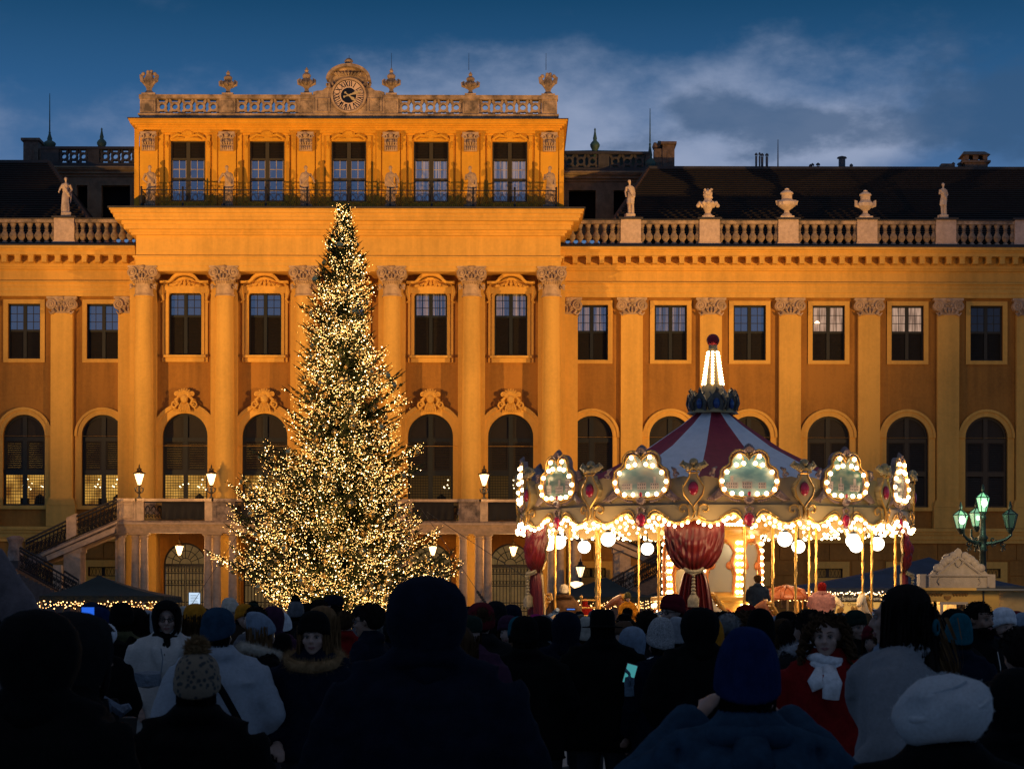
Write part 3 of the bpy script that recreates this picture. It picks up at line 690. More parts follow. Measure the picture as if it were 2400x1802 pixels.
for i, cx in enumerate(PB):
    pm = [M_PANE, M_PANE, M_PANE, M_PANE_C, M_PANE_C][i]
    win, X, hw, zb, zt, out = upper_window(cx, YP, 682, 834, 38.5, pm, 740, arch_px=13.4)
    o2 = 53/5000*YP
    mb = MB(); mb.prism([(X-o2, g(850)), (X+o2, g(850)), (X+o2, zt-.1), (X+o2*.86, zt+.25)]+arc(X, zt+.0, hw*1.1, .5, pi-.5, 8, .55)+[(X-o2*.86, zt+.25), (X-o2, zt-.1)], YP-.10, YP, holes=[out])
    mb2 = MB(); mb2.prism(arched(X, hw+.17, zb, zt-.3, .43, 12), YP-.16, YP-.101, holes=[out]); mb.merge(mb2)
    mb.box(X-o2+.1, X+o2-.1, YP-.34, YP-.105, zb-.16, zb-.02); mb.box(X-o2+.2, X+o2-.2, YP-.2, YP-.105, zb-.42, zb-.17)
    make('window_surround', mb, M_TRIM, palace)
    make('window_hood', hood(X, YP, g(668), o2+.08), M_TRIM, palace, 'auto')
    lit = 1.0 if i < 3 else .5
    win, X, hw, zb, zt, zs = room_window(cx, YP, 970, 1186, 53, lit, seed=20+i)
    mb = MB(); mb.prism(arched(X, hw+.42, zb, zs, hw+.42, 20), YP-.10, YP, holes=[arched(X, hw, zb, zs, hw, 20)])
    mb2 = MB(); mb2.prism(arched(X, hw+.62, zs-.6, zs, hw+.62, 20), YP-.24, YP-.101, holes=[arched(X, hw+.40, zs-.59, zs, hw+.40, 20)]); mb.merge(mb2)
    for s in (-1, 1): mb.box(X+s*(hw+.51)-.1, X+s*(hw+.51)+.1, YP-.2, YP-.102, zb, zs-.61)
    make('window_surround', mb, M_TRIM, palace)
    put('cartouche', cart_me, palace, (X, YP-.2, zt+.72), scale=.92)
    # arched doorway in the arcade
    hw = 50/5000*YP; zt = g(1273); zs = zt-hw
    fr = MB(); yw = YP+.2
    fr.prism(arched(X, hw, .02, zs), yw, yw+.12, holes=[arched(X, hw-.08, .1, zs-.01, hw-.09)])
    fr.box(X-hw, X+hw, yw-.02, yw+.1, zs-.12, zs+.02)
    for k in range(1, 8):
        a = pi*k/8; fr.path([(X+.35*cos(a), yw+.05, zs+.35*sin(a)), (X+(hw-.05)*cos(a), yw+.05, zs+(hw-.05)*sin(a))], .022, 4)
    for rr in (.35, .8): fr.path([(X+rr*cos(pi*k/12), yw+.05, zs+rr*sin(pi*k/12)) for k in range(13)], .022, 4)
    dr = make('gate', fr, M_IRON, palace)
    for s in (-1, 1):
        gl = MB(); x0, x1 = (X-hw+.06, X-.04) if s < 0 else (X+.04, X+hw-.06)
        for k in range(7): xx = x0+(x1-x0)*k/6; gl.box(xx-.022, xx+.022, yw+.03, yw+.07, .05, zs-.12)
        for zz in (.3, 1.7, 2.2, 3.2, zs-.55, zs-.16):
            gl.box(x0, x1, yw+.02, yw+.06, zz-.03, zz+.03)
        for k in range(6):
            xx = x0+(x1-x0)*(k+.5)/6
            for zz in (1.95, 3.4, zs-.35):
                gl.path([(xx+.08*cos(t*pi/4), yw+.01, zz+.12*sin(t*pi/4)) for t in range(8)], .014, 4, closed=True)
        make('gate_leaf', gl, M_IRON, dr)
    make('passage_wall', MB().box(X-hw-.3, X+hw+.3, yw+2.5, yw+2.6, 0, zt), mat('glowing passage wall', (.5, .4, .22), .8, var=.5, scale=.8, emit=(.5, .33, .13), estr=.15), dr)  # emission stands in for light inside the passage
# entablature of the central block
YE = 125.1
ge = lambda y: PZ(y, YE)
xl, xr = PX(318, YE), PX(1311, YE)
def block(z0, z1, pr, name='entablature_course', m=M_TRIM, back=YW+.2):
    make(name, MB().box(xl-pr*.95, xr+pr*.95, YE-pr, back, z0, z1), m, palace)
block(ge(637), ge(625), 0.0); block(ge(625), ge(613.5), .05); block(ge(613.5), ge(606), .10); block(ge(606), ge(602), .20)
block(ge(602), ge(554), 0.02)
block(ge(554), ge(549), .28, 'cornice'); block(ge(549), ge(543), .40, 'cornice'); block(ge(543), ge(533), .66, 'cornice'); block(ge(533), ge(525), .78, 'cornice'); 
block(ge(525), ge(519), 1.12, 'cornice'); block(ge(519), ge(510), 1.20, 'cornice'); block(ge(510), ge(503.5), 1.34, 'cornice'); block(ge(503.5), ge(500), 1.42, 'cornice')
block(ge(500)+.003, ge(496), 1.50, 'cornice_shade_strip', M_LEDGE)  # shaded cornice top drawn as a dark strip
# attic storey
YA = 125.9; ga = lambda y: PZ(y, YA)
ax0, ax1 = PX(328, YA), PX(1302, YA)
AW = [438, 623.5, 815, 1008, 1192.5]; AP = [347, 530.5, 715, 914.5, 1100.5, 1285]
holes = []
for cx in AW:
    X = PX(cx, YA); h = 41/5000*YA; holes.append(rect(X-h, X+h, ga(474), ga(332)))
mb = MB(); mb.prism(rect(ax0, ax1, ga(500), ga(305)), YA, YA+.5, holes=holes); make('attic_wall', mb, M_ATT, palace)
for s in (0, 1): 
    X = (ax0, ax1)[s]; make('attic_wall', MB().box(X-.002, X+.4, YA+.501, 140, ga(500), ga(305)) if s == 0 else MB().box(X-.4, X+.002, YA+.501, 140, ga(500), ga(305)), M_ATT, palace)
make('attic_wall', MB().box(ax0+.5, ax1-.5, 134, 134.3, ga(500), ga(245)), M_REARW, palace)
make('attic_roof', MB().box(ax0, ax1, YA, 140, ga(286)-.4, ga(286)-.05), M_ROOF, palace)
for i, cx in enumerate(AW):
    X = PX(cx, YA); h = 41/5000*YA; zb, zt = ga(474), ga(332); yw = YA+.18
    fr = MB(); fr.prism(rect(X-h, X+h, zb, zt), yw, yw+.12, holes=[rect(X-h+.08, X+h-.08, zb+.08, zt-.06)])
    zu, zm = ga(376), ga(421)
    fr.box(X-.11, X+.11, yw-.02, yw+.1, zb, zt-.04); fr.box(X-h+.05, X+h-.05, yw-.01, yw+.1, zm-.07, zm+.07); fr.box(X-h+.05, X+h-.05, yw-.005, yw+.1, zu, zu+.12)
    win = make('window', fr, mat('brown green window frame', (.05, .045, .02), .5), palace)
    pm = [M_PANE, M_PANE, M_PANE, M_PANE_C, M_PANE_C][i]
    for s in (-1, 1):
        x0, x1 = (X-h+.08, X-.11) if s < 0 else (X+.11, X+h-.08)
        b = pane_grid(win, x0+.03, x1-.03, zm+.08, zu-.02, 2, 2, yw+.05, pm, .04)
        b2 = pane_grid(win, x0+.03, x1-.03, zb+.1, zm-.08, 2, 2, yw+.05, pm, .04); b.merge(b2)
        make('glazing_bar', b, mat('pale glazing bar', (.42, .40, .38), .5), win)
        make('shutter', louvre_mb(x0, x1, zu+.12, zt-.06, yw+.02, .09).box(x0, x1, yw+.08, yw+.1, zu+.1, zt), M_SHUT, win)
    make('curtain_backing', MB().box(X-h, X+h, yw+.5, yw+.52, zb, zt), M_DARK, win)
    sh = MB()
    for k in range(-6, 7):
        a = pi/2+k*.235; sh.path([(X, YA-.06, zt+.30), (X+.28*cos(a), YA-.16, zt+.30+.26*sin(a)), (X+.40*cos(a), YA-.10, zt+.30+.36*sin(a))], [.04, .06, .03], 5)
    for s in (-1, 1):
        sh.path([(X+s*.35, YA-.08, zt+.32), (X+s*.6, YA-.14, zt+.36), (X+s*.85, YA-.10, zt+.22), (X+s*1.05, YA-.05, zt+.12)], [.05, .10, .08, .03], 6)
        sh.path([(X+s*.25, YA-.06, zt+.16), (X+s*.6, YA-.12, zt+.12), (X+s*.8, YA-.05, zt+.05)], [.04, .07, .03], 5)
        sh.box(X+s*1.22-.1, X+s*1.22+.1, YA-.12, YA-.002, zb, zt+.28); sh.path([(X+s*1.22, YA-.12, zt-.05), (X+s*1.25, YA-.2, zt-.3), (X+s*1.2, YA-.1, zt-.5)], [.04, .08, .03], 5)
    sh.box(X-1.32, X+1.32, YA-.16, YA-.125, zt+.55, zt+.62)
    make('window_ornament', sh, M_ATT, palace, 'auto')
ax = MB()
# brackets / capital ornaments
br = MB(); bw = 15/5000*YA
br.box(-bw*1.25, bw*1.25, -.34, 0, .92, 1.04)
br.box(-bw, bw, -.22, 0, 0, .92)
for s in (-1, 1): br.path([(s*(bw*.9+.16*cos(t*.7)*(1-t/14)), -.3, .78+.16*sin(t*.7)*(1-t/14)) for t in range(12)], .05, 5)
for k in range(5): br.path([((k-2)*.14, -.25, .62), ((k-2)*.16, -.36, .45), ((k-2)*.13, -.28, .32)], [.04, .07, .03], 5)
for k in range(6): br.path([((k-2.5)*.12, -.22, .3), ((k-2.5)*.12, -.29, .15), ((k-2.5)*.12, -.23, .02)], [.03, .05, .02], 5)
br.ball((0, -.32, .86), .14, 8, 5); br.ball((0, -.3, .55), .11, 8, 5)
br_me = br.mesh('bracket_ornament', [M_STONE], 'auto')
for cx in AP:
    X = PX(cx, YA)
    make('attic_pilaster', MB().box(X-.52, X+.52, YA-.14, YA-.002, ga(498), ga(305)), M_ATT, palace)
    for s in (-1, 1): make('attic_pilaster', MB().box(X+s*.72-.14, X+s*.72+.14, YA-.07, YA-.0015, ga(498), ga(305)), M_ATT, palace)
    put('bracket_ornament', br_me, palace, (X, YA-.15, ga(358)), scale=(1, 1, 1.05))
def ablock(z0, z1, pr, name='attic_cornice', m=M_ATT, back=139.9):
    make(name, MB().box(ax0-pr*.9, ax1+pr*.9, YA-pr, back, z0, z1), m, palace)
ablock(ga(314), ga(308), .12); ablock(ga(308), ga(303), .22); ablock(ga(303), ga(299), .34); ablock(ga(299), ga(296), .5); ablock(ga(296), ga(290), .62); ablock(ga(290), ga(286), .70); ablock(ga(286)+.002, ga(284), .76, 'cornice_shade_strip', M_LEDGE)  # last, dark strip carries the shade on top of the attic cornice
# attic balustrade
YBa = 125.8; gb = lambda y: PZ(y, YBa)
bx = lambda x: PX(x, YBa)
make('balustrade_base', MB().box(bx(326), bx(1304), YBa-.30, YBa+.35, gb(283.5), gb(271)), M_STONE_DK, palace)
make('balustrade_base', MB().box(bx(323), bx(1307), YBa-.36, YBa+.36, gb(274), gb(271)+.01), M_STONE_DK, palace)
PEDS = [(327, 363), (513, 550), (698, 732), (897, 931), (1082, 1120), (1267, 1303)]
for a, b in PEDS:
    mb = MB(); mb.box(bx(a), bx(b), YBa-.27, YBa+.27, gb(270.9), gb(236)); mb.box(bx(a)+.12, bx(b)-.12, YBa-.30, YBa-.272, gb(266), gb(241))
    make('balustrade_pedestal', mb, M_STONE_DK, palace)
make('handrail', MB().box(bx(325), bx(734), YBa-.33, YBa+.33, gb(235.8), gb(229)).box(bx(325), bx(734), YBa-.37, YBa+.37, gb(229), gb(227)), M_STONE_DK, palace)
make('handrail', MB().box(bx(896), bx(1305), YBa-.33, YBa+.33, gb(235.8), gb(229)).box(bx(896), bx(1305), YBa-.37, YBa+.37, gb(229), gb(227)), M_STONE_DK, palace)
for a, b in ((363, 513), (550, 698), (931, 1082), (1120, 1267)):
    ring_panel(bx(a), bx(b), gb(270.9), gb(235.8), YBa, 5+(0), M_STONE_DK)
    for e in (bx(a)+.07, bx(b)-.07): make('balustrade_stile', MB().box(e-.06, e+.06, YBa-.14, YBa+.14, gb(270.9), gb(235.8)), M_STONE_DK, palace)
# clock gable
cxp = 815.5; cyp = 228.5
S_ = YBa/5000
gz = lambda y: PZ(y, YBa)
X0 = bx(cxp)
def gx(x): return bx(x)
out = [(gx(732), gz(271)), (gx(899), gz(271)), (gx(899), gz(220)), (gx(890), gz(217)), (gx(877), gz(216)), (gx(868), gz(209)), (gx(862), gz(203)), (gx(858), gz(197)), (gx(857), gz(190)), (gx(862), gz(186))]
out += [(X0+50*S_*cos(a), gz(192)+34*S_*sin(a)) for a in [pi*k/18 for k in range(1, 18)]]
out += [(gx(2*cxp-862), gz(186)), (gx(2*cxp-857), gz(190)), (gx(2*cxp-858), gz(197)), (gx(2*cxp-862), gz(203)), (gx(2*cxp-868), gz(209)), (gx(2*cxp-877), gz(216)), (gx(2*cxp-890), gz(217)), (gx(732), gz(220))]
out = [p for i, p in enumerate(out) if i == 0 or (Vector(p)-Vector(out[i-1])).length > .01]
mb = MB(); mb.prism(out, YBa-.30, YBa+.5)
gable = make('clock_gable', mb, M_STONE_DK, palace)
mb = MB(); mb.box(gx(732), gx(899), YBa-.36, YBa-.302, gz(228), gz(221)) if False else None
mb = MB()
a_out = [(X0+52*S_*cos(a), gz(194)+37*S_*sin(a)) for a in [pi*k/24-.06 for k in range(25)]]
a_in = [(X0+46*S_*cos(a), gz(194)+30*S_*sin(a)) for a in [pi*k/24-.06 for k in range(24, -1, -1)]]
mb.prism(a_out+a_in, YBa-.75, YBa+.3)
for s in (-1, 1): mb.path([(X0+s*(49*S_-.02*t), YBa-.5, gz(196)-.30+.16*sin(t)) for t in (0, 1, 2, 3, 4)], .11, 6)
make('gable_moulding', mb, M_STONE_DK, gable)
mb = MB()
for s in (-1, 1):
    x0, x1 = (gx(738), gx(772)) if s < 0 else (gx(859), gx(893))
    mb.prism(rect(x0, x1, gz(266), gz(234)), YBa-.36, YBa-.302, holes=[rect(x0+.1, x1-.1, gz(264), gz(236))])
    mb.path([(X0+s*(36+8*sin(t*.5))*S_, YBa-.36, gz(205)+t*.12) for t in range(6)], .09, 5)
for k in range(-5, 6): mb.path([(X0+k*.12, YBa-.34, gz(182)), (X0+k*.2, YBa-.42, gz(176)), (X0+k*.24, YBa-.34, gz(170)-.04*abs(k))], [.04, .08, .03], 5)
make('gable_relief', mb, M_STONE_DK, gable, 'auto')
mb = MB()
for k in range(-5, 6):
    a = pi/2+k*.25; mb.path([(X0, YBa-.3, gz(156)), (X0+.17*cos(a), YBa-.36, gz(152)+.17*sin(a)), (X0+.24*cos(a), YBa-.28, gz(152)+.26*sin(a))], [.07, .08, .05], 5)
mb.ball((X0, YBa-.2, gz(157)), .22, 8, 6, sx=1.1)
make('shell_finial', mb, M_STONE_DK, gable, 'auto')
mb = MB(); mb.tube((X0, YBa, gz(146)), (X0, YBa, gz(131)), .02, .012, 5); make('lightning_rod', mb, M_IRON, gable)
Zc = gz(cyp)
mb = MB(); mb.prism(arc(X0, Zc, 41*S_, 0, 2*pi, 48)[:-1], YBa-.44, YBa-.302, holes=[arc(X0, Zc, 36.5*S_, 0, 2*pi, 48)[:-1]])
clock = make('clock', mb, M_STONE, palace)
make('dial', MB().prism(arc(X0, Zc, 36.6*S_, 0, 2*pi, 48)[:-1], YBa-.36, YBa-.31), M_DIAL, clock)
make('dial_rim', MB().prism(arc(X0, Zc, 36.4*S_, 0, 2*pi, 48)[:-1], YBa-.39, YBa-.362, holes=[arc(X0, Zc, 35.2*S_, 0, 2*pi, 48)[:-1]]), M_DIALBLK, clock)
make('dial_centre', MB().prism(arc(X0, Zc, 17.8*S_, 0, 2*pi, 36)[:-1], YBa-.38, YBa-.361), M_DIALBLK, clock)
num = ['XII', 'I', 'II', 'III', 'IIII', 'V', 'VI', 'VII', 'VIII', 'IX', 'X', 'XI']
def stroke(mb, x0, z0, x1, z1, w, rot, y):
    d = Vector((x1-x0, z1-z0)); L_ = d.length; n = Vector((-d.y, d.x))/L_*w/2
    q = [(x0-n.x, z0-n.y), (x0+n.x, z0+n.y), (x1+n.x, z1+n.y), (x1-n.x, z1-n.y)]
    ca, sa = cos(rot), sin(rot)
    mb.prism([(X0+px*ca+pz*sa, Zc-px*sa+pz*ca) for px, pz in q], y-.012, y)
for hnum, s in enumerate(num):
    rot = hnum*pi/6; mb = MB(); wd = {'I': .10, 'V': .20, 'X': .20}
    tot = sum(wd[c] for c in s)+.02*(len(s)-1); x = -tot/2; z0_, z1_ = 20.5*S_, 33.5*S_
    for c in s:
        w_ = wd[c]; m_ = x+w_/2
        if c == 'I': stroke(mb, m_, z0_, m_, z1_, .042, rot, YBa-.364)
        elif c == 'V': stroke(mb, m_, z0_, x+.01, z1_, .048, rot, YBa-.364); stroke(mb, m_+.004, z0_, x+w_-.01, z1_, .026, rot, YBa-.3645)
        else: stroke(mb, x+w_-.01, z0_, x+.01, z1_, .048, rot, YBa-.364); stroke(mb, x+.01, z0_, x+w_-.01, z1_, .026, rot, YBa-.3645)
        x += w_+.02
    make('numeral', mb, M_DIALBLK, clock)
for ang, L_, tail in ((R(128.5), 22*S_, 12*S_), (R(71), 31*S_, 13*S_)):
    mb = MB(); ca, sa = cos(pi/2-ang), sin(pi/2-ang); yy = YBa-.41 if L_ > 25*S_ else YBa-.40
    prof = [(-tail, .035), (-tail*.8, .07), (-tail*.6, .02), (0, .04), (L_*.3, .045), (L_*.6, .10), (L_*.75, .05), (L_*.85, .085), (L_, .012)]
    pts = [(X0+t*ca-w_*sa, Zc+t*sa+w_*ca) for t, w_ in prof]+[(X0+t*ca+w_*sa, Zc+t*sa-w_*ca) for t, w_ in reversed(prof)]
    mb.prism(pts, yy-.014, yy); make('clock_hand', mb, mat('pale gilded hand', (.62, .52, .30), .5, metal=.2), clock)
# wrought iron gallery railing
YG = 124.25; zg0, zg1 = PZ(496, YG), PZ(446, YG)
posts = [329+97.25*k for k in range(11)]
rail_parent = palace
def scroll_panel(x0, x1, z0, z1, y, nx, rr=.014):
    mb = MB(); p = (x1-x0)/nx; h = z1-z0
    mb.box(x0, x1, y-.03, y+.03, z1-.05, z1); mb.box(x0, x1, y-.015, y+.015, z0+h*.80, z0+h*.82); mb.box(x0, x1, y-.02, y+.02, z0+.05, z0+.09)
    for k in range(nx):
        cx = x0+p*(k+.5)
        mb.path([(cx+p*.40*cos(t*pi/5), y, z0+h*.58+h*.20*sin(t*pi/5)) for t in range(10)], rr, 4, closed=True)
        for s in (-1, 1):
            mb.path([(cx+s*p*(.25+.17*cos(t*.9)*(1-t/11)), y, z0+h*.24+h*.16*sin(t*.9)*(1-t/11)) for t in range(9)], rr, 4)
            mb.path([(cx, y, z0+h*.40), (cx+s*p*.30, y, z0+h*.62), (cx, y, z0+h*.78)], rr, 4)
        mb.box(cx-p*.5-.008, cx-p*.5+.008, y-.012, y+.012, z0+.05, z1-.04)
        mb.octa((cx, y, z0+h*.42), .035)
    return mb
for a, b in zip(posts, posts[1:]):
    make('railing_panel', scroll_panel(PX(a, YG), PX(b, YG), zg0, zg1, YG, 5), M_IRON, palace)
for a in posts: 
    X = PX(a, YG); make('railing_post', MB().box(X-.05, X+.05, YG-.05, YG+.05, zg0, zg1+.06).ball((X, YG, zg1+.12), .07, 6, 5), M_IRON, palace)
for s, xx in ((-1, 329), (1, posts[-1])):
    X = PX(xx, YG); mb = scroll_panel(0, 3.2, zg0, zg1, 0, 8)
    mb.xform(Matrix.Translation((X, YG, 0)) @ Matrix.Rotation(pi/2, 4, 'Z')); make('railing_panel', mb, M_IRON, palace)
    make('railing_panel', scroll_panel(min(X, X+s*.85), max(X, X+s*.85), zg0, zg1, YG+3.2, 2), M_IRON, palace)
# small floodlights standing on the gallery
for x in (430, 620, 1013, 1196):
    X = PX(x, YG); make('gallery_spotlight', MB().lathe([(.09, 0), (.12, .05), (.12, .22), (.16, .26)], (X-.12, YG+.25, zg0), 8).lathe([(.08, 0), (.14, .2)], (X+.14, YG+.2, zg0+.05), 8).box(X-.3, X+.3, YG+.1, YG+.3, zg0, zg0+.05), M_IRON, palace)

# ---------------------------------------------------------------- rear blocks with ring balustrades
YRr = 139.0; gr = lambda y: PZ(y, YRr)
def rear(xa, xb, y_top, dark_x, name):
    a, b = PX(xa, YRr), PX(xb, YRr)
    dy = y_top-359
    h = [rect(PX(d0, YRr), PX(d1, YRr), gr(530), gr(446+dy)) for d0, d1 in dark_x]
    mb = MB(); mb.prism(rect(a, b, gr(560), gr(418+dy)), YRr, YRr+.5, holes=h); blk = make('rear_block_wall', mb, M_REARW, palace)
    for d0, d1 in dark_x:
        x0, x1 = PX(d0, YRr), PX(d1, YRr); fr = MB(); fr.prism(rect(x0-.15, x1+.15, gr(530), gr(446+dy)+.15), YRr-.06, YRr-.002, holes=[rect(x0, x1, gr(529.9), gr(446+dy))])
        w = make('window_opening', fr, M_REARW, blk); make('dark_recess', MB().box(x0-.2, x1+.2, YRr+.9, YRr+1, gr(540), gr(440+dy)), M_DARK, w)
    for y0, y1, p in ((426, 420, .1), (420, 413, .3), (413, 409, .5), (409, 405, .62)): make('cornice', MB().box(a-p, b+p, YRr-p, YRr+5, gr(y0+dy), gr(y1+dy)), M_REARW, blk)
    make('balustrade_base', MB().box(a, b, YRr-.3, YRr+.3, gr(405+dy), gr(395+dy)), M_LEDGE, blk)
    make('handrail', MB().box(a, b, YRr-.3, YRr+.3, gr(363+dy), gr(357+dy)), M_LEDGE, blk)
    return blk
rb1 = rear(1290, 1521, 359, ((1331, 1394), (1436, 1470)), 'r')
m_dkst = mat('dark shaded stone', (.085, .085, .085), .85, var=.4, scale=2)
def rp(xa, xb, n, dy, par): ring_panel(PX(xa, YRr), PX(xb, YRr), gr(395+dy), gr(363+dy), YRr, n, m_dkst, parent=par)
rp(1318, 1400, 3, 0, rb1); rp(1425, 1510, 3, 0, rb1)
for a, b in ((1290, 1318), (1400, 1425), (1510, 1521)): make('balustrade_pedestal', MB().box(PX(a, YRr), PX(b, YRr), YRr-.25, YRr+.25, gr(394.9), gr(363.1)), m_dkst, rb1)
rb2 = rear(95, 335, 350, ((178, 203), (236, 303)), 'l')
rp(137, 205, 3, -9, rb2); rp(232, 330, 4, -9, rb2)
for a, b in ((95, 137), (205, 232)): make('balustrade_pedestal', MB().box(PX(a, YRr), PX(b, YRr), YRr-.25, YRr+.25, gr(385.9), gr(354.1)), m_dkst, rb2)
mb = MB()   # shallow domed roof behind the right ring balustrade
mb.prism([(PX(1300, 141), PZ(366, 141)), (PX(1515, 141), PZ(366, 141))]+[(PX(1395+110*cos(a), 141), PZ(358-6*sin(a), 141)) for a in (0.2, .8, 1.57, 2.3, 2.9)], 141, 147); make('roof', mb, M_COPPER, rb1)
def copper_finial(x, ytop, ybot, w, rod, parent):
    X = PX(x, YRr); h = gr(ytop)-gr(ybot); r = w/2/5000*YRr
    mb = MB(); mb.lathe([(r*.45, -.6), (r*.4, 0), (r*.55, h*.05), (r*.95, h*.22), (r, h*.30), (r*.8, h*.38), (r*.35, h*.48), (r*.42, h*.56), (r*.26, h*.72), (r*.14, h*.88), (r*.2, h*.93), (r*.05, h)], (X, YRr, gr(ybot)), 12)
    if rod: mb.tube((X, YRr, gr(ytop)), (X, YRr, gr(rod)), .045, .02, 6)
    make('roof_finial', mb, M_COPPER, parent, True)
copper_finial(114, 310, 352, 30, 222, rb2); copper_finial(236, 302, 352, 23, None, rb2)
copper_finial(1392, 300, 356, 23, None, rb1); copper_finial(1521, 333, 402, 28, 254, rb1)
for x0, x1, yt, par in ((57, 92, 332, rb2), (1549, 1577, 337, rb1)):
    a, b = PX(x0, 140), PX(x1, 140); mb = MB(); mb.box(a, b, 139.4, 140.8, PZ(400, 140), PZ(yt+6, 140)); mb.box(a-.12, b+.12, 139.2, 141, PZ(yt+6, 140)+.002, PZ(yt, 140)); mb.box(a+.3, b-.4, 139.35, 139.45, PZ(385, 140), PZ(360, 140)) 
    make('chimney', mb, M_BRICK, par)
make('chimney', MB().box(PX(1530, 140), PX(1550, 140), 139.5, 140.6, PZ(400, 140), PZ(352, 140)).lathe([(.12, 0), (.2, .2), (.1, .5)], (PX(1533, 140), 140, PZ(352, 140)), 8).lathe([(.12, 0), (.22, .25), (.1, .6)], (PX(1543, 140), 140, PZ(352, 140)), 8), M_BRICK, rb1)
make('chimney', MB().box(PX(93, 140), PX(137, 140), 139.5, 140.6, PZ(400, 140), PZ(354, 140)), M_BRICK, rb2)
# ================================================================ ground
def ground_mat():
    m = bpy.data.materials.new('pale gravel'); m.use_nodes = True; nt = m.node_tree; N = nt.nodes; L = nt.links; b = N['Principled BSDF']
    b.inputs['Roughness'].default_value = .9
    tc = N.new('ShaderNodeTexCoord'); n = N.new('ShaderNodeTexNoise'); n.inputs['Scale'].default_value = 40; n.inputs['Detail'].default_value = 8
    n2 = N.new('ShaderNodeTexNoise'); n2.inputs['Scale'].default_value = .5; n2.inputs['Detail'].default_value = 4
    L.new(tc.outputs['Object'], n.inputs[0]); L.new(tc.outputs['Object'], n2.inputs[0])
    ad = N.new('ShaderNodeMath'); ad.operation = 'ADD'; L.new(n.outputs[0], ad.inputs[0]); L.new(n2.outputs[0], ad.inputs[1])
    r = N.new('ShaderNodeValToRGB'); r.color_ramp.elements[0].position = .75; r.color_ramp.elements[1].position = 1.25
    r.color_ramp.elements[0].color = (.20, .195, .18, 1); r.color_ramp.elements[1].color = (.40, .38, .35, 1)
    L.new(ad.outputs[0], r.inputs[0]); L.new(r.outputs[0], b.inputs['Base Color'])
    bp = N.new('ShaderNodeBump'); bp.inputs['Strength'].default_value = .6; bp.inputs['Distance'].default_value = .01; L.new(n.outputs[0], bp.inputs['Height']); L.new(bp.outputs[0], b.inputs['Normal'])
    return m
gm = MB()
nx_, ny_ = 12, 18
make('ground', MB().add([(-600, -200, 0), (600, -200, 0), (600, 900, 0), (-600, 900, 0)], [(0, 1, 2, 3)]), ground_mat(), kind='structure')

# ================================================================ terrace
YT = 120.0
tz = lambda y, Y=YT: PZ(y, Y)
tx = lambda x, Y=YT: PX(x, Y)
M_TSTONE = mat('pinkish stone', (.64, .48, .33), .85, var=.25, bump=.4, scale=3)
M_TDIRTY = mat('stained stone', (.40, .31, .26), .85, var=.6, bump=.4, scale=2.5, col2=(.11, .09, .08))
terrace = empty('entrance_terrace', (tx(815), 121, 0), 'stone entrance terrace on columns with black cloths hung on its parapet', 'terrace')
mir = lambda x: 1630-x
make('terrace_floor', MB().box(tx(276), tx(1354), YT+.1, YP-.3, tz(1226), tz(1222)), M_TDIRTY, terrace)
make('terrace_ceiling', MB().box(tx(300), tx(1330), YT+.9, YP-.35, tz(1240), tz(1236)), M_TRIM, terrace)
for y0, y1, p in ((1250, 1245, 0), (1245, 1238, .06), (1238, 1231, .14), (1231, 1226.2, .34), (1226.2, 1222, .26)):
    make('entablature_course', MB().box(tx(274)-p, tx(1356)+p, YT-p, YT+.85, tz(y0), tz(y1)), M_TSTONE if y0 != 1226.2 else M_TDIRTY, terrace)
    for s, x in ((0, 274), (1, 1356)):
        X = tx(x); make('entablature_course', MB().box(X-p if s == 0 else X-.85, X+.85 if s == 0 else X+p, YT+.852, YP-.3, tz(y0), tz(y1)), M_TSTONE, terrace)
col_h = tz(1250)
tc_me = MB().lathe([(.30, 0), (.30, .12), (.25, .2), (.245, col_h*.4), (.205, col_h-.45), (.205, col_h-.32), (.24, col_h-.30), (.24, col_h-.26), (.21, col_h-.24), (.21, col_h-.16), (.29, col_h-.10)], n=20).box(-.30, .30, -.30, .30, col_h-.098, col_h).mesh('column', [M_TSTONE], 'auto')
cx_ = [284, 317, 338, 487, 508, 545]
for x in cx_ + [mir(v) for v in cx_] + [672, 693, 937, 958]: put('column', tc_me, terrace, (tx(x, YT+.4), YT+.4, 0))
for x in (284, 327, 497, 682, 948, 1133, 1303, 1346): put('column', tc_me, terrace, (tx(x, YT+3.4), YT+3.4, 0))
# parapet
ztop, zbot = tz(1170), tz(1221.9)
def pier(x0, x1, m=M_TSTONE, panel=True, ht=0.0):
    mb = MB(); mb.box(tx(x0), tx(x1), YT-.12, YT+.32, zbot, ztop-.16+ht); mb.box(tx(x0)-.06, tx(x1)+.06, YT-.18, YT+.38, ztop-.16+ht, ztop+ht)
    if panel and x1-x0 > 24: mb.prism(rect(tx(x0)+.14, tx(x1)-.14, zbot+.16, ztop-.28), YT-.15, YT-.121, holes=[rect(tx(x0)+.2, tx(x1)-.2, zbot+.22, ztop-.34)])
    make('parapet_pier', mb, m, terrace)
piers = [(274, 318.5), (319.5, 337), (480, 498), (498.5, 550, 'd'), (665, 698), (932, 965), (1075, 1124.5, 'd'), (1125, 1143), (1293, 1311), (1311.5, 1356)]
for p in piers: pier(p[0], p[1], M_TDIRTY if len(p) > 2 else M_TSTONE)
def iron(x0, x1, n):
    make('iron_panel', scroll_panel(tx(x0), tx(x1), zbot, ztop-.17, YT+.1, n, .02), M_IRON, terrace)
M_CLOTH = mat('black cloth', (.012, .012, .014), .8, var=.4, bump=.5, scale=1.2)
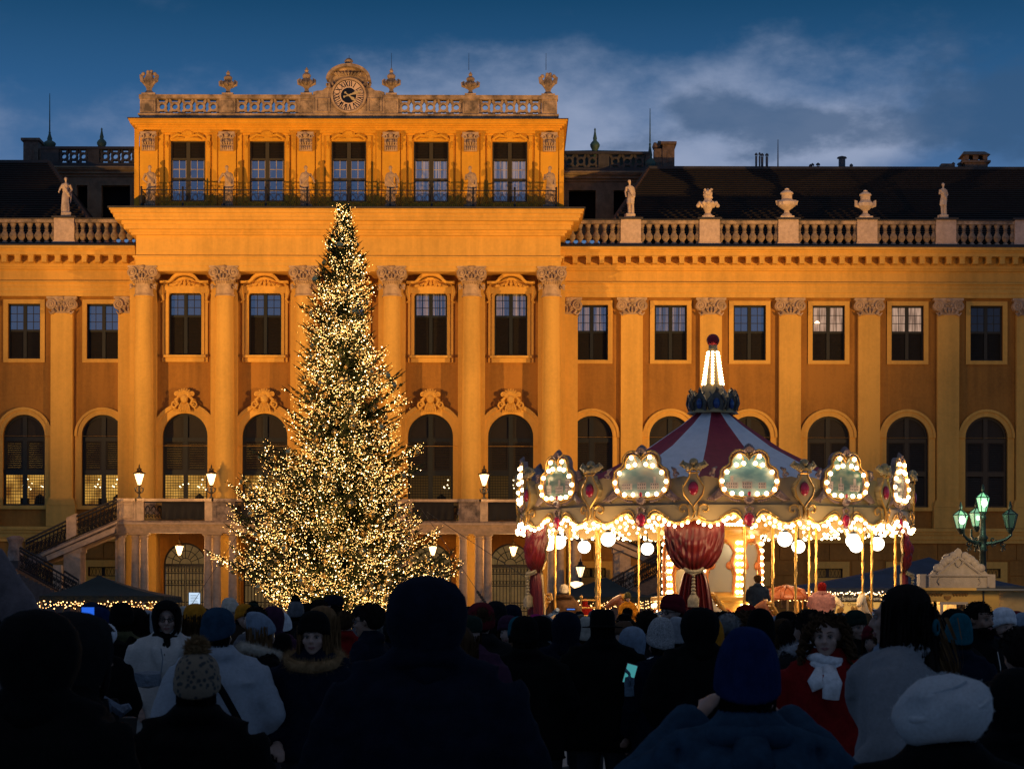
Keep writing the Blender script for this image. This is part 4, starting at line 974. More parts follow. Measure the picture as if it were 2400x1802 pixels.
def cloth(x0, x1):
    mb = MB(); n = 40; a, b = tx(x0), tx(x1); z0, z1 = zbot+.1, ztop-.2; vs = []; fs = []
    for j in range(7):
        for i in range(n+1):
            t = i/n; s = j/6
            vs.append((a+(b-a)*t, YT-.06-.03*sin(t*37+s*2)*s-.02*sin(t*11), z1+(z0-z1)*s-.05*sin(t*pi*3)*(s if s > .5 else 0)*.4))
    for j in range(6):
        for i in range(n): fs.append((j*(n+1)+i, j*(n+1)+i+1, (j+1)*(n+1)+i+1, (j+1)*(n+1)+i))
    mb.add(vs, fs); make('black_cloth', mb, M_CLOTH, terrace, True)
for a, b, i0, i1 in ((337, 480, 337, 378), (550, 665, 550, 566), (698, 932, 698, 700), (965, 1075, 1064, 1075), (1143, 1293, 1252, 1293)):
    make('parapet_rail', MB().box(tx(a), tx(b), YT-.13, YT+.33, ztop-.155, ztop-.005), M_TSTONE, terrace)
    iron(a+1, b-1, max(3, int((b-a)/14)))
    if a == 337: cloth(379, 479)
    elif a == 550: cloth(566, 664)
    elif a == 698: cloth(702, 928)
    elif a == 965: cloth(966, 1063)
    else: cloth(1144, 1250)
# ================================================================ staircases
M_STEP = mat('shade dark stone step', (.11, .09, .085), .85, var=.3, scale=5)  # darkened base colour stands for shade where the floodlights miss the stairs
def staircase(sgn, label):
    mx = (lambda x, Y: PX(x, Y)) if sgn < 0 else (lambda x, Y: 2*PX(815, YT)-PX(x, Y) if False else PX(815, YT)*2-PX(x, Y)+(PX(815, Y)-PX(815, YT))*0)
    Ya, Yb = 119.4, 122.2
    st = empty('staircase', (mx(150, Ya), 120.5, 0), label, 'staircase')
    pr = lambda pts, Y: [(mx(x, Y), PZ(y, Y)) for x, y in pts]
    # upper flight: side string with moulded lower edge
    make('string', MB().prism(pr([(274, 1219), (271, 1250), (112, 1316), (60, 1330), (60, 1312)], Ya), Ya, Ya+.35), M_TDIRTY, st)
    make('string_moulding', MB().prism(pr([(271, 1236), (268, 1250), (112, 1316), (108, 1305)], Ya), Ya-.10, Ya-.002), M_TSTONE, st)
    make('string_moulding', MB().prism(pr([(274, 1224), (274, 1229), (100, 1306), (96, 1301)], Ya), Ya-.16, Ya-.002), M_TSTONE, st)
    make('soffit', MB().prism(pr([(272, 1238), (271, 1249), (112, 1315), (62, 1329), (62, 1318)], Ya), Ya+.352, Yb), M_TSTONE, st)
    n = 22
    for i in range(n):
        t = i/n; x0 = 62+(272-62)*t; x1 = 62+(272-62)*(i+1)/n; y = 1316-(1316-1224)*(i+1)/n
        a, b = sorted((mx(x0, Ya), mx(x1, Ya)))
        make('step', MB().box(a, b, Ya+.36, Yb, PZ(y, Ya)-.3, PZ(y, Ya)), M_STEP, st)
    # pillar under the flight and the little end pillar
    make('pillar', MB().box(*sorted((mx(148, Ya), mx(187, Ya))), Ya+.1, Ya+1.6, 0, PZ(1296, Ya)).box(*sorted((mx(145, Ya), mx(190, Ya))), Ya+.04, Ya+1.66, PZ(1296, Ya)+.002, PZ(1284, Ya)), M_TSTONE, st)
    make('pillar', MB().box(*sorted((mx(262, Ya), mx(274, Ya))), Ya+1, Ya+1.8, 0, PZ(1250, Ya)), M_TSTONE, st)
    make('pier', MB().prism(pr([(155, 1215), (178, 1205), (178, 1256), (155, 1267)], Ya), Ya-.02, Ya+.36), M_TSTONE, st)
    # landing and its newel
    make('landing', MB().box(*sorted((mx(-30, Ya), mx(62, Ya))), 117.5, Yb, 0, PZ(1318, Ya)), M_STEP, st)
    make('newel', MB().lathe([(.5, 0), (.5, .3), (.42, .35), (.44, .8), (.36, 1.3), (.46, 1.5), (.5, 1.62), (.2, 1.75)], (mx(36, 118), 118, PZ(1332, 118)), 12), M_TDIRTY, st, True)
    # iron railings: bars and curls between the sloping rails
    def slope_rail(x0, y0, x1, y1, dy, Y):
        mb = MB(); P = lambda x, y: (mx(x, Y), Y, PZ(y, Y))
        mb.path([P(x0, y0), P(x1, y1)], .06, 5); mb.path([P(x0, y0+10), P(x1, y1+10)], .022, 4); mb.path([P(x0, y0+dy), P(x1, y1+dy)], .03, 4)
        nn = max(2, int(abs(x1-x0)/9))
        for k in range(nn+1):
            t = k/nn; x = x0+(x1-x0)*t; y = y0+(y1-y0)*t
            mb.path([P(x, y), P(x, y+dy)], .018, 4)
            if k < nn:
                xm = x+(x1-x0)/nn/2; ym = y+(y1-y0)/nn/2; rr = abs(x1-x0)/nn*.42
                for f, sc in ((.45, 1.0), (.78, .8)):
                    mb.path([P(xm+rr*sc*cos(q*.8)*(1-q/14), ym+dy*f+rr*1.3*sc*sin(q*.8)*(1-q/14)) for q in range(11)], .026, 4)
                mb.path([P(x, y+dy*.3), P(xm+rr*.5, ym+dy*.6), P(xm, ym+dy*.95)], .022, 4)
        make('iron_railing', mb, M_IRON, st)
    slope_rail(273, 1172, 178, 1212, 46, Ya+.1); slope_rail(155, 1223, 60, 1269, 46, Ya+.1); slope_rail(273, 1178, 60, 1276, 42, Yb-.1)
    # lower flight towards the court
    Yl = 117.0
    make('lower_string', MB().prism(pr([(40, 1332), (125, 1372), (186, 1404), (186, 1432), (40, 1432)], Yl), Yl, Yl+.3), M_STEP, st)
    for i in range(16):
        t0, t1 = i/16, (i+1)/16; xa_, xb_ = 36+150*t0, 36+150*t1; y = 1330+(1404-1330)*t1
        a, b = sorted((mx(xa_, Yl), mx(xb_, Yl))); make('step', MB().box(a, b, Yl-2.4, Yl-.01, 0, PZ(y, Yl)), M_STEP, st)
    make('pier', MB().box(*sorted((mx(125, Yl), mx(144, Yl))), Yl-.1, Yl+.4, 0, PZ(1326, Yl)), M_TSTONE, st)
    slope_rail(46, 1285, 125, 1327, 46, Yl+.1); slope_rail(150, 1340, 184, 1361, 36, Yl+.1); slope_rail(46, 1292, 180, 1368, 44, Yl-2.3)
    return st
staircase(-1, 'stone staircase with black iron railing climbing to the terrace beside the tent with green roof')
staircase(1, 'stone staircase behind the carousel climbing to the right end of the terrace')
# wall and lit window under the flight are part of the palace wings already; door lintel lights come below
# ================================================================ lanterns
def lantern_mb(r0, r1, h):
    """six sided tapering lantern: returns (frame, glass, core); bottom at z=0"""
    fr, gl = MB(), MB(); n = 6
    gl.lathe([(r1*.92, .02), (r0*.94, h)], n=n)
    for k in range(n):
        a = 2*pi*k/n; fr.tube((r1*cos(a), r1*sin(a), 0), (r0*cos(a), r0*sin(a), h), .013, n=4)
    fr.lathe([(r1*1.15, -.04), (r1*1.15, 0), (.01, .001)], n=n); fr.lathe([(r0*1.08, h), (r0*1.12, h+.03), (r0*.75, h+.12), (r0*.5, h+.16), (r0*.42, h+.26), (r0*.55, h+.29), (r0*.15, h+.36), (r0*.18, h+.42), (.01, h+.56)], n=12)
    for k in range(n):
        a = 2*pi*k/n; fr.ball((r0*1.1*cos(a), r0*1.1*sin(a), h+.05), .035, 5, 4)
    return fr, gl
fr, gl = lantern_mb(.29, .10, .62)
m_lframe = mat('dark bronze lantern frame', (.05, .035, .02), .45, metal=.6)
lf_me = fr.mesh('lantern_frame', [m_lframe]); lg_me = gl.mesh('lantern_glass', [M_LAMPGLASS])
core_me = MB().ball((0, 0, .30), .085, 8, 6, sz=1.8).mesh('flame_bulb', [M_LAMPCORE])
post = MB(); post.lathe([(.14, 0), (.15, .06), (.06, .12), (.05, .3), (.09, .38), (.05, .45), (.045, .66), (.12, .72)], n=10)
for k in range(4):
    a = k*pi/2+.3; post.path([(cos(a)*.05, sin(a)*.05, .30), (cos(a)*.2, sin(a)*.2, .42), (cos(a)*.22, sin(a)*.22, .58), (cos(a)*.1, sin(a)*.1, .64)], [.03, .04, .05, .02], 5)
post_me = post.mesh('lamp_post', [M_IRON], 'auto')
lampdesc = {325: 'lit lantern on the terrace parapet at the head of the left staircase', 494: 'lit lantern on the terrace parapet touching the left tip of the christmas tree',
            1134: 'lit lantern on the terrace parapet between the christmas tree and the carousel'}
for x in (325, 494, 1134):
    X = tx(x); o = empty('terrace_lantern', (X, YT+.1, ztop), lampdesc[x], 'lantern', 'lanterns on the terrace parapet')
    put('lamp_post', post_me, o, (0, 0, 0), local=True); put('lantern_frame', lf_me, o, (0, 0, .76), local=True); g_ = put('lantern_glass', lg_me, o, (0, 0, .76), local=True); put('flame_bulb', core_me, o, (0, 0, .76), local=True)
    d = bpy.data.lights.new('lantern_light', 'POINT'); d.energy = 130; d.color = (1, .58, .24); d.shadow_soft_size = .25; lo = bpy.data.objects.new('lantern_light', d); C.objects.link(lo); lo.parent = o; lo.location = (0, -.55, 1.1)
hang = {427: 'hanging lantern over the open gate with the white notice', 1014: 'hanging lantern glimpsed through the right side branches of the christmas tree', 1203: 'hanging lantern over the gate beside the red curtain of the carousel', 620: 'hanging lantern behind the christmas tree', }
for x in (427, 1014, 1203):
    Y = 122.3; X = PX(x if x != 427 else 420, Y); zb = PZ(1303, Y)
    o = empty('hanging_lantern', (X, Y, zb), hang[x], 'lantern', 'lanterns hanging under the terrace')
    ch = MB(); ch.tube((0, 0, .95), (0, 0, tz(1236)-zb-.1), .014, n=5)
    put('lantern_chain', ch.mesh('lantern_chain', [M_IRON]), o, (0, 0, 0), local=True)
    put('lantern_frame', lf_me, o, (0, 0, 0), scale=.86, local=True); put('lantern_glass', lg_me, o, (0, 0, 0), scale=.86, local=True); put('flame_bulb', core_me, o, (0, 0, 0), local=True)
    d = bpy.data.lights.new('lantern_light', 'POINT'); d.energy = 170; d.color = (1, .58, .24); d.shadow_soft_size = .3; lo = bpy.data.objects.new('lantern_light', d); C.objects.link(lo); lo.parent = o; lo.location = (0, -.5, .2)
# white notice board in the open gate
X = PX(456, 121.0)
nb = empty('notice_board', (X, 121.0, 0), 'glowing white notice board standing in the gate below the hanging lantern', 'notice board')
zz0, zz1 = PZ(1434, 121), PZ(1390, 121); w = 13/5000*121
put('board', MB().box(-w, w, -.03, .03, zz0, zz1).mesh('board', [emis('backlit notice', (.62, .80, 1.0), .95)]), nb, local=True)
tx_ = MB()
for k in range(9): tx_.box(-w*.75, w*(.4+.3*((k*7) % 3)/2), -.036, -.031, zz1-.16-.085*k, zz1-.14-.085*k)
put('text_line', tx_.mesh('text_line', [mat('grey print', (.15, .2, .25), .6)]), nb, local=True, kind=None)
put('stand', MB().box(-w-.03, -w-.001, -.04, .04, 0, zz1).box(w+.001, w+.03, -.04, .04, 0, zz1).mesh('stand', [M_IRON]), nb, local=True)

# ================================================================ statues and urns
def statue_mesh(seed, kind=0, base=2):
    rnd = random.Random(seed); mb = MB(); lean = rnd.uniform(-.06, .06); hipx = rnd.choice((-1, 1))*.05
    def robe(a, t): return 1+.10*sin(a*5+seed+t*3)*(1-t)+.05*sin(a*9+seed*2)
    if kind == 0:   # draped
        mb.lathe([(.30, 0), (.31, .3), (.27, .8), (.245, 1.2), (.20, 1.42), (.22, 1.7), (.26, 1.92), (.20, 2.04)], (hipx, 0, .0), 20, sx=1.0, sy=.72, mod=robe)
    else:           # bare legs below a tied cloth
        for s in (-1, 1): mb.path([(s*.12+hipx, 0, 0), (s*.13+hipx, -.05*(s*hipx > 0), .55), (s*.12, 0, 1.1)], [.09, .105, .16], 8)
        mb.lathe([(.30, .75), (.27, .95), (.24, 1.25), (.20, 1.42), (.22, 1.7), (.25, 1.92), (.20, 2.04)], (hipx*.5, 0, 0), 20, sx=1.0, sy=.72, mod=robe)
        mb.path([(.25*hipx/.05, .1, 0), (.25*hipx/.05, .1, .9)], [.14, .1], 7)
    mb.path([(0, 0, 2.0), (lean*.5, -.02, 2.2)], [.09, .075], 8)
    mb.ball((lean, -.04, 2.33), .125, 10, 8, sx=.9, sz=1.22); mb.ball((lean, .04, 2.37), .13, 8, 6)
    for s in (-1, 1):
        ps = rnd.choice(('chest', 'down', 'out', 'hip'))
        sh = Vector((s*.24, 0, 1.96))
        if ps == 'chest': pts = [sh, (s*.34, -.02, 1.62), (s*.05, -.26, 1.72)]
        elif ps == 'down': pts = [sh, (s*.36, .0, 1.58), (s*.33, -.12, 1.24)]
        elif ps == 'out': pts = [sh, (s*.44, -.05, 1.66), (s*.52, -.16, 1.40)]
        else: pts = [sh, (s*.42, .05, 1.6), (s*.22, -.12, 1.38)]
        mb.path(pts, [.10, .075, .055], 8); mb.ball(tuple(pts[-1]), .07, 6, 5)
    s = rnd.choice((-1, 1))
    mb.path([(s*.22, -.12, 1.95), (s*.05, -.24, 1.6), (-s*.18, -.2, 1.3), (-s*.3, 0, 1.1)], [.05, .07, .08, .04], 6)
    mb.path([(-s*.26, .1, 1.9), (-s*.34, .14, 1.3), (-s*.30, .1, .7)], [.05, .09, .05], 6)
    if base: mb.box(-.36, .36, -.30, .30, -.30, .02)
    return remeshed(mb, .035, 'statue', [M_STONE if base == 1 else M_STONE2], 1)
M_SHINE = M_STONE
attic_desc = ['stone statue on the gallery at the far left corner of the clock block', 'stone statue standing between the first two gallery windows', 'stone statue just left of the middle gallery window under the clock',
              'stone statue just right of the middle gallery window holding drapery', 'stone statue standing between the last two gallery windows', 'stone statue on the gallery at the right corner of the clock block']
for i, cx in enumerate(AP):
    Y = 124.95; me = statue_mesh(11+i*7, 0, 1); zt, zb = PZ(389, Y), PZ(493, Y); s = (zt-zb)/2.8
    o = put('statue', me, None, (PX(cx+(2 if i in (0,) else 0), Y), Y, zb+.30*s), rotz=(.15 if i < 3 else -.15), scale=s); tag(o, attic_desc[i], 'statue', 'statues along the gallery')
zped = bz1+.36
for cx, yt, sd, kd, lab in ((153, 418, 3, 0, 'draped stone statue on the balustrade at the left edge beside the clock block'), (1474, 421, 8, 1, 'stone male statue on the balustrade just right of the clock block'), (2208, 427, 5, 1, 'crowned stone statue on the balustrade of the right wing beyond the urns')):
    zt = PZ(yt, YB); s = (zt-zped)/2.78; me = statue_mesh(sd, kd)
    o = put('statue', me, None, (wx(cx, YB), YB, zped+.30*s), rotz=.2, scale=(s*.95, s*.95, s)); tag(o, lab, 'statue', 'statues on the wing balustrades')
def urn(x, ytop, zbase, Y, wpx, kind, label, m=M_STONE2):
    h = PZ(ytop, Y)-zbase; r = wpx/2/5000*Y; X = PX(x, Y); mb = MB()
    if kind == 'flame':     # narrow foot, garlanded bowl, stacked lid
        mb.box(-.33, .33, -.33, .33, 0, h*.08); mb.lathe([(r*.42, h*.08), (r*.28, h*.16), (r*.22, h*.24), (r*.5, h*.34), (r*.78, h*.46), (r*.62, h*.56), (r*.40, h*.60), (r*.48, h*.66), (r*.50, h*.72), (r*.32, h*.78), (r*.16, h*.82), (r*.24, h*.88), (r*.15, h*.94), (.01, h)], n=16, mod=lambda a, t: 1+.10*sin(a*8) if .3 < t < .55 else 1)
        for s in (-1, 1): mb.path([(s*r*.5, 0, h*.38), (s*r*.92, 0, h*.44), (s*r*.97, 0, h*.54), (s*r*.72, 0, h*.60)], [.09, .12, .09, .05], 6)
        for k in range(8): a = k*pi/4; mb.path([(r*.7*cos(a), r*.7*sin(a), h*.54), (r*.86*cos(a), r*.86*sin(a), h*.42), (r*.5*cos(a), r*.5*sin(a), h*.34)], [.05, .08, .04], 5)
    elif kind == 'eagle':   # winged corner vase
        mb.box(-.40, .40, -.36, .36, 0, h*.07); mb.lathe([(r*.7, h*.07), (r*.55, h*.12), (r*.30, h*.2), (r*.34, h*.28), (r*.62, h*.45), (r*.66, h*.6), (r*.5, h*.72), (r*.36, h*.85), (r*.2, h*.95), (.02, h)], n=14, mod=lambda a, t: 1+.14*sin(a*6+t*9))
        for s in (-1, 1): 
            mb.path([(s*r*.35, 0, h*.5), (s*r*.85, -.05, h*.62), (s*r*.98, 0, h*.80), (s*r*.75, 0, h*.88)], [.12, .16, .12, .05], 6)
            mb.path([(s*r*.4, -.1, h*.4), (s*r*.7, -.15, h*.55), (s*r*.8, -.1, h*.75)], [.08, .12, .04], 6)
            mb.ball((s*r*.7, -.05, h*.86), .12, 6, 5)
        for k in range(7): mb.ball((.12*cos(k*2.1), .12*sin(k*2.1), h*(.78+.03*k)), .11, 6, 4)
    elif kind == 'bouquet':
        mb.box(-.36, .36, -.34, .34, 0, h*.06); mb.lathe([(r*.55, h*.06), (r*.42, h*.13), (r*.26, h*.17), (r*.34, h*.26), (r*.48, h*.36), (r*.62, h*.42), (r*.66, h*.5), (r*.45, h*.58), (r*.3, h*.68), (r*.42, h*.74), (r*.4, h*.82), (r*.2, h*.92), (.02, h)], n=18, mod=lambda a, t: 1+.08*sin(a*10) if .3 < t < .6 else 1)
        for s in (-1, 1):
            for k in range(6): mb.ball((s*r*(.55+.09*k), -.05*(k % 2), h*(.42+.045*(2.5-abs(k-2.5)))), .12, 6, 5)
        for k in range(14): a = k*2.4; mb.ball((r*.36*cos(a), r*.36*sin(a), h*(.70+.02*k)), .085, 6, 4)
        for k in range(8): a = k*pi/4; mb.ball((r*.62*cos(a), r*.62*sin(a), h*.49), .12, 6, 5)
    else:                   # tall necked vase with shoulders
        sc = 1.0 if kind == 'vase' else .9
        mb.box(-.40, .40, -.38, .38, 0, h*.06); mb.lathe([(r*.62, h*.06), (r*.5, h*.13), (r*.28, h*.18), (r*.24, h*.27), (r*.55*sc, h*.33), (r*.88*sc, h*.42), (r*.90*sc, h*.52), (r*.66*sc, h*.60), (r*.50, h*.63), (r*.52, h*.78), (r*.66, h*.80), (r*.62, h*.84), (r*.40, h*.89), (r*.2, h*.93), (r*.22, h*.96), (.02, h)], n=24, mod=lambda a, t: 1+.05*sin(a*14) if .3 < t < .58 else 1)
        if kind == 'eared':
            for s in (-1, 1): mb.path([(s*r*.6, 0, h*.42), (s*r*.95, 0, h*.46), (s*r*1.0, 0, h*.62), (s*r*.8, 0, h*.58)], [.12, .14, .10, .05], 6)
        else:
            for s in (-1, 1): mb.path([(s*r*.7, 0, h*.56), (s*r*.98, 0, h*.54), (s*r*.96, 0, h*.44)], [.1, .13, .05], 6)
    o = put('urn', mb.mesh('urn', [m], 'auto'), None, (X, Y, zbase)); tag(o, label, 'urn')
    return o
zA = gb(227)
for x, yt, k, w, lab in ((347, 168, 'eagle', 38, 'winged stone vase on the left end of the clock block balustrade'), (532, 167, 'flame', 40, 'stone urn on the clock block second from its left end'), (716, 159, 'flame', 40, 'stone urn directly left of the clock'),
                    (914.5, 160, 'flame', 40, 'stone urn directly right of the clock'), (1100, 169, 'flame', 40, 'stone urn on the clock block second from its right end'), (1282, 172, 'eagle', 38, 'winged stone vase on the right end of the clock block balustrade')):
    urn(x, yt, zA+.002, YBa, w, k, lab, M_STONE_DK)['group'] = 'urns on the clock block'
for x in (914.5, 1096, 1277):
    o = put('lightning_rod', MB().tube((0, 0, 0), (0, 0, 1.0), .018, .01, 5).mesh('lightning_rod', [M_IRON]), palace, (PX(x, YBa), YBa+.1, PZ(164, YBa)))
for x, yt, k, w, lab in ((1657, 441, 'bouquet', 46, 'stone flower urn on the right wing balustrade nearest the clock block'), (1842, 439, 'vase', 47, 'plain bulging stone urn on the balustrade above the carousel right side'), (2026, 443, 'eared', 44, 'eared stone urn on the balustrade before the crowned statue')):
    urn(x, yt, zped, YB, w, k, lab)['group'] = 'urns on the right wing'
# ================================================================ christmas tree
YTR = 95.0
S2 = YTR/5000
def fol_mat():
    m = bpy.data.materials.new('spruce needles'); m.use_nodes = True; nt = m.node_tree; N = nt.nodes; L = nt.links; b = N['Principled BSDF']
    b.inputs['Roughness'].default_value = .55; b.inputs['Specular IOR Level'].default_value = .3
    tc = N.new('ShaderNodeTexCoord'); n = N.new('ShaderNodeTexNoise'); n.inputs['Scale'].default_value = 1.3; n.inputs['Detail'].default_value = 4
    r = N.new('ShaderNodeValToRGB'); r.color_ramp.elements[0].position = .35; r.color_ramp.elements[1].position = .65
    r.color_ramp.elements[0].color = (.036, .056, .018, 1); r.color_ramp.elements[1].color = (.12, .13, .034, 1)
    L.new(tc.outputs['Object'], n.inputs[0]); L.new(n.outputs[0], r.inputs[0]); L.new(r.outputs[0], b.inputs['Base Color'])
    return m
M_NEEDLE = fol_mat(); M_BARK = mat('spruce bark', (.10, .065, .04), .9, var=.3, scale=4)
M_BAUBLE = mat('gold bauble', (.80, .48, .14), .22, metal=.9)
M_BAUBLE_L = mat('bright gold bauble', (.85, .60, .25), .12, metal=.95)
D2S = 1.085
prof = [(445, 741, 742), (460, 737, 746), (485, 728, 756), (520, 710, 768), (560, 692, 780), (600, 684, 798), (625, 672, 806), (650, 662, 812), (700, 651, 808), (750, 650, 818), (800, 632, 838), (830, 640, 858), (860, 618, 862),
        (890, 628, 872), (920, 606, 868), (960, 612, 880), (1000, 560, 905), (1040, 520, 912), (1075, 500, 915), (1120, 482, 905), (1160, 478, 920), (1200, 470, 955), (1240, 458, 985), (1270, 480, 985), (1295, 530, 940), (1318, 570, 860), (1340, 640, 800)]
def half(y):
    for (a, l0, r0), (b, l1, r1) in zip(prof, prof[1:]):
        if a <= y <= b:
            t = (y-a)/(b-a); return l0+(l1-l0)*t, r0+(r1-r0)*t
    return prof[-1][1:] if y > 1000 else prof[0][1:]
ax_x = lambda y: 741-(y-445)*.006
trX, trZ = PX(738*D2S, YTR), 0
tree = empty('christmas_tree', (PX(738*D2S, YTR), YTR, 0), 'tall lit spruce christmas tree with gold baubles in front of the palace', 'christmas tree')
def build_tree():
    rnd = random.Random(4)
    fol = MB(); wood = MB(); tips = []
    zt = PZ(447*D2S, YTR)
    wood.path([(trX, YTR, 0), (trX, YTR, zt*.4), (trX+.05, YTR, zt*.8), (PX(741.5*D2S, YTR), YTR, zt)], [.28, .19, .08, .01], 10)
    # trunk as its own part
    trunk = MB(); trunk.merge(wood); make('trunk', trunk, M_BARK, tree, True)
    br = MB()
    fv, ff = [], []
    def needle_spray(p, d, ln, wid):
        """a twig: a spindle of narrow blades around a stem"""
        d = d.normalized(); up = Vector((0, 0, 1)); a = d.cross(up)
        if a.length < .01: a = Vector((1, 0, 0))
        a.normalize(); b = a.cross(d)
        nb = 5
        for k in range(nb):
            t = (k+.3)/nb
            for s in (-1, 1):
                q = p+d*ln*t; side = (a*s*rnd.uniform(.6, 1)+b*rnd.uniform(-.5, .5)).normalized()
                tip = q+(side*.75+d*.75)*wid*(1.1-.6*t)
                w = d*.028+b*.01
                i = len(fv); fv.extend((q-w, q+w, tip)); ff.append((i, i+1, i+2))
        i = len(fv); e = p+d*ln; w = a*.03; fv.extend((p-w, p+w, e)); ff.append((i, i+1, i+2))
        w = b*.03; i = len(fv); fv.extend((p-w, p+w, e)); ff.append((i, i+1, i+2))
    y = 452.0; specials = []
    def branch(y, az, ln, rise, spread=1.0):
        x_ax = PX(ax_x(y)*D2S, YTR); z0 = PZ(y*D2S, YTR)
        d = Vector((cos(az), sin(az), 0)); n = max(4, int(ln/.35)); pts = []
        for i in range(n+1):
            t = i/n; up = rise*t*ln - .10*ln*sin(t*pi) + .18*ln*t**3*.6
            pts.append(Vector((x_ax, YTR, z0)) + d*(ln*t) + Vector((0, 0, up)) + Vector((rnd.gauss(0, .02), rnd.gauss(0, .02), rnd.gauss(0, .02)))*ln*.3)
        br.path(pts, [.012+.035*(1-i/n)*min(1, ln/3) for i in range(n+1)], 4)
        side = Vector((-d.y, d.x, 0))
        L_ = 0
        for i in range(1, n+1):
            t = i/n
            if t < .18 and ln > 1: continue
            seg = pts[i]-pts[i-1]
            for q in (0, .5):
                p = pts[i-1]+seg*q
                wid = min(.85, .28+ln*.16)*(1.05-.75*t)*spread
                for s in (-1, 1):
                    td = (seg.normalized()*rnd.uniform(.5, .9)+side*s*rnd.uniform(.6, 1)+Vector((0, 0, rnd.uniform(-.45, .15)))).normalized()
                    m = max(1, int(wid/.17)); pp = p.copy()
                    for k in range(m):
                        nd = (td+Vector((rnd.gauss(0, .16), rnd.gauss(0, .16), rnd.gauss(0, .14)))).normalized()
                        needle_spray(pp, nd, .25, .13)
                        if k: needle_spray(pp, (nd+side*rnd.uniform(-1, 1)*.9).normalized(), .2, .12)
                        pp = pp+nd*.19
                    tips.append((pp, (p-Vector((x_ax, YTR, 0))).to_2d().length, td, t))
                    if rnd.random() < .6: tips.append((p+(pp-p)*.5+Vector((0, 0, -.05)), 0, td, t))
        needle_spray(pts[-1]-seg*.3, seg, .36, .12); tips.append((pts[-1], ln, seg.normalized(), 1))
    y = 450.0
    while y < 1338:
        lx, rx = half(y); axx = ax_x(y)
        hl, hr = (axx-lx)*D2S*S2, (rx-axx)*D2S*S2
        hm = (hl+hr)/2
        cnt = int(5+hm*2.1)
        off = rnd.uniform(0, 7)
        for k in range(cnt):
            az = off+2*pi*k/cnt+rnd.gauss(0, .15)
            c = cos(az); f = (1-c)/2
            base = hl*f+hr*(1-f)
            ln = base*(.93+.16*noise.noise(Vector((az*1.3, y*.022, 3.1)))*1.6)*rnd.uniform(.72, 1.06)
            if sin(az) > .35 and ln > 2: 
                if rnd.random() < .45: continue
            branch(y+rnd.uniform(-5, 5)+6, az, max(.12, ln), (.45 if y < 620 else .22 if y < 900 else .08)+rnd.gauss(0, .06))
        y += 5.6+min(hm, 3.6)*2.1
    # boughs that stand out of the outline in the photograph
    for yy, az, ln, rise, in ((1068, pi-.12, 5.15, -.02), (1090, pi+.15, 4.5, 0.0), (1010, pi+.1, 4.0, .08), (1238, pi-.05, 5.35, .02), (1252, pi-.3, 4.6, 0), (1212, pi+.2, 4.9, .02), (1140, pi-.1, 4.9, .03), (875, 3.05, 2.6, .18), (822, 3.2, 2.05, .18),
                          (893, .05, 2.72, .22), (900, -.3, 2.7, .18), (1006, .1, 3.55, .12), (1000, -.15, 3.6, .10), (1040, .05, 3.45, .06), (1170, .05, 4.35, .03), (1180, -.15, 4.5, -.02), (1236, -.05, 5.3, -.02), (1245, .1, 5.3, -.03), (1225, -.2, 4.9, 0), (1215, .1, 4.8, 0),
                          (778, .1, 1.9, .2), (655, .05, 1.38, .35), (640, 3.1, 1.2, .35), (1262, -1.2, 4.2, -.02), (1275, -1.8, 4.0, -.02), (1285, -2.3, 3.6, -.05), (1290, -.9, 3.4, -.05)):
        branch(yy, az, ln, rise, 1.15)
    make('branch', br, M_BARK, tree, kind='stuff')
    crown = MB(); crown.v = [tuple(v) for v in fv]; crown.f = ff; crown.m = [0]*len(ff)
    make('crown', crown, M_NEEDLE, tree, kind='stuff')
    # string lights
    L0, L1, L2 = MB(), MB(), MB(); cntl = 0
    for p, dist, td, t in tips:
        if p.y > YTR+2.2: continue
        if p.z > zt-1.5 and rnd.random() < .62: continue
        den = noise.noise(Vector((p.x*.9, p.y*.9, p.z*1.1)))
        if rnd.random() < .38+den*1.4:
            for _ in range(2):
                q = p+Vector((rnd.gauss(0, .13), rnd.gauss(0, .13), rnd.gauss(0, .11))); L0.octa(q, rnd.choice((.009, .012, .014)))
        if rnd.random() > (.33 if t > .3 else .14)*(1+den*1.9): continue
        q = p+Vector((rnd.gauss(0, .07), rnd.gauss(0, .07)-.03, rnd.gauss(0, .07)))
        r = rnd.random()
        if r < .24: L2.octa(q, .021)
        elif r < .28: L2.octa(q, .030)
        else: L1.octa(q, .0165)
        cntl += 1
    for k in range(14):     # lights wound round the leading shoot
        zz = zt+.02-k*.11; a = k*2.3; rr = .02+.012*k; L2.octa((PX(741.5*D2S, YTR)+rr*cos(a), YTR+rr*sin(a)-.05, zz), .026)
    make('string_lights', L2, emis('warm white tree light', (1.0, .70, .32), 14.0), tree, kind='stuff')
    make('string_lights', L0, emis('tiny amber tree light', (1.0, .50, .12), 8.0), tree, kind='stuff')
    make('string_lights', L1, emis('small warm tree light', (1.0, .60, .20), 7.0), tree, kind='stuff')
    # baubles
    me1 = MB().ball((0, 0, 0), .13, 12, 8).lathe([(.03, .12), (.03, .16)], n=6).mesh('bauble', [M_BAUBLE], True); me2 = MB().ball((0, 0, 0), .17, 12, 8).lathe([(.03, .16), (.03, .2)], n=6).mesh('bauble', [M_BAUBLE_L], True)
    cand = [p for p, dist, td, t in tips if t > .45 and p.y < YTR+.3]
    rnd.shuffle(cand); used = []
    for p in cand:
        if len(used) >= 285: break
        if any((p-u).length < .42 for u in used): continue
        used.append(p); put('bauble', me1 if rnd.random() < .65 else me2, tree, (p.x+rnd.uniform(-.05, .05), p.y-.10, p.z-.2), scale=rnd.uniform(.8, 1.15))
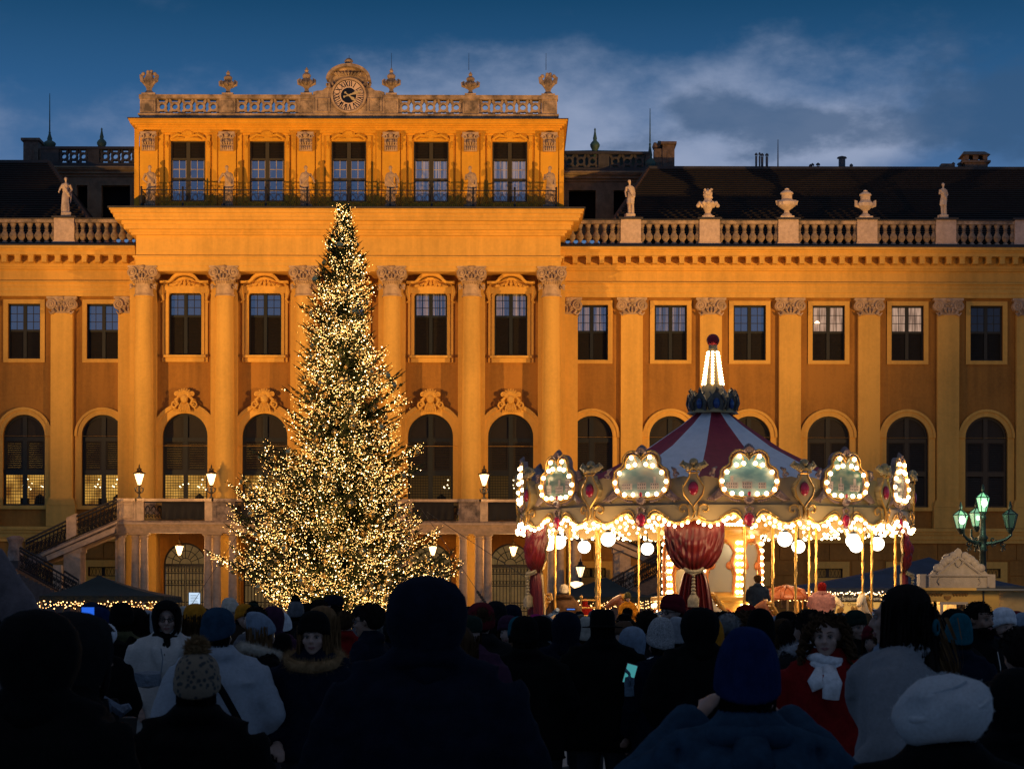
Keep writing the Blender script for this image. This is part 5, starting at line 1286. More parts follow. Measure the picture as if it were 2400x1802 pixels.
    # guy wires
    for x0, y0, x1, y1 in ((985, 1190, 1142, 1418), (1000, 1200, 1250, 1365), (560, 1250, 440, 1432)):
        w = MB(); w.tube((PX(x0, YTR), YTR, PZ(y0, YTR)), (PX(x1, YTR-3), YTR-3, PZ(y1, YTR-3)), .014, n=4)
        make('guy_wire', w, mat('steel wire', (.10, .09, .08), .4, metal=.6), tree)
    w = MB()
    p0, p1 = Vector((PX(1118, 92.4), 92.4, PZ(1385, 92.4))), Vector((PX(1146, 92), 92, PZ(1424, 92)))
    for k in range(7):
        a, b = p0.lerp(p1, k/7), p0.lerp(p1, (k+.7)/7); w.tube(a, b, .05, .07, 6)
    make('wire_tensioner', w, M_IRON, tree)
    for zz, rr in ((2.6, 5.6), (5.5, 4.6), (9, 3.4), (12.5, 2.2)):
        d = bpy.data.lights.new('tree_fill', 'POINT'); d.energy = 110; d.color = (1, .62, .26); d.shadow_soft_size = 1.2; lo = bpy.data.objects.new('tree_fill', d); C.objects.link(lo); lo.location = (trX, YTR-rr-.4, zz)  # added lamps before the tree, without fixtures, to light crowd and ground
    print('tree lights', cntl, 'needle tris', len(ff))
build_tree()
# ================================================================ carousel
CD = 51.0; CX = PX(1669.6, CD); CR = 4.60
M_CREAM = mat('cream gloss paint', (.47, .34, .16), .3, var=.12, scale=1.5)
M_CGOLD = mat('gold gloss paint', (.72, .40, .10), .3, metal=.55)
M_MAUVE = mat('mauve carved moulding', (.30, .20, .19), .4, var=.4, scale=6)
M_RUBY = mat('ruby red gem', (.38, .015, .05), .12, spec=.8)
M_SAPH = mat('sapphire gem', (.01, .05, .22), .12, spec=.8)
M_RED = mat('deep red canvas', (.40, .03, .055), .75, var=.15, bump=.1, scale=5)
M_WHITE = mat('white canvas', (.86, .84, .88), .75, var=.08, bump=.1, scale=5)
M_SATIN = mat('red satin', (.13, .006, .006), .42, var=.35, scale=2)
M_LINING = mat('cream curtain lining', (.60, .45, .22), .5)
M_ROPE = mat('grey gold rope', (.35, .30, .20), .6, var=.4, scale=20)
M_CBULB = emis('carousel bulb', (1.0, .70, .36), 15.0)
M_GLOBE = emis('white globe lamp', (1.0, .88, .66), 5.0)
M_BRASS = mat('twisted brass', (.80, .48, .12), .28, metal=.85)
M_MIRROR = mat('old mirror', (.48, .46, .36), .18, metal=.35)
M_LACQ = mat('golden lacquer', (.62, .36, .07), .4, var=.25, scale=3)
M_PAINTO = mat('orange painted scroll', (.60, .20, .06), .45, var=.4, scale=5)
M_DARKCROWN = mat('tarnished carved crown', (.13, .12, .10), .45, metal=.4, var=.4, scale=10)
M_PLAT = mat('painted platform', (.30, .18, .08), .5)
car = empty('carousel', (CX, CD, 0), 'nostalgic carousel with red and white striped roof and rings of glowing bulbs', 'carousel')
def cput(name, me, ang=0, parent=None, loc=(0, 0, 0), **k): 
    o = put(name, me, parent or car, loc, rotz=R(ang), local=True, **k); return o
bulb_me = MB().ball((0, 0, 0), .046, 8, 6).mesh('light_bulb', [M_CBULB], True)
A0 = 4.6
AP_ = CR*cos(R(15))
pc = lambda x, y: ((x-940)/780, 4.15+(1050-y)/780)
half_out = [(940, 1050), (820, 1052), (700, 1040), (600, 1012), (520, 965), (455, 890), (420, 800), (415, 720), (440, 640), (440, 570), (485, 515), (560, 480), (598, 430), (598, 340), (640, 265), (700, 222), (770, 205), (850, 225), (905, 270), (940, 325)]
outl = [pc(x, y) for x, y in half_out] + [pc(1880-x, y) for x, y in reversed(half_out[1:-1])]
cen = pc(940, 740)
def shrink(o, f, dz=0): return [(cen[0]+(x-cen[0])*f, cen[1]+(z-cen[1])*f+dz) for x, z in o]
edge = [(0, 3.56), (.13, 3.60), (.2, 3.74), (.28, 3.81), (.36, 3.83), (.5, 3.78), (.65, 3.66), (.83, 3.61), (1.0, 3.645), (1.12, 3.70), (1.22, 3.75)]
def ez(u):
    u = abs(u)
    for (a, z0), (b, z1) in zip(edge, edge[1:]):
        if a <= u <= b: return z0+(z1-z0)*(u-a)/(b-a)
    return edge[-1][1]
# meshes of one side, facing -y at distance AP_
hs = CR*sin(R(15))
us = [-hs+2*hs*i/60 for i in range(61)]
val = MB(); val.prism([(u, ez(u)) for u in us]+[(hs, 4.03), (-hs, 4.03)], -AP_-.10, -AP_); val_me = val.mesh('valance', [M_CREAM])
up_ = MB(); up_.prism([(-hs, 4.03), (hs, 4.03), (hs, 4.60), (hs*.8, 4.66), (.6, 4.60), (-.6, 4.60), (-hs*.8, 4.66), (-hs, 4.60)], -AP_-.02, -AP_+.05); up_me = up_.mesh('rounding_board', [M_CREAM])
gold = MB()
gold.path([(u, -AP_-.13, ez(u)+.03) for u in us[2:-2]], .022, 6)
for s in (-1, 1):
    gold.path([(s*u, -AP_-.13, ez(u)+.10+.03*sin(u*9)) for u in [.16+.045*i for i in range(12)]], .016, 5)
    gold.path([(s*(.98+r*cos(t)), -AP_-.13, 3.93+r*sin(t)) for t, r in [(.3+.5*i, .13*(1-i/15)) for i in range(12)]], .02, 5)
    gold.path([(s*1.11, -AP_-.13, 3.93), (s*1.12, -AP_-.14, 3.78), (s*.95, -AP_-.13, 3.70)], [.02, .03, .015], 5)
gold.box(-hs, hs, -AP_-.05, -AP_-.02, 4.015, 4.04)
gold_me = gold.mesh('gilded_scrollwork', [M_CGOLD], 'auto')
fr_ = MB(); fr_.prism(outl, -AP_-.12, -AP_-.02, holes=[shrink(outl, .86)]); 
frame_me = fr_.mesh('picture_frame', [M_MAUVE])
rimm = MB(); o1 = shrink(outl, .99); rimm.path([(x, -AP_-.14, z) for x, z in o1], .022, 5, closed=True); o2 = shrink(outl, .87); rimm.path([(x, -AP_-.13, z) for x, z in o2], .02, 5, closed=True)
for s in (-1, 1):
    rimm.path([(s*(.27+r*cos(t)), -AP_-.12, 4.98+r*sin(t)) for t, r in [(-.2+.45*i, .15) for i in range(12)]], .014, 4)
rim_me = rimm.mesh('gilded_rim', [M_CGOLD], 'auto')
crest, lshell = MB(), MB(); acan = {-1: MB(), 1: MB()}; sscr = {-1: MB(), 1: MB()}
for k in range(-5, 6):      # shell crest over the frame
    a = pi/2+k*.22; crest.path([(0, -AP_-.10, 5.12), (.13*cos(a), -AP_-.15, 5.14+.15*sin(a)), (.17*cos(a), -AP_-.08, 5.14+.22*sin(a)-.01*abs(k))], [.03, .035, .02], 4)
for k in range(-4, 5):      # shell below
    a = -pi/2+k*.28; lshell.path([(0, -AP_-.12, 4.20), (.10*cos(a), -AP_-.17, 4.20+.11*sin(a)), (.13*cos(a), -AP_-.12, 4.20+.16*sin(a))], [.03, .03, .015], 4)
for s in (-1, 1):           # acanthus at the lower corners, scrolls at the sides
    for k in range(5): acan[s].path([(s*(.60-.03*k), -AP_-.08, 4.42-.03*k), (s*(.74+.01*k), -AP_-.13, 4.26-.03*k), (s*(.92-.05*k), -AP_-.09, 4.14-.01*k)], [.02, .04, .015], 4)
    for k in range(7): acan[s].ball((s*(.22+.055*k), -AP_-.12, 4.12+.008*k*k*.5), .035, 5, 4)
    sscr[s].path([(s*(.80+.07*cos(t)*(1-i/14)), -AP_-.10, 4.68+.08*sin(t)*(1-i/14)) for i, t in enumerate([.6*i for i in range(12)])], .025, 5)
    sscr[s].path([(s*.7, -AP_-.08, 4.85), (s*.78, -AP_-.12, 4.80), (s*.80, -AP_-.10, 4.70)], [.02, .05, .03], 5)
orn_set = [(n_, q.mesh(n_, [M_MAUVE], 'auto')) for n_, q in (('shell_crest', crest), ('lower_shell', lshell), ('acanthus_leaf', acan[-1]), ('acanthus_leaf', acan[1]), ('side_scroll', sscr[-1]), ('side_scroll', sscr[1]))]
gem_me = MB().ball((0, 0, 0), .105, 12, 8, sy=.5, sz=1.38).mesh('gem', [M_RUBY], True)
sgem_me = MB().ball((0, 0, 0), .04, 8, 6, sy=.6, sz=1.4).mesh('gem', [M_RUBY], True)
gset = MB(); gset.path([(.125*cos(2*pi*k/16), 0, .165*sin(2*pi*k/16)) for k in range(16)], .02, 5, closed=True)
for s in (-1, 1): gset.path([(s*.06, 0, .17), (s*.09, -.02, .24), (0, -.02, .30)], [.02, .03, .012], 5)
gset_me = gset.mesh('gem_setting', [M_MAUVE], 'auto')
def paint_mat(seed, a, b_, c_):
    m = bpy.data.materials.new('painted view'); m.use_nodes = True; nt = m.node_tree; N = nt.nodes; L = nt.links; b = N['Principled BSDF']; b.inputs['Roughness'].default_value = .3
    tc = N.new('ShaderNodeTexCoord'); mp = N.new('ShaderNodeMapping'); mp.inputs['Location'].default_value = (seed, 0, seed*.7); mp.inputs['Scale'].default_value = (1, 1, 2.2)
    n = N.new('ShaderNodeTexNoise'); n.inputs['Scale'].default_value = 2.6; n.inputs['Detail'].default_value = 6
    r = N.new('ShaderNodeValToRGB'); e = r.color_ramp.elements; e[0].position = .36; e[0].color = a+(1,); e[1].position = .66; e[1].color = c_+(1,); m_ = e.new(.5); m_.color = b_+(1,)
    L.new(tc.outputs['Object'], mp.inputs[0]); L.new(mp.outputs[0], n.inputs[0]); L.new(n.outputs[0], r.inputs[0]); L.new(r.outputs[0], b.inputs['Base Color']); return m
PM = [paint_mat(1.3, (.10, .22, .27), (.20, .33, .36), (.42, .46, .42)), paint_mat(5.1, (.03, .10, .09), (.10, .16, .15), (.22, .26, .20)), paint_mat(8.8, (.12, .20, .22), (.22, .27, .27), (.30, .28, .24))]
m_pb1 = mat('painted pale building', (.42, .34, .32), .4, var=.3, scale=9); m_pb2 = mat('painted window', (.07, .07, .10), .4); m_pb3 = mat('painted tree', (.03, .10, .05), .4)
bpos = [(770, 325), (715, 470), (840, 445), (553, 590), (470, 745), (508, 885), (645, 955), (805, 960)]
bpos = bpos+[(1880-x, y) for x, y in bpos]
front = []
for k in range(12):
    th = A0+30*k; th = (th+180) % 360-180
    vis = abs(th) < 95
    cput('valance', val_me, th)
    bd = cput('rounding_board', up_me, th)
    cput('gilded_scrollwork', gold_me, th, bd) if False else cput('gilded_scrollwork', gold_me, th)
    pf = cput('picture_frame', frame_me, th)
    cput('gilded_rim', rim_me, 0, pf); [cput(n_, m_, 0, pf) for n_, m_ in orn_set]
    pm = MB(); pm.prism(shrink(outl, .88), -AP_-.06, -AP_-.021); cput('painting', pm.mesh('painting', [PM[k % 3 if k != 1 else 1]]), 0, pf)
    rnd = random.Random(k*3+1); bl = MB(); wn = MB()
    for q in range(3):      # little painted palaces on the picture
        x0 = -.48+.34*q+rnd.uniform(-.03, .03); w = rnd.uniform(.16, .30); h = rnd.choice((.14, .20, .30)) if q != 1 else .16
        bl.box(x0, x0+w, -AP_-.066, -AP_-.061, 4.38, 4.38+h)
        if rnd.random() < .6: bl.box(x0+w*.35, x0+w*.6, -AP_-.067, -AP_-.0612, 4.38+h, 4.38+h+.14)
        for i in range(int(w/.05)):
            for j in range(int(h/.07)): wn.box(x0+.015+.05*i, x0+.035+.05*i, -AP_-.069, -AP_-.0672, 4.40+.07*j, 4.435+.07*j)
    cput('painted_building', bl.mesh('painted_building', [m_pb1]), 0, pf); cput('painted_window', wn.mesh('painted_window', [m_pb2]), 0, pf, kind='stuff')
    cput('gem', sgem_me, 0, pf, (0, -AP_-.16, 4.265))
    for x, y in bpos:
        u, z = pc(x, y); 
        if vis: cput('light_bulb', bulb_me, 0, pf, (u, -AP_-.17, z))
    gh = cput('gem_setting', gset_me, th, None, (-sin(R(th))*0, 0, 0)); 
    gh.location = (AP_*1.028*sin(R(th)), -AP_*1.028*cos(R(th)), 3.71); cput('gem', gem_me, 0, gh, (0, -.02, 0))
    nb = 16; pts = []
    u = -hs+.07
    while u < hs: 
        if abs(u) > .13: pts.append((u, ez(u)-.055))
        u += .172/max(1, 1+.9*abs((ez(u+.05)-ez(u))/.05))
    if abs(th) < 60:
        for u, z in pts: cput('light_bulb', bulb_me, 0, bd, (u, -AP_-.05, z)) if False else cput('light_bulb', bulb_me, 0, bd, (u, -AP_-.16, z), scale=.84)
    else:
        mb = MB(); 
        for u, z in pts: mb.ball((u, -AP_-.16, z), .039, 6, 5)
        cput('rim_bulbs', mb.mesh('rim_bulbs', [M_CBULB], True), th, kind='stuff')
    mb = MB()               # bulbs on the inner face, and along the rafter
    for u, z in pts: mb.ball((u*.93, -AP_+.22, z-.02), .034, 6, 4)
    for i in range(9): mb.ball((0, -AP_+.5+.34*i, 3.62+.015*i), .034, 6, 4)
    cput('inner_bulbs', mb.mesh('inner_bulbs', [M_CBULB], True), th, kind='stuff')
    # inner cream petals
    pet = MB(); pet.prism([(u*.92, ez(u)-.10 if abs(u) > .45 else ez(.45)-.06) for u in us[4:-4]]+[(hs*.85, 3.95), (-hs*.85, 3.95)], -AP_+.34, -AP_+.38); cput('inner_valance', pet.mesh('inner_valance', [M_CREAM]), th)
    # corner cartouche with flower
    tv = th-15; ct = MB(); ct.prism([(0, 3.98), (.08, 4.10), (.20, 4.24), (.235, 4.40), (.19, 4.52), (.10, 4.62), (.075, 4.72), (-.075, 4.72), (-.10, 4.62), (-.19, 4.52), (-.235, 4.40), (-.20, 4.24), (-.08, 4.10)], -CR-.12, -CR+.05)
    cg = cput('cartouche', ct.mesh('cartouche', [M_CREAM]), tv)
    sc = MB(); loop = [(.0, 3.98), (.20, 4.24), (.235, 4.40), (.10, 4.62), (.075, 4.72), (-.075, 4.72), (-.10, 4.62), (-.235, 4.40), (-.20, 4.24)]
    sc.path([(x, -CR-.13, z) for x, z in loop], .022, 5, closed=True); sc.path([(0, -CR-.13, 3.98), (.03, -CR-.13, 3.88), (-.02, -CR-.13, 3.76)], [.03, .025, .01], 5)
    for s in (-1, 1): sc.path([(s*(.10+.055*cos(.7*i)*(1-i/12)), -CR-.15, 4.74+.05*sin(.7*i)*(1-i/12)) for i in range(10)], .02, 5)
    cput('gilded_rim', sc.mesh('gilded_rim', [M_CGOLD], 'auto'), 0, cg)
    fl = MB()
    for s in (-1, 1):
        fl.path([(0, -CR-.06, 4.80), (s*.12, -CR-.12, 4.84), (s*.24, -CR-.08, 4.96)], [.05, .09, .02], 6)
        fl.path([(0, -CR-.06, 4.80), (s*.07, -CR-.16, 4.83), (s*.13, -CR-.16, 4.92)], [.05, .07, .02], 6)
    for s in (-1, 1): fl.path([(s*.02, -CR-.08, 4.84), (s*.20, -CR-.10, 4.87), (s*.27, -CR-.06, 4.90), (s*.22, -CR-.10, 4.99)], [.05, .07, .06, .02], 6)
    fl.ball((0, -CR-.10, 4.95), .10, 9, 7, sz=.9); fl.ball((0, -CR-.17, 4.93), .05, 7, 5)
    cput('flower', fl.mesh('flower', [M_CREAM], 'auto'), 0, cg)
    cput('gem', gem_me, 0, cg, (0, -CR-.14, 4.38), scale=1.05)
# ceiling, rafters
mb = MB(); mb.lathe([(CR*.93, 3.97), (2.4, 4.08), (1.0, 4.14), (.01, 4.15)], n=36); cput('ceiling', mb.mesh('ceiling', [M_CREAM]))
# striped roof: one object for each canvas segment
Rr = [(.38, 6.46), (.8, 6.13), (1.63, 5.57), (2.83, 4.96), (3.8, 4.62), (4.55, 4.45)]
for k in range(12):
    a0 = R(A0-15+30*k-90); vs = []; fs = []; nn = 5
    for r, z in Rr:
        for i in range(nn):
            a = a0+R(30)*i/(nn-1); rr = r*cos(R(15))/cos(a-a0-R(15)); vs.append((rr*cos(a), rr*sin(a), z-.03*sin(pi*i/(nn-1))))
    for j in range(len(Rr)-1):
        for i in range(nn-1): fs.append((j*nn+i, j*nn+i+1, (j+1)*nn+i+1, (j+1)*nn+i))
    cput('roof_segment', MB().add(vs, fs).mesh('roof_segment', [M_RED if k % 2 == 0 else M_WHITE], True))
# spire
sp = MB(); sp.lathe([(.60, 6.42), (.50, 6.55), (.36, 6.86), (.27, 7.02), (.225, 7.14), (.12, 7.9), (.10, 7.98), (.10, 8.06)], n=16, mod=lambda a, t: 1+.04*cos(a*8)); spire = cput('spire', sp.mesh('spire', [M_CREAM], 'auto'))
for k in range(7):
    a = k*2*pi/7+.1
    for i in range(11):
        t = i/10; r = .245-.115*t; cput('light_bulb', bulb_me, 0, spire, (r*cos(a), r*sin(a), 7.14+.74*t), scale=.72)
cput('finial_ball', MB().ball((0, 0, 8.18), .155, 16, 12).mesh('finial_ball', [mat('red mirror ball', (.42, .02, .03), .25, metal=.5, bump=.6, scale=12)], True), 0, spire)
cr = MB(); cr.lathe([(.40, 6.42), (.47, 6.48), (.46, 6.60), (.42, 6.62)], n=24)
crown = cput('crown_band', cr.mesh('crown_band', [M_DARKCROWN]))
for k in range(8):
    a = k*45+4; p = MB(); p.prism([(-.17, 6.46), (0, 6.40), (.17, 6.46), (.19, 6.60), (.13, 6.80), (.06, 6.88), (0, 6.98), (-.06, 6.88), (-.13, 6.80), (-.19, 6.60)], -.53, -.47)
    for s in (-1, 1): p.path([(s*.17, -.54, 6.5), (s*.22, -.58, 6.66), (s*.12, -.58, 6.82), (s*.17, -.56, 6.90)], [.03, .04, .03, .015], 5)
    p.path([(0, -.5, 6.9), (.02, -.56, 6.96), (0, -.52, 7.02)], [.05, .04, .01], 5)
    # lean outwards
    lf = cput('crown_leaf', p.mesh('crown_leaf', [M_DARKCROWN], 'auto'), a, crown)
    cput('gem', MB().ball((0, -.55, 6.63), .085, 10, 8, sy=.5, sz=1.5).mesh('gem', [M_SAPH], True), a, crown)
# platform
cput('platform', MB().lathe([(4.55, .15), (4.6, .2), (4.6, .45), (4.55, .5), (.01, .5)], n=48).mesh('platform', [M_PLAT]))
cput('platform_skirt', MB().lathe([(4.5, 0), (4.5, .16)], n=48).mesh('platform_skirt', [M_CREAM]))
# centre drum with mirrors
dr = MB(); dr.lathe([(1.42, .5), (1.42, 1.92), (1.52, 1.96), (1.52, 2.04), (1.30, 2.08)], n=8); drum = cput('centre_drum', dr.mesh('centre_drum', [M_LACQ]), A0+22.5)
dr = MB(); dr.lathe([(1.16, 2.04), (1.16, 3.5), (1.4, 3.62), (1.4, 3.9)], n=8); core = cput('centre_column', dr.mesh('centre_column', [M_LACQ]), A0+22.5)
for k in range(8):
    th = A0+45*k; ap = 1.16*cos(pi/8)
    m1 = MB(); m1.prism([(-.26, 2.16), (.26, 2.16), (.29, 2.5), (.22, 2.75), (.29, 3.0), (.24, 3.22), (.10, 3.30), (0, 3.26), (-.10, 3.30), (-.24, 3.22), (-.29, 3.0), (-.22, 2.75), (-.29, 2.5)], -ap-.03, -ap-.005)
    mr_ = cput('mirror', m1.mesh('mirror', [M_MIRROR]), th)
    p = MB()
    for s in (-1, 1):
        p.path([(s*.30, -ap-.05, 2.1), (s*.34, -ap-.06, 2.6), (s*.26, -ap-.06, 2.85), (s*.33, -ap-.05, 3.1), (s*.2, -ap-.05, 3.3)], [.03, .04, .05, .04, .03], 6)
        p.ball((s*.22, -ap-.05, 2.78), .10, 8, 5, sy=.4); 
    p.path([(-.14, -ap-.05, 3.34), (0, -ap-.08, 3.40), (.14, -ap-.05, 3.34)], [.03, .06, .03], 6)
    cput('painted_scrolls', p.mesh('painted_scrolls', [M_PAINTO], 'auto'), 0, mr_)
    for s in (-1, 1):
        for i in range(8): cput('light_bulb', bulb_me, 0, mr_, (s*.40, -ap-.05, 2.16+.165*i))
    cput('light_bulb', bulb_me, 0, mr_, (0, -ap-.07, 3.47))
    ap2 = 1.42*cos(pi/8); lp = MB(); lp.prism([(-.42, .8), (.42, .8), (.44, 1.4), (.3, 1.62), (.12, 1.74), (-.12, 1.74), (-.3, 1.62), (-.44, 1.4)], -ap2-.03, -ap2-.004); pn = cput('lower_panel', lp.mesh('lower_panel', [PM[1]]), th)
    r_ = MB(); r_.path([(x, -ap2-.04, z) for x, z in [(-.42, .8), (.42, .8), (.44, 1.4), (.3, 1.62), (.12, 1.76), (-.12, 1.76), (-.3, 1.62), (-.44, 1.4)]], .03, 5, closed=True); cput('gilded_rim', r_.mesh('gilded_rim', [M_PAINTO], 'auto'), 0, pn)
    for u, z in ((-.46, 1.84), (.46, 1.84), (-.1, 1.86), (.36, 1.70), (.52, 1.5), (-.5, 1.45)): cput('light_bulb', bulb_me, 0, pn, (u, -ap2-.05, z))
# globes
gl_me = MB().ball((0, 0, 0), .165, 16, 12).mesh('globe_lamp', [M_GLOBE], True)
gcap = MB().lathe([(.07, .15), (.06, .2), (.012, .21), (.012, .75)], n=8).mesh('globe_holder', [M_IRON])
for x, y, r in ((1286, 1275, 15), (1310, 1270, 16), (1369, 1281, 15), (1425, 1263, 17), (1517, 1285, 15), (1839, 1262, 17.8), (1871, 1279, 15.8), (1999, 1265, 17.5), (2006, 1277, 16), (2056, 1272, 16.6)):
    Y = .165*5000/r; Y = max(CD-4.2, min(CD+4.2, Y)); p = (PX(x, Y)-CX, Y-CD, PZ(y, Y)); g_ = cput('globe_lamp', gl_me, 0, None, p); cput('globe_holder', gcap, 0, g_)
# poles
def twisted(z0, z1, r=.033):
    mb = MB(); n = 8; m = int((z1-z0)/.045)
    prof = [(r, z0+(z1-z0)*i/m) for i in range(m+1)]
    vs = []; fs = []
    for i, (rr, z) in enumerate(prof):
        tw = i*.42
        for k in range(n):
            a = 2*pi*k/n+tw; q = rr*(1.18 if k % 4 == 0 else .86); vs.append((q*cos(a), q*sin(a), z))
    for i in range(m):
        for k in range(n): fs.append((i*n+k, i*n+(k+1) % n, (i+1)*n+(k+1) % n, (i+1)*n+k))
    return mb.add(vs, fs)
tw_me = twisted(.5, 4.0).mesh('twisted_pole', [M_BRASS], True)
def solve(xpx, r, far):
    best = None
    for i in range(-900, 901):
        th = i/900*pi
        if (cos(th) < 0) != far: continue
        e = abs(5000*(CX+r*sin(th))/(CD-r*cos(th))+1200-xpx)
        if best is None or e < best[0]: best = (e, th)
    return best[1]
poles = []
for x, r, far in ((1246, 4.25, False), (1261, 4.15, True), (1301, 3.9, False), (1334, 3.6, True), (1398, 3.9, False), (1405, 2.9, True), (1497, 3.9, True), (1543, 2.9, False), (1745, 3.9, False), (1811, 2.9, False), (1864, 3.9, False), (1896, 3.4, True), (1913, 3.0, False), (2022, 3.9, True), (2043, 3.9, False), (2110, 4.3, False)):
    th = solve(x, r, far); p = (r*sin(th), -r*cos(th)); poles.append((x, p)); cput('twisted_pole', tw_me, 0, None, (p[0], p[1], 0), scale=((1, 1, 1) if x not in (1398,) else (1.35, 1.35, 1)))
# curtains
def curtain_mesh():
    mb = MB(); vs = []; fs = []; nu, nv = 48, 30
    for j in range(nv+1):
        t = j/nv
        for i in range(nu+1):
            s = -1+2*i/nu
            ztop_ = 3.70-.11*sin(pi*min(1, abs(s)))
            if t < .6:
                q = t/.6; w = .66*(1-.02*q) if q < .35 else .65*sqrt(max(0, 1-((q-.35)/.70)**2*.93))
                w = max(w, .19); z = ztop_+(2.60-ztop_)*q
            else:
                q = (t-.6)/.4; w = .19+.25*q**.6; z = 2.60+(1.60-2.60)*q
            f = (.026*sin((t/.6+1.05*s*s)*17)*min(1, t*6)+.018*sin(s*30+t*4)) if t < .6 else .045*sin(s*22+t*3)
            bulge = (.20*(1-s*s)*sin(pi*min(1, t/.62))) if t < .62 else .06*(1-s*s)
            swag = .10*(1-s*s)*sin(pi*min(1, t/.6))*0
            vs.append((w*s, -.02-bulge-f, z-swag))
    for j in range(nv):
        for i in range(nu): a = j*(nu+1)+i; fs.append((a, a+1, a+nu+2, a+nu+1))
    mb.add(vs, fs)
    vs2 = [(x*1.0, y+.05+.5*0, z) for x, y, z in vs]; mb.add(vs2, fs, 1)
    return mb.mesh('curtain', [M_SATIN, M_LINING], True)
cur_me = curtain_mesh()
rp_ = MB(); rp_.path([(-.20, -.08, 2.64), (-.1, -.20, 2.58), (0, -.24, 2.57), (.1, -.20, 2.58), (.20, -.08, 2.64)], .035, 7); rp_.path([(-.2, -.08, 2.6), (0, -.26, 2.5), (.2, -.08, 2.6)], .025, 6)
for k in range(6): rp_.ball((0, -.22, 2.48-.075*k), .04+.004*k, 7, 5, sz=.8)
rp_.lathe([(.12, 1.80), (.13, 1.95), (.09, 2.04), (.04, 2.10)], (0, -.20, 0), 10, mod=lambda a, t: 1+.12*sin(a*7))
for k in range(5): rp_.ball((.10*cos(k*1.3), -.22, 1.98-.05*k), .035, 6, 4)
rp_me = rp_.mesh('rope_tassel', [M_ROPE], 'auto')
for th in (-10.4, -70.4, 79.6):
    o = cput('curtain', cur_me, th); o.location = ((CR-.12)*sin(R(th)), -(CR-.12)*cos(R(th)), 0); cput('rope_tassel', rp_me, 0, o)
# mounts
def horse_mesh(m):
    mb = MB()
    mb.path([(.55, 0, .92), (.2, 0, .88), (-.2, 0, .88), (-.55, 0, .98)], [.17, .22, .20, .17], 10)
    mb.path([(-.5, 0, 1.0), (-.72, 0, 1.22), (-.82, 0, 1.46)], [.17, .13, .09], 8)
    mb.path([(-.78, 0, 1.50), (-.95, 0, 1.42), (-1.12, 0, 1.28)], [.095, .08, .05], 8)
    for s in (-1, 1):
        mb.path([(-.78, s*.05, 1.54), (-.77, s*.06, 1.64)], [.03, .008], 5)
        mb.path([(-.48, s*.1, .9), (-.70, s*.11, .62), (-.56, s*.1, .40)], [.10, .06, .04], 7)
        mb.path([(.5, s*.11, .85), (.42, s*.12, .60), (.62, s*.12, .42), (.60, s*.12, .18)], [.13, .08, .05, .045], 7)
    return remeshed(mb, .03, 'animal_body', [m], 1)
m_hw = mat('painted white horse', (.62, .52, .38), .3, var=.15, scale=4); m_hb = mat('painted brown mount', (.30, .10, .04), .3, var=.2, scale=4); m_mane = mat('painted golden mane', (.55, .30, .06), .35, var=.3, scale=8)
hw_me, hb_me = horse_mesh(m_hw), horse_mesh(m_hb)
mane = MB()
for k in range(9): t = k/8; mane.path([(-.80+.32*t, 0, 1.56-.42*t), (-.70+.32*t, .08*(-1)**k, 1.56-.46*t), (-.60+.32*t, .10*(-1)**k, 1.40-.42*t)], [.03, .05, .015], 5)
mane.path([(.55, 0, 1.0), (.75, 0, .95), (.85, 0, .6)], [.04, .09, .02], 6)
mane_me = mane.mesh('mane', [m_mane], 'auto')
sad = MB(); sad.lathe([(.235, -.2), (.25, 0), (.235, .2)], n=16); sad.xform(Matrix.Translation((0, 0, .90)) @ Matrix.Rotation(pi/2, 4, 'Y')); sad.path([(-.2, 0, 1.13), (0, 0, 1.10), (.22, 0, 1.2)], [.05, .08, .05], 8)
sad_me = sad.mesh('saddle', [mat('painted blue saddle', (.04, .12, .35), .3, var=.4, scale=8)], 'auto')
for i, (x, p) in enumerate(poles):
    if x in (1246, 2110, 1913, 1405, 1398, 1811, 2022): continue
    o = cput('carousel_horse', hw_me if i % 3 != 1 else hb_me, 0, None, (p[0], p[1], .22+.16*((i*7) % 3)))
    a = atan2(p[1], p[0]); o.rotation_euler = (0, 0, a+pi/2 if i != 5 else a+pi/2)
    if x == 1543: o.location = (PX(1535, 48)-CX, 48-CD, .50); o.rotation_euler = (0, 0, .1)
    cput('mane', mane_me, 0, o); cput('saddle', sad_me, 0, o)
# round teacup gondola with orange canopy on the right of the platform
g1 = MB(); g1.lathe([(.35, 0), (.55, .3), (.6, .8), (.55, .82)], n=20); Yt = 50.0
o = cput('gondola', g1.mesh('gondola', [mat('pink painted gondola', (.55, .16, .12), .35)], True), 0, None, (PX(1842, Yt)-CX, Yt-CD, .5))
g2 = MB(); 
for k in range(10): a = 2*pi*k/10; g2.path([(.52*cos(a), .52*sin(a), 1.50), (.40*cos(a), .40*sin(a), 1.70), (0, 0, 1.80)], .05, 6)
g2.lathe([(.52, 1.48), (.50, 1.56), (.42, 1.66), (.25, 1.74), (.01, 1.78)], n=20)
cput('gondola_roof', g2.mesh('gondola_roof', [mat('orange gondola roof', (.30, .08, .03), .4, var=.2, scale=5)], True), 0, o)
g3 = MB()
for k in range(4): a = k*pi/2+.5; g3.tube((.5*cos(a), .5*sin(a), .8), (.48*cos(a), .48*sin(a), 1.5), .02, n=5)
cput('gondola_post', g3.mesh('gondola_post', [M_CGOLD]), 0, o)
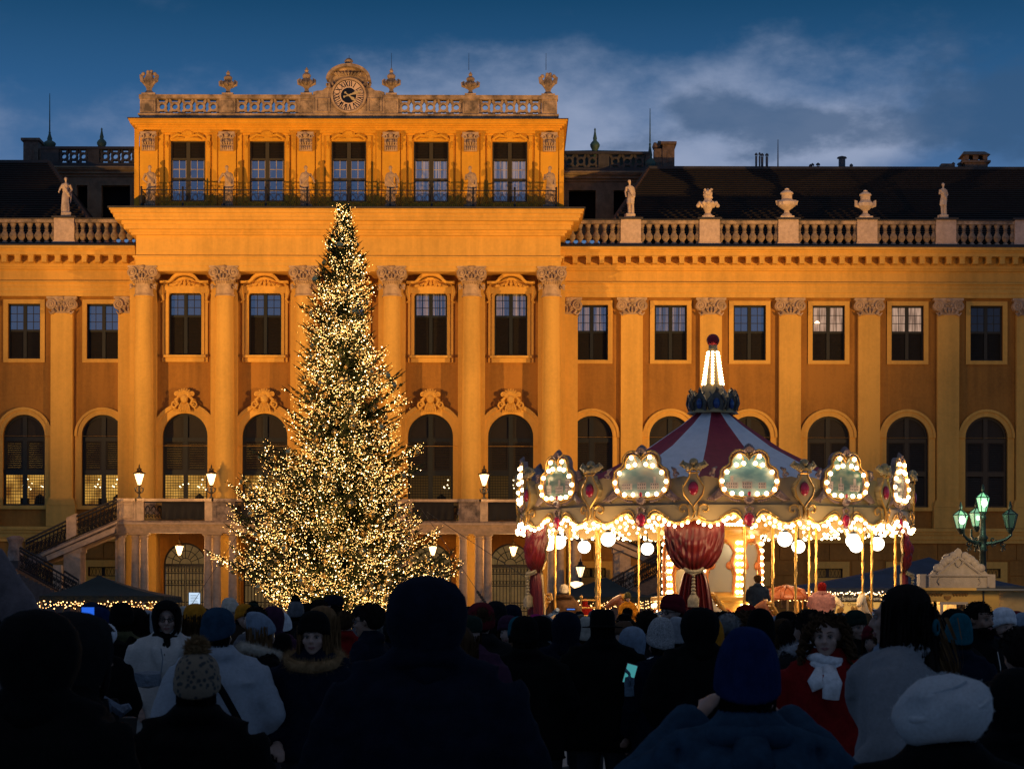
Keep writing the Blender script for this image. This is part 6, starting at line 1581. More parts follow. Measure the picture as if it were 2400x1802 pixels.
# golden chair rail seen on the left of the platform
ch = MB()
for s in (0, .34): ch.tube((s, 0, .5), (s, 0, 1.98), .02, n=5)
for z in (1.6, 1.78, 1.95): ch.tube((0, 0, z), (.34, 0, z), .02, n=5)
for s in (0, .34): ch.ball((s, 0, 2.02), .04, 6, 5)
cput('ladder_back', ch.mesh('ladder_back', [M_CGOLD]), 0, None, (PX(1362, 48)-CX, -3, 0))

for a in range(4):
    d = bpy.data.lights.new('carousel_fill', 'POINT'); d.energy = 120; d.color = (1, .66, .32); d.shadow_soft_size = .5; lo = bpy.data.objects.new('carousel_fill', d); C.objects.link(lo); lo.parent = car; lo.location = (3.2*sin(a*pi/2+.6), -3.2*cos(a*pi/2+.6), 3.0)  # added lamps under the canopy, boosting the bulbs' warm light
for a in (-62, -35, -5, 25, 55):
    d = bpy.data.lights.new('rim_fill', 'POINT'); d.energy = 46; d.color = (1, .64, .30); d.shadow_soft_size = .4; lo = bpy.data.objects.new('rim_fill', d); C.objects.link(lo); lo.parent = car; lo.location = ((CR+.75)*sin(R(a)), -(CR+.75)*cos(R(a)), 3.35)  # extra unseen lamps before the rim, warming boards and crowd
# ================================================================ market tents, kiosk and street lamp
M_TGREEN = mat('dark green tent cloth', (.012, .022, .020), .8, var=.3, bump=.2, scale=2)
M_TBLUE = mat('dark blue tent cloth', (.030, .050, .095), .8, var=.25, bump=.2, scale=2)
M_POST = mat('tent post', (.35, .22, .08), .5)
M_LED = emis('warm string light', (1.0, .50, .16), 8.0)
M_LED_W = emis('pale string light', (1.0, .66, .34), 8.0)
M_COUNTER = mat('wooden counter', (.30, .17, .07), .6, var=.3, scale=3)
def tent(x0, x1, xa, ya, ye, Y, depth, m, label, valance=10, lights=90, seed=1, rows=2, group=None):
    rnd = random.Random(seed)
    a, b = PX(x0, Y), PX(x1, Y); xc, zc, ze_ = PX(xa, Y+depth/2), PZ(ya, Y+depth/2), PZ(ye, Y)
    t = empty('market_tent', ((a+b)/2, Y+depth/2, 0), label, 'tent', group)
    mb = MB(); n = 10; y0, y1 = Y, Y+depth
    corners = [(a, y0), (b, y0), (b, y1), (a, y1)]
    for k in range(4):
        p, q = corners[k], corners[(k+1) % 4]; vs = []; fs = []
        for j in range(n+1):
            f = j/n; sag = -.12*sin(pi*f)*(zc-ze_)
            for i in range(n+1):
                g_ = i/n; ex = p[0]+(q[0]-p[0])*g_; ey = p[1]+(q[1]-p[1])*g_
                vs.append((ex+(xc-ex)*f, ey+((y0+y1)/2-ey)*f, ze_+(zc-ze_)*f+sag-.03*sin(pi*g_)*(1-f)))
        for j in range(n):
            for i in range(n): q_ = j*(n+1)+i; fs.append((q_, q_+1, q_+n+2, q_+n+1))
        mb.add(vs, fs)
    make('tent_roof', mb, m, t, True)
    vz = valance/5000*Y; v = MB()
    for k in range(4):
        p, q = corners[k], corners[(k+1) % 4]; vs = []; fs = []; nn = 40
        for j in range(3):
            for i in range(nn+1):
                g_ = i/nn; ox = .03*sin(i*1.3)*j
                vs.append((p[0]+(q[0]-p[0])*g_+(ox if k % 2 else 0), p[1]+(q[1]-p[1])*g_+(0 if k % 2 else ox), ze_-vz*j/2-.02*abs(sin(i*.8))*j))
        for j in range(2):
            for i in range(nn): q_ = j*(nn+1)+i; fs.append((q_, q_+1, q_+nn+2, q_+nn+1))
        v.add(vs, fs)
    make('tent_valance', v, m, t, True)
    for p in corners: make('tent_post', MB().tube((p[0]*.98+xc*.02, p[1]+(.15 if p[1] == y0 else -.15), 0), (p[0]*.98+xc*.02, p[1]+(.15 if p[1] == y0 else -.15), ze_), .04, n=6), M_POST, t)
    if lights:
        l = MB()
        for r in range(rows):
            for i in range(lights):
                g_ = (i+rnd.uniform(-.5, .5))/lights; xx = a+(b-a)*g_; l.octa((xx, y0-.07-rnd.uniform(0, .1), ze_-vz-.02-.10*r-rnd.uniform(-.05, .09)-.05*abs(sin(g_*17))), rnd.choice((.012, .016, .022)))
            if r == 0:
                for i in range(lights//2): g_ = i/(lights//2); l.octa((a+(b-a)*g_, y1-.1, ze_-vz-.1-rnd.uniform(0, .1)), .02)
        make('string_lights', l, M_LED, t, kind='stuff')
    c = MB(); c.box(a+.3, b-.3, y0+.4, y0+.9, 0, 1.05); make('counter', c, M_COUNTER, t)
    sh = MB(); 
    for k in range(3): sh.box(a+.3, b-.3, y1-.6, y1-.3, .9+.45*k, .94+.45*k)
    shf = make('shelf', sh, M_COUNTER, t); g2 = MB()
    for k in range(3):
        xx = a+.4
        while xx < b-.5:
            w = rnd.uniform(.06, .16); g2.box(xx, xx+w, y1-.55, y1-.4, .942+.45*k, .942+.45*k+rnd.uniform(.12, .3)); xx += w+rnd.uniform(.02, .12)
    make('wares', g2, mat('wrapped wares', (.45, .22, .10), .5, var=.7, scale=4), t, kind='stuff')
    return t
tent(92, 384, 232, 1350, 1398, 68.0, 3.6, M_TGREEN, 'wide dark green market tent edged with string lights beside the left staircase', 12, 58, 1)
tent(1252, 1530, 1420, 1352, 1398, 66.0, 4.0, M_TGREEN, 'dark green market tent seen between the carousel poles left of the red curtain', 10, 60, 2)
tent(1505, 1740, 1600, 1348, 1400, 78.0, 4.0, M_TGREEN, 'dark market tent hidden mostly by the carousel centre column', 10, 30, 3)
tent(1840, 2430, 2177, 1303, 1376, 62.0, 6.5, M_TBLUE, 'large blue market tent standing behind the kiosk with the white gable', 12, 120, 4)
# lantern standing near the dark tent, bright reflecting dish
X = PX(1352, 70)
o = empty('market_lantern', (PX(1360, 72), 72, 0), 'bright glass lantern glowing beside the dark tent behind the carousel horses', 'lantern')
put('lantern_frame', lf_me, o, (0, 0, PZ(1352, 72)), scale=.55, local=True); put('lantern_glass', lg_me, o, (0, 0, PZ(1352, 72)), scale=.55, local=True); put('flame_bulb', core_me, o, (0, 0, PZ(1352, 72)), scale=.6, local=True)
put('lamp_post', MB().tube((0, 0, 0), (0, 0, PZ(1352, 72)), .04, n=8).mesh('lamp_post', [M_IRON]), o, local=True)
o = empty('market_lantern', (PX(1350, 70), 70, 0), 'low wide dish lantern glowing just above the tent roof edge', 'lantern')
put('lantern_glass', MB().lathe([(.05, 0), (.24, .14), (.21, .19), (.04, .23)], n=12).mesh('lantern_glass', [M_LAMPGLASS], True), o, (0, 0, PZ(1378, 70)), local=True)
put('lamp_post', MB().tube((0, 0, 0), (0, 0, PZ(1378, 70)), .03, n=8).mesh('lamp_post', [M_IRON]), o, local=True)
# sign board of the blue tent
def text_obj(name, body, size, loc, m, parent, rot=(pi/2, 0, 0), depth=.004, align='CENTER'):
    cu = bpy.data.curves.new(name, 'FONT'); cu.body = body; cu.size = size; cu.extrude = depth; cu.align_x = align; cu.resolution_u = 2
    to = bpy.data.objects.new(name, cu); C.objects.link(to)
    dg = bpy.context.evaluated_depsgraph_get(); me = bpy.data.meshes.new_from_object(to.evaluated_get(dg)); bpy.data.objects.remove(to)
    me.materials.clear(); me.materials.append(m); me.transform(Matrix.Translation(loc) @ Matrix.Rotation(rot[0], 4, 'X'))
    o = bpy.data.objects.new(name, me); link(o, parent, (0, 0, 0)); return o
Ys = 60.0; sb = empty('food_stall', (PX(1990, Ys), Ys, 0), 'yellow lit food stall with dark name board seen between the right carousel poles', 'stall')
zb0, zb1 = PZ(1404, Ys), PZ(1390, Ys)
make('name_board', MB().box(PX(1935, Ys), PX(2062, Ys), Ys, Ys+.06, zb0-.04, zb1+.02), mat('dark name board', (.03, .022, .015), .5), sb)
text_obj('lettering', 'Leistung.Spitalmarkt. Krems', .145, (PX(1998, Ys), Ys-.01, zb0), mat('pale gold lettering', (.75, .60, .38), .4, emit=(.8, .6, .35), estr=.25), sb)
make('stall_front', MB().box(PX(1945, Ys), PX(2075, Ys), Ys, Ys+.08, .9, zb0-.06), mat('yellow lit stall front', (.75, .46, .12), .6, emit=(.9, .5, .12), estr=.42), sb)
text_obj('lettering', 'Pickup Opel Co O', .15, (PX(1996, Ys), Ys-.01, PZ(1418, Ys)), mat('brown lettering', (.25, .14, .04), .5), sb)
fl = MB(); rnd = random.Random(5)
for k in range(16): fl.ball((PX(1965+rnd.uniform(0, 90), Ys), Ys-.02, PZ(1428+rnd.uniform(-8, 14), Ys)), rnd.uniform(.05, .1), 7, 5, sy=.2)
make('painted_flowers', fl, mat('painted orange flowers', (.70, .33, .05), .5, var=.5, scale=8), sb)
mb = MB()
for i in range(60): mb.octa((PX(1885+i*3.1+rnd.uniform(-1.5, 1.5), Ys-.1), Ys-.1, PZ(1386+rnd.choice((0, 3, 6))-abs(sin(i*.5))*2, Ys-.1)), rnd.choice((.014, .02)))
make('string_lights', mb, M_LED_W, sb, kind='stuff')
make('counter', MB().box(PX(1945, Ys), PX(2075, Ys), Ys-.3, Ys+.1, 0, .9), M_COUNTER, sb)
# kiosk with ornamental gable
YK = 44.0; kx = lambda x: PX(x, YK); kz = lambda y: PZ(y, YK)
M_KWHITE = mat('white carved gable board', (.42, .37, .33), .7, var=.15, bump=.3, scale=8); M_KYEL = mat('yellow kiosk wall', (.62, .40, .10), .6, var=.12, scale=3)
kiosk = empty('kiosk', (kx(2245), YK+1.2, 0), 'yellow market kiosk crowned by a pale carved gable', 'kiosk')
gout = [(2172, 1375), (2318, 1375), (2318, 1348), (2310, 1338), (2302, 1330), (2296, 1331), (2288, 1318), (2281, 1312), (2280, 1302), (2272, 1296), (2262, 1295), (2254, 1292), (2250, 1285), (2245, 1282), (2240, 1286), (2236, 1292), (2226, 1294), (2214, 1297), (2208, 1304), (2208, 1313), (2200, 1320), (2194, 1330), (2186, 1334), (2180, 1342), (2174, 1348)]
make('gable', MB().prism([(kx(x), kz(y)) for x, y in gout], YK-.05, YK+.08), M_KWHITE, kiosk)
gm_ = MB()
for p, q in (((2195, 1343), (2246, 1304)), ((2246, 1304), (2298, 1343)), ((2174, 1346), (2316, 1346)), ((2176, 1372), (2176, 1348)), ((2314, 1372), (2314, 1348))): gm_.path([(kx(p[0]), YK-.08, kz(p[1])), (kx(q[0]), YK-.08, kz(q[1]))], .028, 5)
for s in (-1, 1):
    for k in range(6): t = k/5; gm_.ball((kx(2246+s*(14+38*t)), YK-.07, kz(1300+30*t+3*sin(k*2))), .085, 7, 5, sy=.5)
    gm_.path([(kx(2246+s*46), YK-.07, kz(1352)), (kx(2246+s*50), YK-.07, kz(1360)), (kx(2246+s*45), YK-.07, kz(1368))], .015, 4)
gm_.path([(kx(2237), YK-.08, kz(1314)), (kx(2240), YK-.08, kz(1322)), (kx(2246), YK-.08, kz(1326)), (kx(2252), YK-.08, kz(1322)), (kx(2255), YK-.08, kz(1314))], .02, 5)
make('gable_relief', gm_, M_KWHITE, kiosk, 'auto')
for a, b in ((2155, 2171.5), (2318.5, 2332)): make('gable_wing', MB().box(kx(a), kx(b), YK-.03, YK+.3, kz(1375), kz(1343)), M_KWHITE, kiosk)
make('eaves_board', MB().box(kx(2150), kx(2284), YK-.18, YK+2.4, kz(1381), kz(1375.3)), M_KYEL, kiosk)
make('eaves_board', MB().box(kx(2284.5), kx(2430), YK-.16, YK+2.4, kz(1381), kz(1376.5)), mat('grey lead edge', (.16, .18, .20), .5), kiosk)
make('wall', MB().box(kx(2152), kx(2281), YK, YK+.1, kz(1408), kz(1381.1)).box(kx(2152), kx(2162), YK, YK+.1, 0, kz(1408.1)).box(kx(2268), kx(2281), YK, YK+.1, 0, kz(1408.1)).box(kx(2162.1), kx(2267.9), YK, YK+.1, 0, 1.1), M_KYEL, kiosk)
make('wall', MB().box(kx(2281.5), kx(2303), YK+.02, YK+.12, 0, kz(1381.2)).box(kx(2307), kx(2343), YK+.03, YK+.13, 0, kz(1381.2)), M_KYEL, kiosk)
make('wall', MB().box(kx(2344), kx(2440), YK+.2, YK+.3, 0, kz(1381.2)), mat('pale kiosk panel', (.60, .44, .20), .6, var=.3, scale=2), kiosk)
make('post', MB().box(kx(2303.3), kx(2306.7), YK-.02, YK+.05, 0, kz(1381.2)), M_IRON, kiosk)
gs = MB()
for s in (-1, 1):
    for k in range(5): gs.path([(kx(2221+s*(12+7*k)), YK-.01, kz(1388)), (kx(2221+s*(15+7*k)), YK-.015, kz(1393)), (kx(2221+s*(19+7*k)), YK-.01, kz(1389))], .018, 5)
gs.prism([(kx(2212), kz(1394)), (kx(2230), kz(1394)), (kx(2228), kz(1400)), (kx(2221), kz(1404)), (kx(2214), kz(1400))], YK-.02, YK-.002)
make('painted_garland', gs, mat('brown painted garland', (.25, .12, .02), .6), kiosk)
wf = MB(); wf.prism(rect(kx(2203), kx(2268), 1.1, kz(1408)), YK-.04, YK-.002, holes=[rect(kx(2210), kx(2262), 1.3, kz(1414))]); 
for k in range(3): wf.box(kx(2211), kx(2261), YK+.5, YK+.52, kz(1432)+.16*k, kz(1432)+.18*k+.01)
make('serving_hatch', wf, M_KWHITE, kiosk)
make('hatch_interior', MB().box(kx(2190), kx(2270), YK+1.2, YK+1.25, 1, kz(1405)), mat('lit kiosk inside', (.4, .3, .15), .7, var=.8, scale=5, emit=(.9, .55, .2), estr=.22), kiosk)
make('roof', MB().box(kx(2155), kx(2430), YK+.12, YK+2.3, kz(1375), kz(1370)), M_TBLUE, kiosk)
d = bpy.data.lights.new('kiosk_light', 'POINT'); d.energy = 45; d.color = (1, .6, .22); d.shadow_soft_size = .3; lo = bpy.data.objects.new('kiosk_light', d); C.objects.link(lo); lo.location = (kx(2235), YK+.7, 2.0)
d = bpy.data.lights.new('kiosk_light', 'POINT'); d.energy = 55; d.color = (1, .62, .24); d.shadow_soft_size = .3; lo = bpy.data.objects.new('kiosk_light', d); C.objects.link(lo); lo.location = (kx(2290), YK-1.6, 2.9)
# ornate street lamp with four green tinted lanterns
YL = 46.0; lx = lambda x: PX(x, YL); lz = lambda y: PZ(y, YL)
M_GGLASS = mat('pale green lantern glass', (.30, .45, .30), .2, emit=(.26, .62, .36), estr=.55)
M_GGLASS_B = mat('bright green lantern glass', (.30, .5, .3), .2, emit=(.28, .85, .42), estr=.9)
M_GGLASS_D = mat('unlit green lantern glass', (.06, .10, .08), .15, emit=(.2, .45, .35), estr=.03)
M_LPOST = mat('green black cast iron', (.012, .020, .018), .45)
lamp = empty('street_lamp', (lx(2303), YL, 0), 'tall ornate street lamp with four green tinted lanterns behind the kiosk gable', 'street lamp')
pl = MB(); pl.lathe([(.22, 0), (.22, .3), (.15, .35), (.16, .9), (.10, 1.0), (.085, 2.6), (.07, lz(1290)), (.11, lz(1290)+.05), (.08, lz(1285)), (.09, lz(1262)), (.12, lz(1258)), (.07, lz(1250)), (.06, lz(1215)), (.08, lz(1212)), (.05, lz(1200))], (lx(2303), YL, 0), 14)
make('lamp_post', pl, M_LPOST, lamp, True)
def lant(x, yb, yt, Y, gm_, strength, wpx=32):
    X = PX(x, Y); z0, z1 = PZ(yb, Y), PZ(yt, Y); h = z1-z0; r = wpx/2/5000*Y
    fr, gl = MB(), MB(); n = 6
    gl.lathe([(r*.52, 0), (r*.98, h*.70), (r*.02, h*.98)], (X, Y, z0), n)
    for k in range(n):
        a = 2*pi*k/n; fr.path([(X+r*.53*cos(a), Y+r*.53*sin(a), z0), (X+r*cos(a), Y+r*sin(a), z0+h*.70), (X+r*.03*cos(a), Y+r*.03*sin(a), z0+h)], .012, 4)
        b = 2*pi*(k+1)/n; fr.tube((X+r*cos(a), Y+r*sin(a), z0+h*.70), (X+r*cos(b), Y+r*sin(b), z0+h*.70), .011, n=4); fr.tube((X+r*.53*cos(a), Y+r*.53*sin(a), z0), (X+r*.53*cos(b), Y+r*.53*sin(b), z0), .011, n=4)
    fr.lathe([(.03, h), (.04, h+.05), (.012, h+.16)], (X, Y, z0), 8); fr.lathe([(.03, -.12), (r*.55, -.02), (r*.5, 0)], (X, Y, z0), 8)
    g_ = make('lantern', fr, M_LPOST, lamp); make('lantern_glass', gl, gm_, g_)
    if strength:
        make('lamp_bulb', MB().ball((X, Y-r*1.02, z0+h*.42), .05*strength, 10, 8, sy=.3, sz=1.3), emis('cool white lamp', (.85, 1.0, .80), 3.0), g_, True)
lant(2303, 1197, 1149, YL, M_GGLASS_B, 1.3); lant(2251, 1236, 1191, YL-.3, M_GGLASS, 1.4, 36); lant(2288, 1231, 1186, YL+.5, M_GGLASS, .8, 35); lant(2367, 1235, 1189, YL-.1, M_GGLASS_D, 0, 36)
ar = MB(); P = lambda x, y, dy=0: (lx(x), YL+dy, lz(y))
for s, xe, ye, dy in ((-1, 2251, 1240, -.3), (1, 2367, 1240, -.1), (-.3, 2288, 1235, .5)):
    ar.path([P(2303, 1272), P(2303+(xe-2303)*.4, 1270, dy*.4), P(2303+(xe-2303)*.8, 1262, dy*.8), P(xe, 1252, dy), P(xe, ye, dy)], [.04, .04, .035, .03, .025], 7)
    for q in (0, 1):
        c0, cz0 = 2303+(xe-2303)*(.35+.35*q), 1262+10*q
        ar.path([(lx(c0+7*cos(t)*(1-i/14)), YL+dy*.5, lz(cz0+7*sin(t)*(1-i/14))) for i, t in enumerate([.6*i for i in range(12)])], .018, 5)
        ar.path([(lx(c0+3+6*cos(t)*(1-i/14)), YL+dy*.5, lz(cz0+13+5*sin(t)*(1-i/14))) for i, t in enumerate([.6*i+2 for i in range(10)])], .018, 5)
make('lamp_arm', ar, M_LPOST, lamp, 'auto')
d = bpy.data.lights.new('lamp_light', 'POINT'); d.energy = 22; d.color = (.6, 1, .6); d.shadow_soft_size = .15; lo = bpy.data.objects.new('lamp_light', d); C.objects.link(lo); lo.parent = lamp; lo.location = (-.2, -.6, lz(1190))
# ================================================================ people
CM = {}
def cloth(name, col, rough=.85, scale=22, var=.25, bump=.35):
    if name not in CM: CM[name] = mat('cloth '+name, col, rough, var=var, bump=bump, scale=scale, spec=.04, dist=.008)
    return CM[name]
CO = {'black': (.006, .006, .006), 'charcoal': (.013, .013, .014), 'navy': (.007, .010, .020), 'dark blue': (.012, .022, .048), 'dark green': (.012, .024, .018), 'dark brown': (.035, .022, .014), 'grey': (.13, .13, .14), 'light grey': (.34, .34, .36),
      'white': (.72, .72, .74), 'cream': (.50, .44, .36), 'blue grey': (.20, .25, .32), 'teal': (.01, .10, .13), 'royal blue': (.008, .020, .075), 'mustard': (.50, .19, .015), 'red': (.19, .009, .009), 'pink': (.55, .25, .22), 'magenta': (.35, .02, .13),
      'burgundy': (.12, .012, .018), 'olive': (.07, .065, .03), 'yellow': (.50, .30, .03), 'light blue': (.12, .32, .55), 'steel blue': (.022, .050, .085), 'plum': (.05, .02, .04), 'camel': (.28, .17, .08), 'brown': (.09, .05, .03)}
def col_(n): return cloth(n, CO[n])
SKIN = [mat('skin '+str(i), c, .5, var=.12, scale=20) for i, c in enumerate([(.36, .205, .145), (.32, .175, .115), (.40, .245, .185)])]
HAIR = {'dark': mat('dark hair', (.014, .010, .008), .85, var=.4, scale=30, stretch=(1, 1, .1), spec=.06), 'brown': mat('brown hair', (.055, .028, .012), .85, var=.45, scale=30, stretch=(1, 1, .15), spec=.08), 'light': mat('light brown hair', (.16, .085, .035), .85, var=.4, scale=30, stretch=(1, 1, .15), spec=.1), 'grey': mat('grey hair', (.16, .15, .14), .55, var=.3, scale=30)}
M_SHOE = mat('dark shoe', (.015, .013, .012), .5); M_JEANS = mat('dark trousers', (.018, .022, .035), .85, bump=.3, scale=20)
M_EYE = mat('eye white', (.20, .16, .14), .3); M_IRIS = mat('iris', (.02, .015, .01), .2); M_LIP = mat('lips', (.26, .10, .085), .5); M_BROW = mat('eyebrow hair', (.03, .018, .01), .7)
HC = Vector((0, -.012, 1.60))
def hd(p, turn, tilt=0):
    """head-local point to body space"""
    M = Matrix.Rotation(turn, 4, 'Z') @ Matrix.Rotation(tilt, 4, 'X'); return tuple(HC + (M @ Vector(p)))
def arms_of(pose):
    S = lambda s: (s*.185, 0, 1.375)
    if pose == 'pocket': return [[S(s), (s*.29, .03, 1.10), (s*.22, -.13, .93)] for s in (-1, 1)]
    if pose == 'down': return [[S(s), (s*.265, .01, 1.10), (s*.275, -.05, .86)] for s in (-1, 1)]
    if pose == 'phone': return [[S(s), (s*.27, -.10, 1.12), (s*.07, -.34, 1.28)] for s in (-1, 1)]
    if pose == 'camera': return [[S(s), (s*.37, -.13, 1.24), (s*.13, -.28, 1.50)] for s in (-1, 1)]
    if pose == 'high': return [[S(s), (s*.24, -.24, 1.34), (s*.10, -.36, 1.58)] for s in (-1, 1)]
    if pose == 'armup': return [[S(-1), (-.27, .03, 1.10), (-.22, -.1, .92)], [S(1), (.20, -.06, 1.66), (.05, -.10, 1.93)]]
    if pose == 'ride': return [[S(s), (s*.25, -.08, 1.14), (s*.06, -.30, 1.12)] for s in (-1, 1)]
    if pose == 'point': return [[S(-1), (-.265, .01, 1.10), (-.275, -.05, .86)], [S(1), (.42, -.08, 1.36), (.66, -.14, 1.42)]]
    if pose == 'phoneleft': return [[S(-1), (-.30, .10, 1.15), (-.20, .22, 1.24)], [S(1), (.265, .01, 1.10), (.275, -.05, .86)]]
    return arms_of('down')
def hand(mb, w, e, s):
    w, e = Vector(w), Vector(e); d = (w-e).normalized(); side = d.cross(Vector((0, 0, 1)));
    if side.length < .1: side = Vector((1, 0, 0))
    side.normalize(); n = side.cross(d).normalized()
    pc_ = w+d*.05
    mb.path([w-d*.02, w+d*.03, w+d*.085], [.026, .038, .036], 8, sq=.55)
    for i, (ln, off) in enumerate(((.062, -.030), (.072, -.010), (.068, .011), (.052, .030))):
        b = w+d*.08+side*off; k = b+d*ln*.5-n*.006; mb.path([b, k, k+d*ln*.38-n*.03], [.0105, .0095, .0075], 6)
    t = w+d*.035-side*.034*s; mb.path([t, t+d*.03-side*.025*s, t+d*.062-side*.022*s-n*.01], [.013, .012, .009], 6)
def head_mb(mb, turn=0, tilt=0, face=True):
    H = lambda *p: hd(p, turn, tilt)
    def ball(p, r, sx=1, sy=1, sz=1, n=16, m=12):
        b = MB().ball((0, 0, 0), r, n, m, sx=sx, sy=sy, sz=sz); M = Matrix.Translation(H(*p)) @ Matrix.Rotation(turn, 4, 'Z') @ Matrix.Rotation(tilt, 4, 'X'); mb.merge(b, M)
    ball((0, .012, .028), .094, .86, 1.04, .98); ball((0, -.028, -.025), .074, .86, .92, 1.25); ball((0, -.048, -.078), .042, 1.0, .95, .9); ball((0, .0, -.055), .058, .98, 1.0, 1.0)
    if face:
        mb.path([H(0, -.090, .022), H(0, -.106, -.005), H(0, -.121, -.030), H(0, -.102, -.041)], [.010, .011, .0145, .009], 8)
        for s in (-1, 1):
            ball((s*.0125, -.104, -.035), .009); ball((s*.040, -.070, -.028), .026, 1, .8, .9); 
            mb.path([H(s*.012, -.097, .022), H(s*.032, -.094, .028), H(s*.052, -.078, .020)], [.0085, .0095, .007], 6)
            mb.path([H(s*.080, -.005, .020), H(s*.088, .008, .010), H(s*.084, .006, -.015), H(s*.076, -.004, -.028)], [.007, .011, .009, .006], 6)
        ball((0, -.096, -.061), .016, 1.5, .7, .42); ball((0, -.093, -.0715), .0155, 1.35, .7, .45); ball((0, -.078, -.098), .020, 1.1, .8, .8)
    mb.path([H(0, .005, -.06), (0, .008, 1.46), (0, .012, 1.40)], [.054, .055, .07], 12)
BODY = {}
def body_mesh(pose, turn, res, legs='stand'):
    key = (pose, round(turn, 2), res, legs)
    if key in BODY: return BODY[key]
    mb = MB(); head_mb(mb, turn)
    for s in (-1, 1): mb.path([(s*.03, .015, 1.44), (s*.10, .01, 1.41), (s*.175, 0, 1.38)], [.05, .055, .058], 8)
    vs = MB().lathe([(.05, .86), (.15, .90), (.155, 1.0), (.135, 1.12), (.155, 1.26), (.165, 1.34), (.12, 1.42), (.05, 1.45)], n=20, sy=.66); mb.merge(vs)
    for i, (a, b, c) in enumerate(arms_of(pose)):
        mb.path([a, Vector(a).lerp(Vector(b), .5), b, Vector(b).lerp(Vector(c), .3), c], [.056, .05, .041, .042, .027], 10); hand(mb, c, b, (-1, 1)[i])
    for s in (-1, 1):
        if legs == 'ride':
            mb.path([(s*.09, 0, .92), (s*.22, -.22, .80), (s*.26, -.36, .70)], [.085, .07, .055], 10); mb.path([(s*.26, -.36, .70), (s*.24, -.28, .48), (s*.23, -.24, .30)], [.055, .052, .038], 10); mb.path([(s*.23, -.21, .27), (s*.23, -.38, .25)], [.042, .035], 8)
        else:
            mb.path([(s*.085, 0, .92), (s*.10, -.005, .70), (s*.105, .0, .50), (s*.11, .02, .34), (s*.11, .015, .10)], [.092, .078, .054, .055, .038], 10); mb.path([(s*.11, .03, .05), (s*.13, -.14, .04)], [.042, .036], 8)
    BODY[key] = remeshed(mb, res, 'body', [SKIN[0]], 1); return BODY[key]
COAT = {}
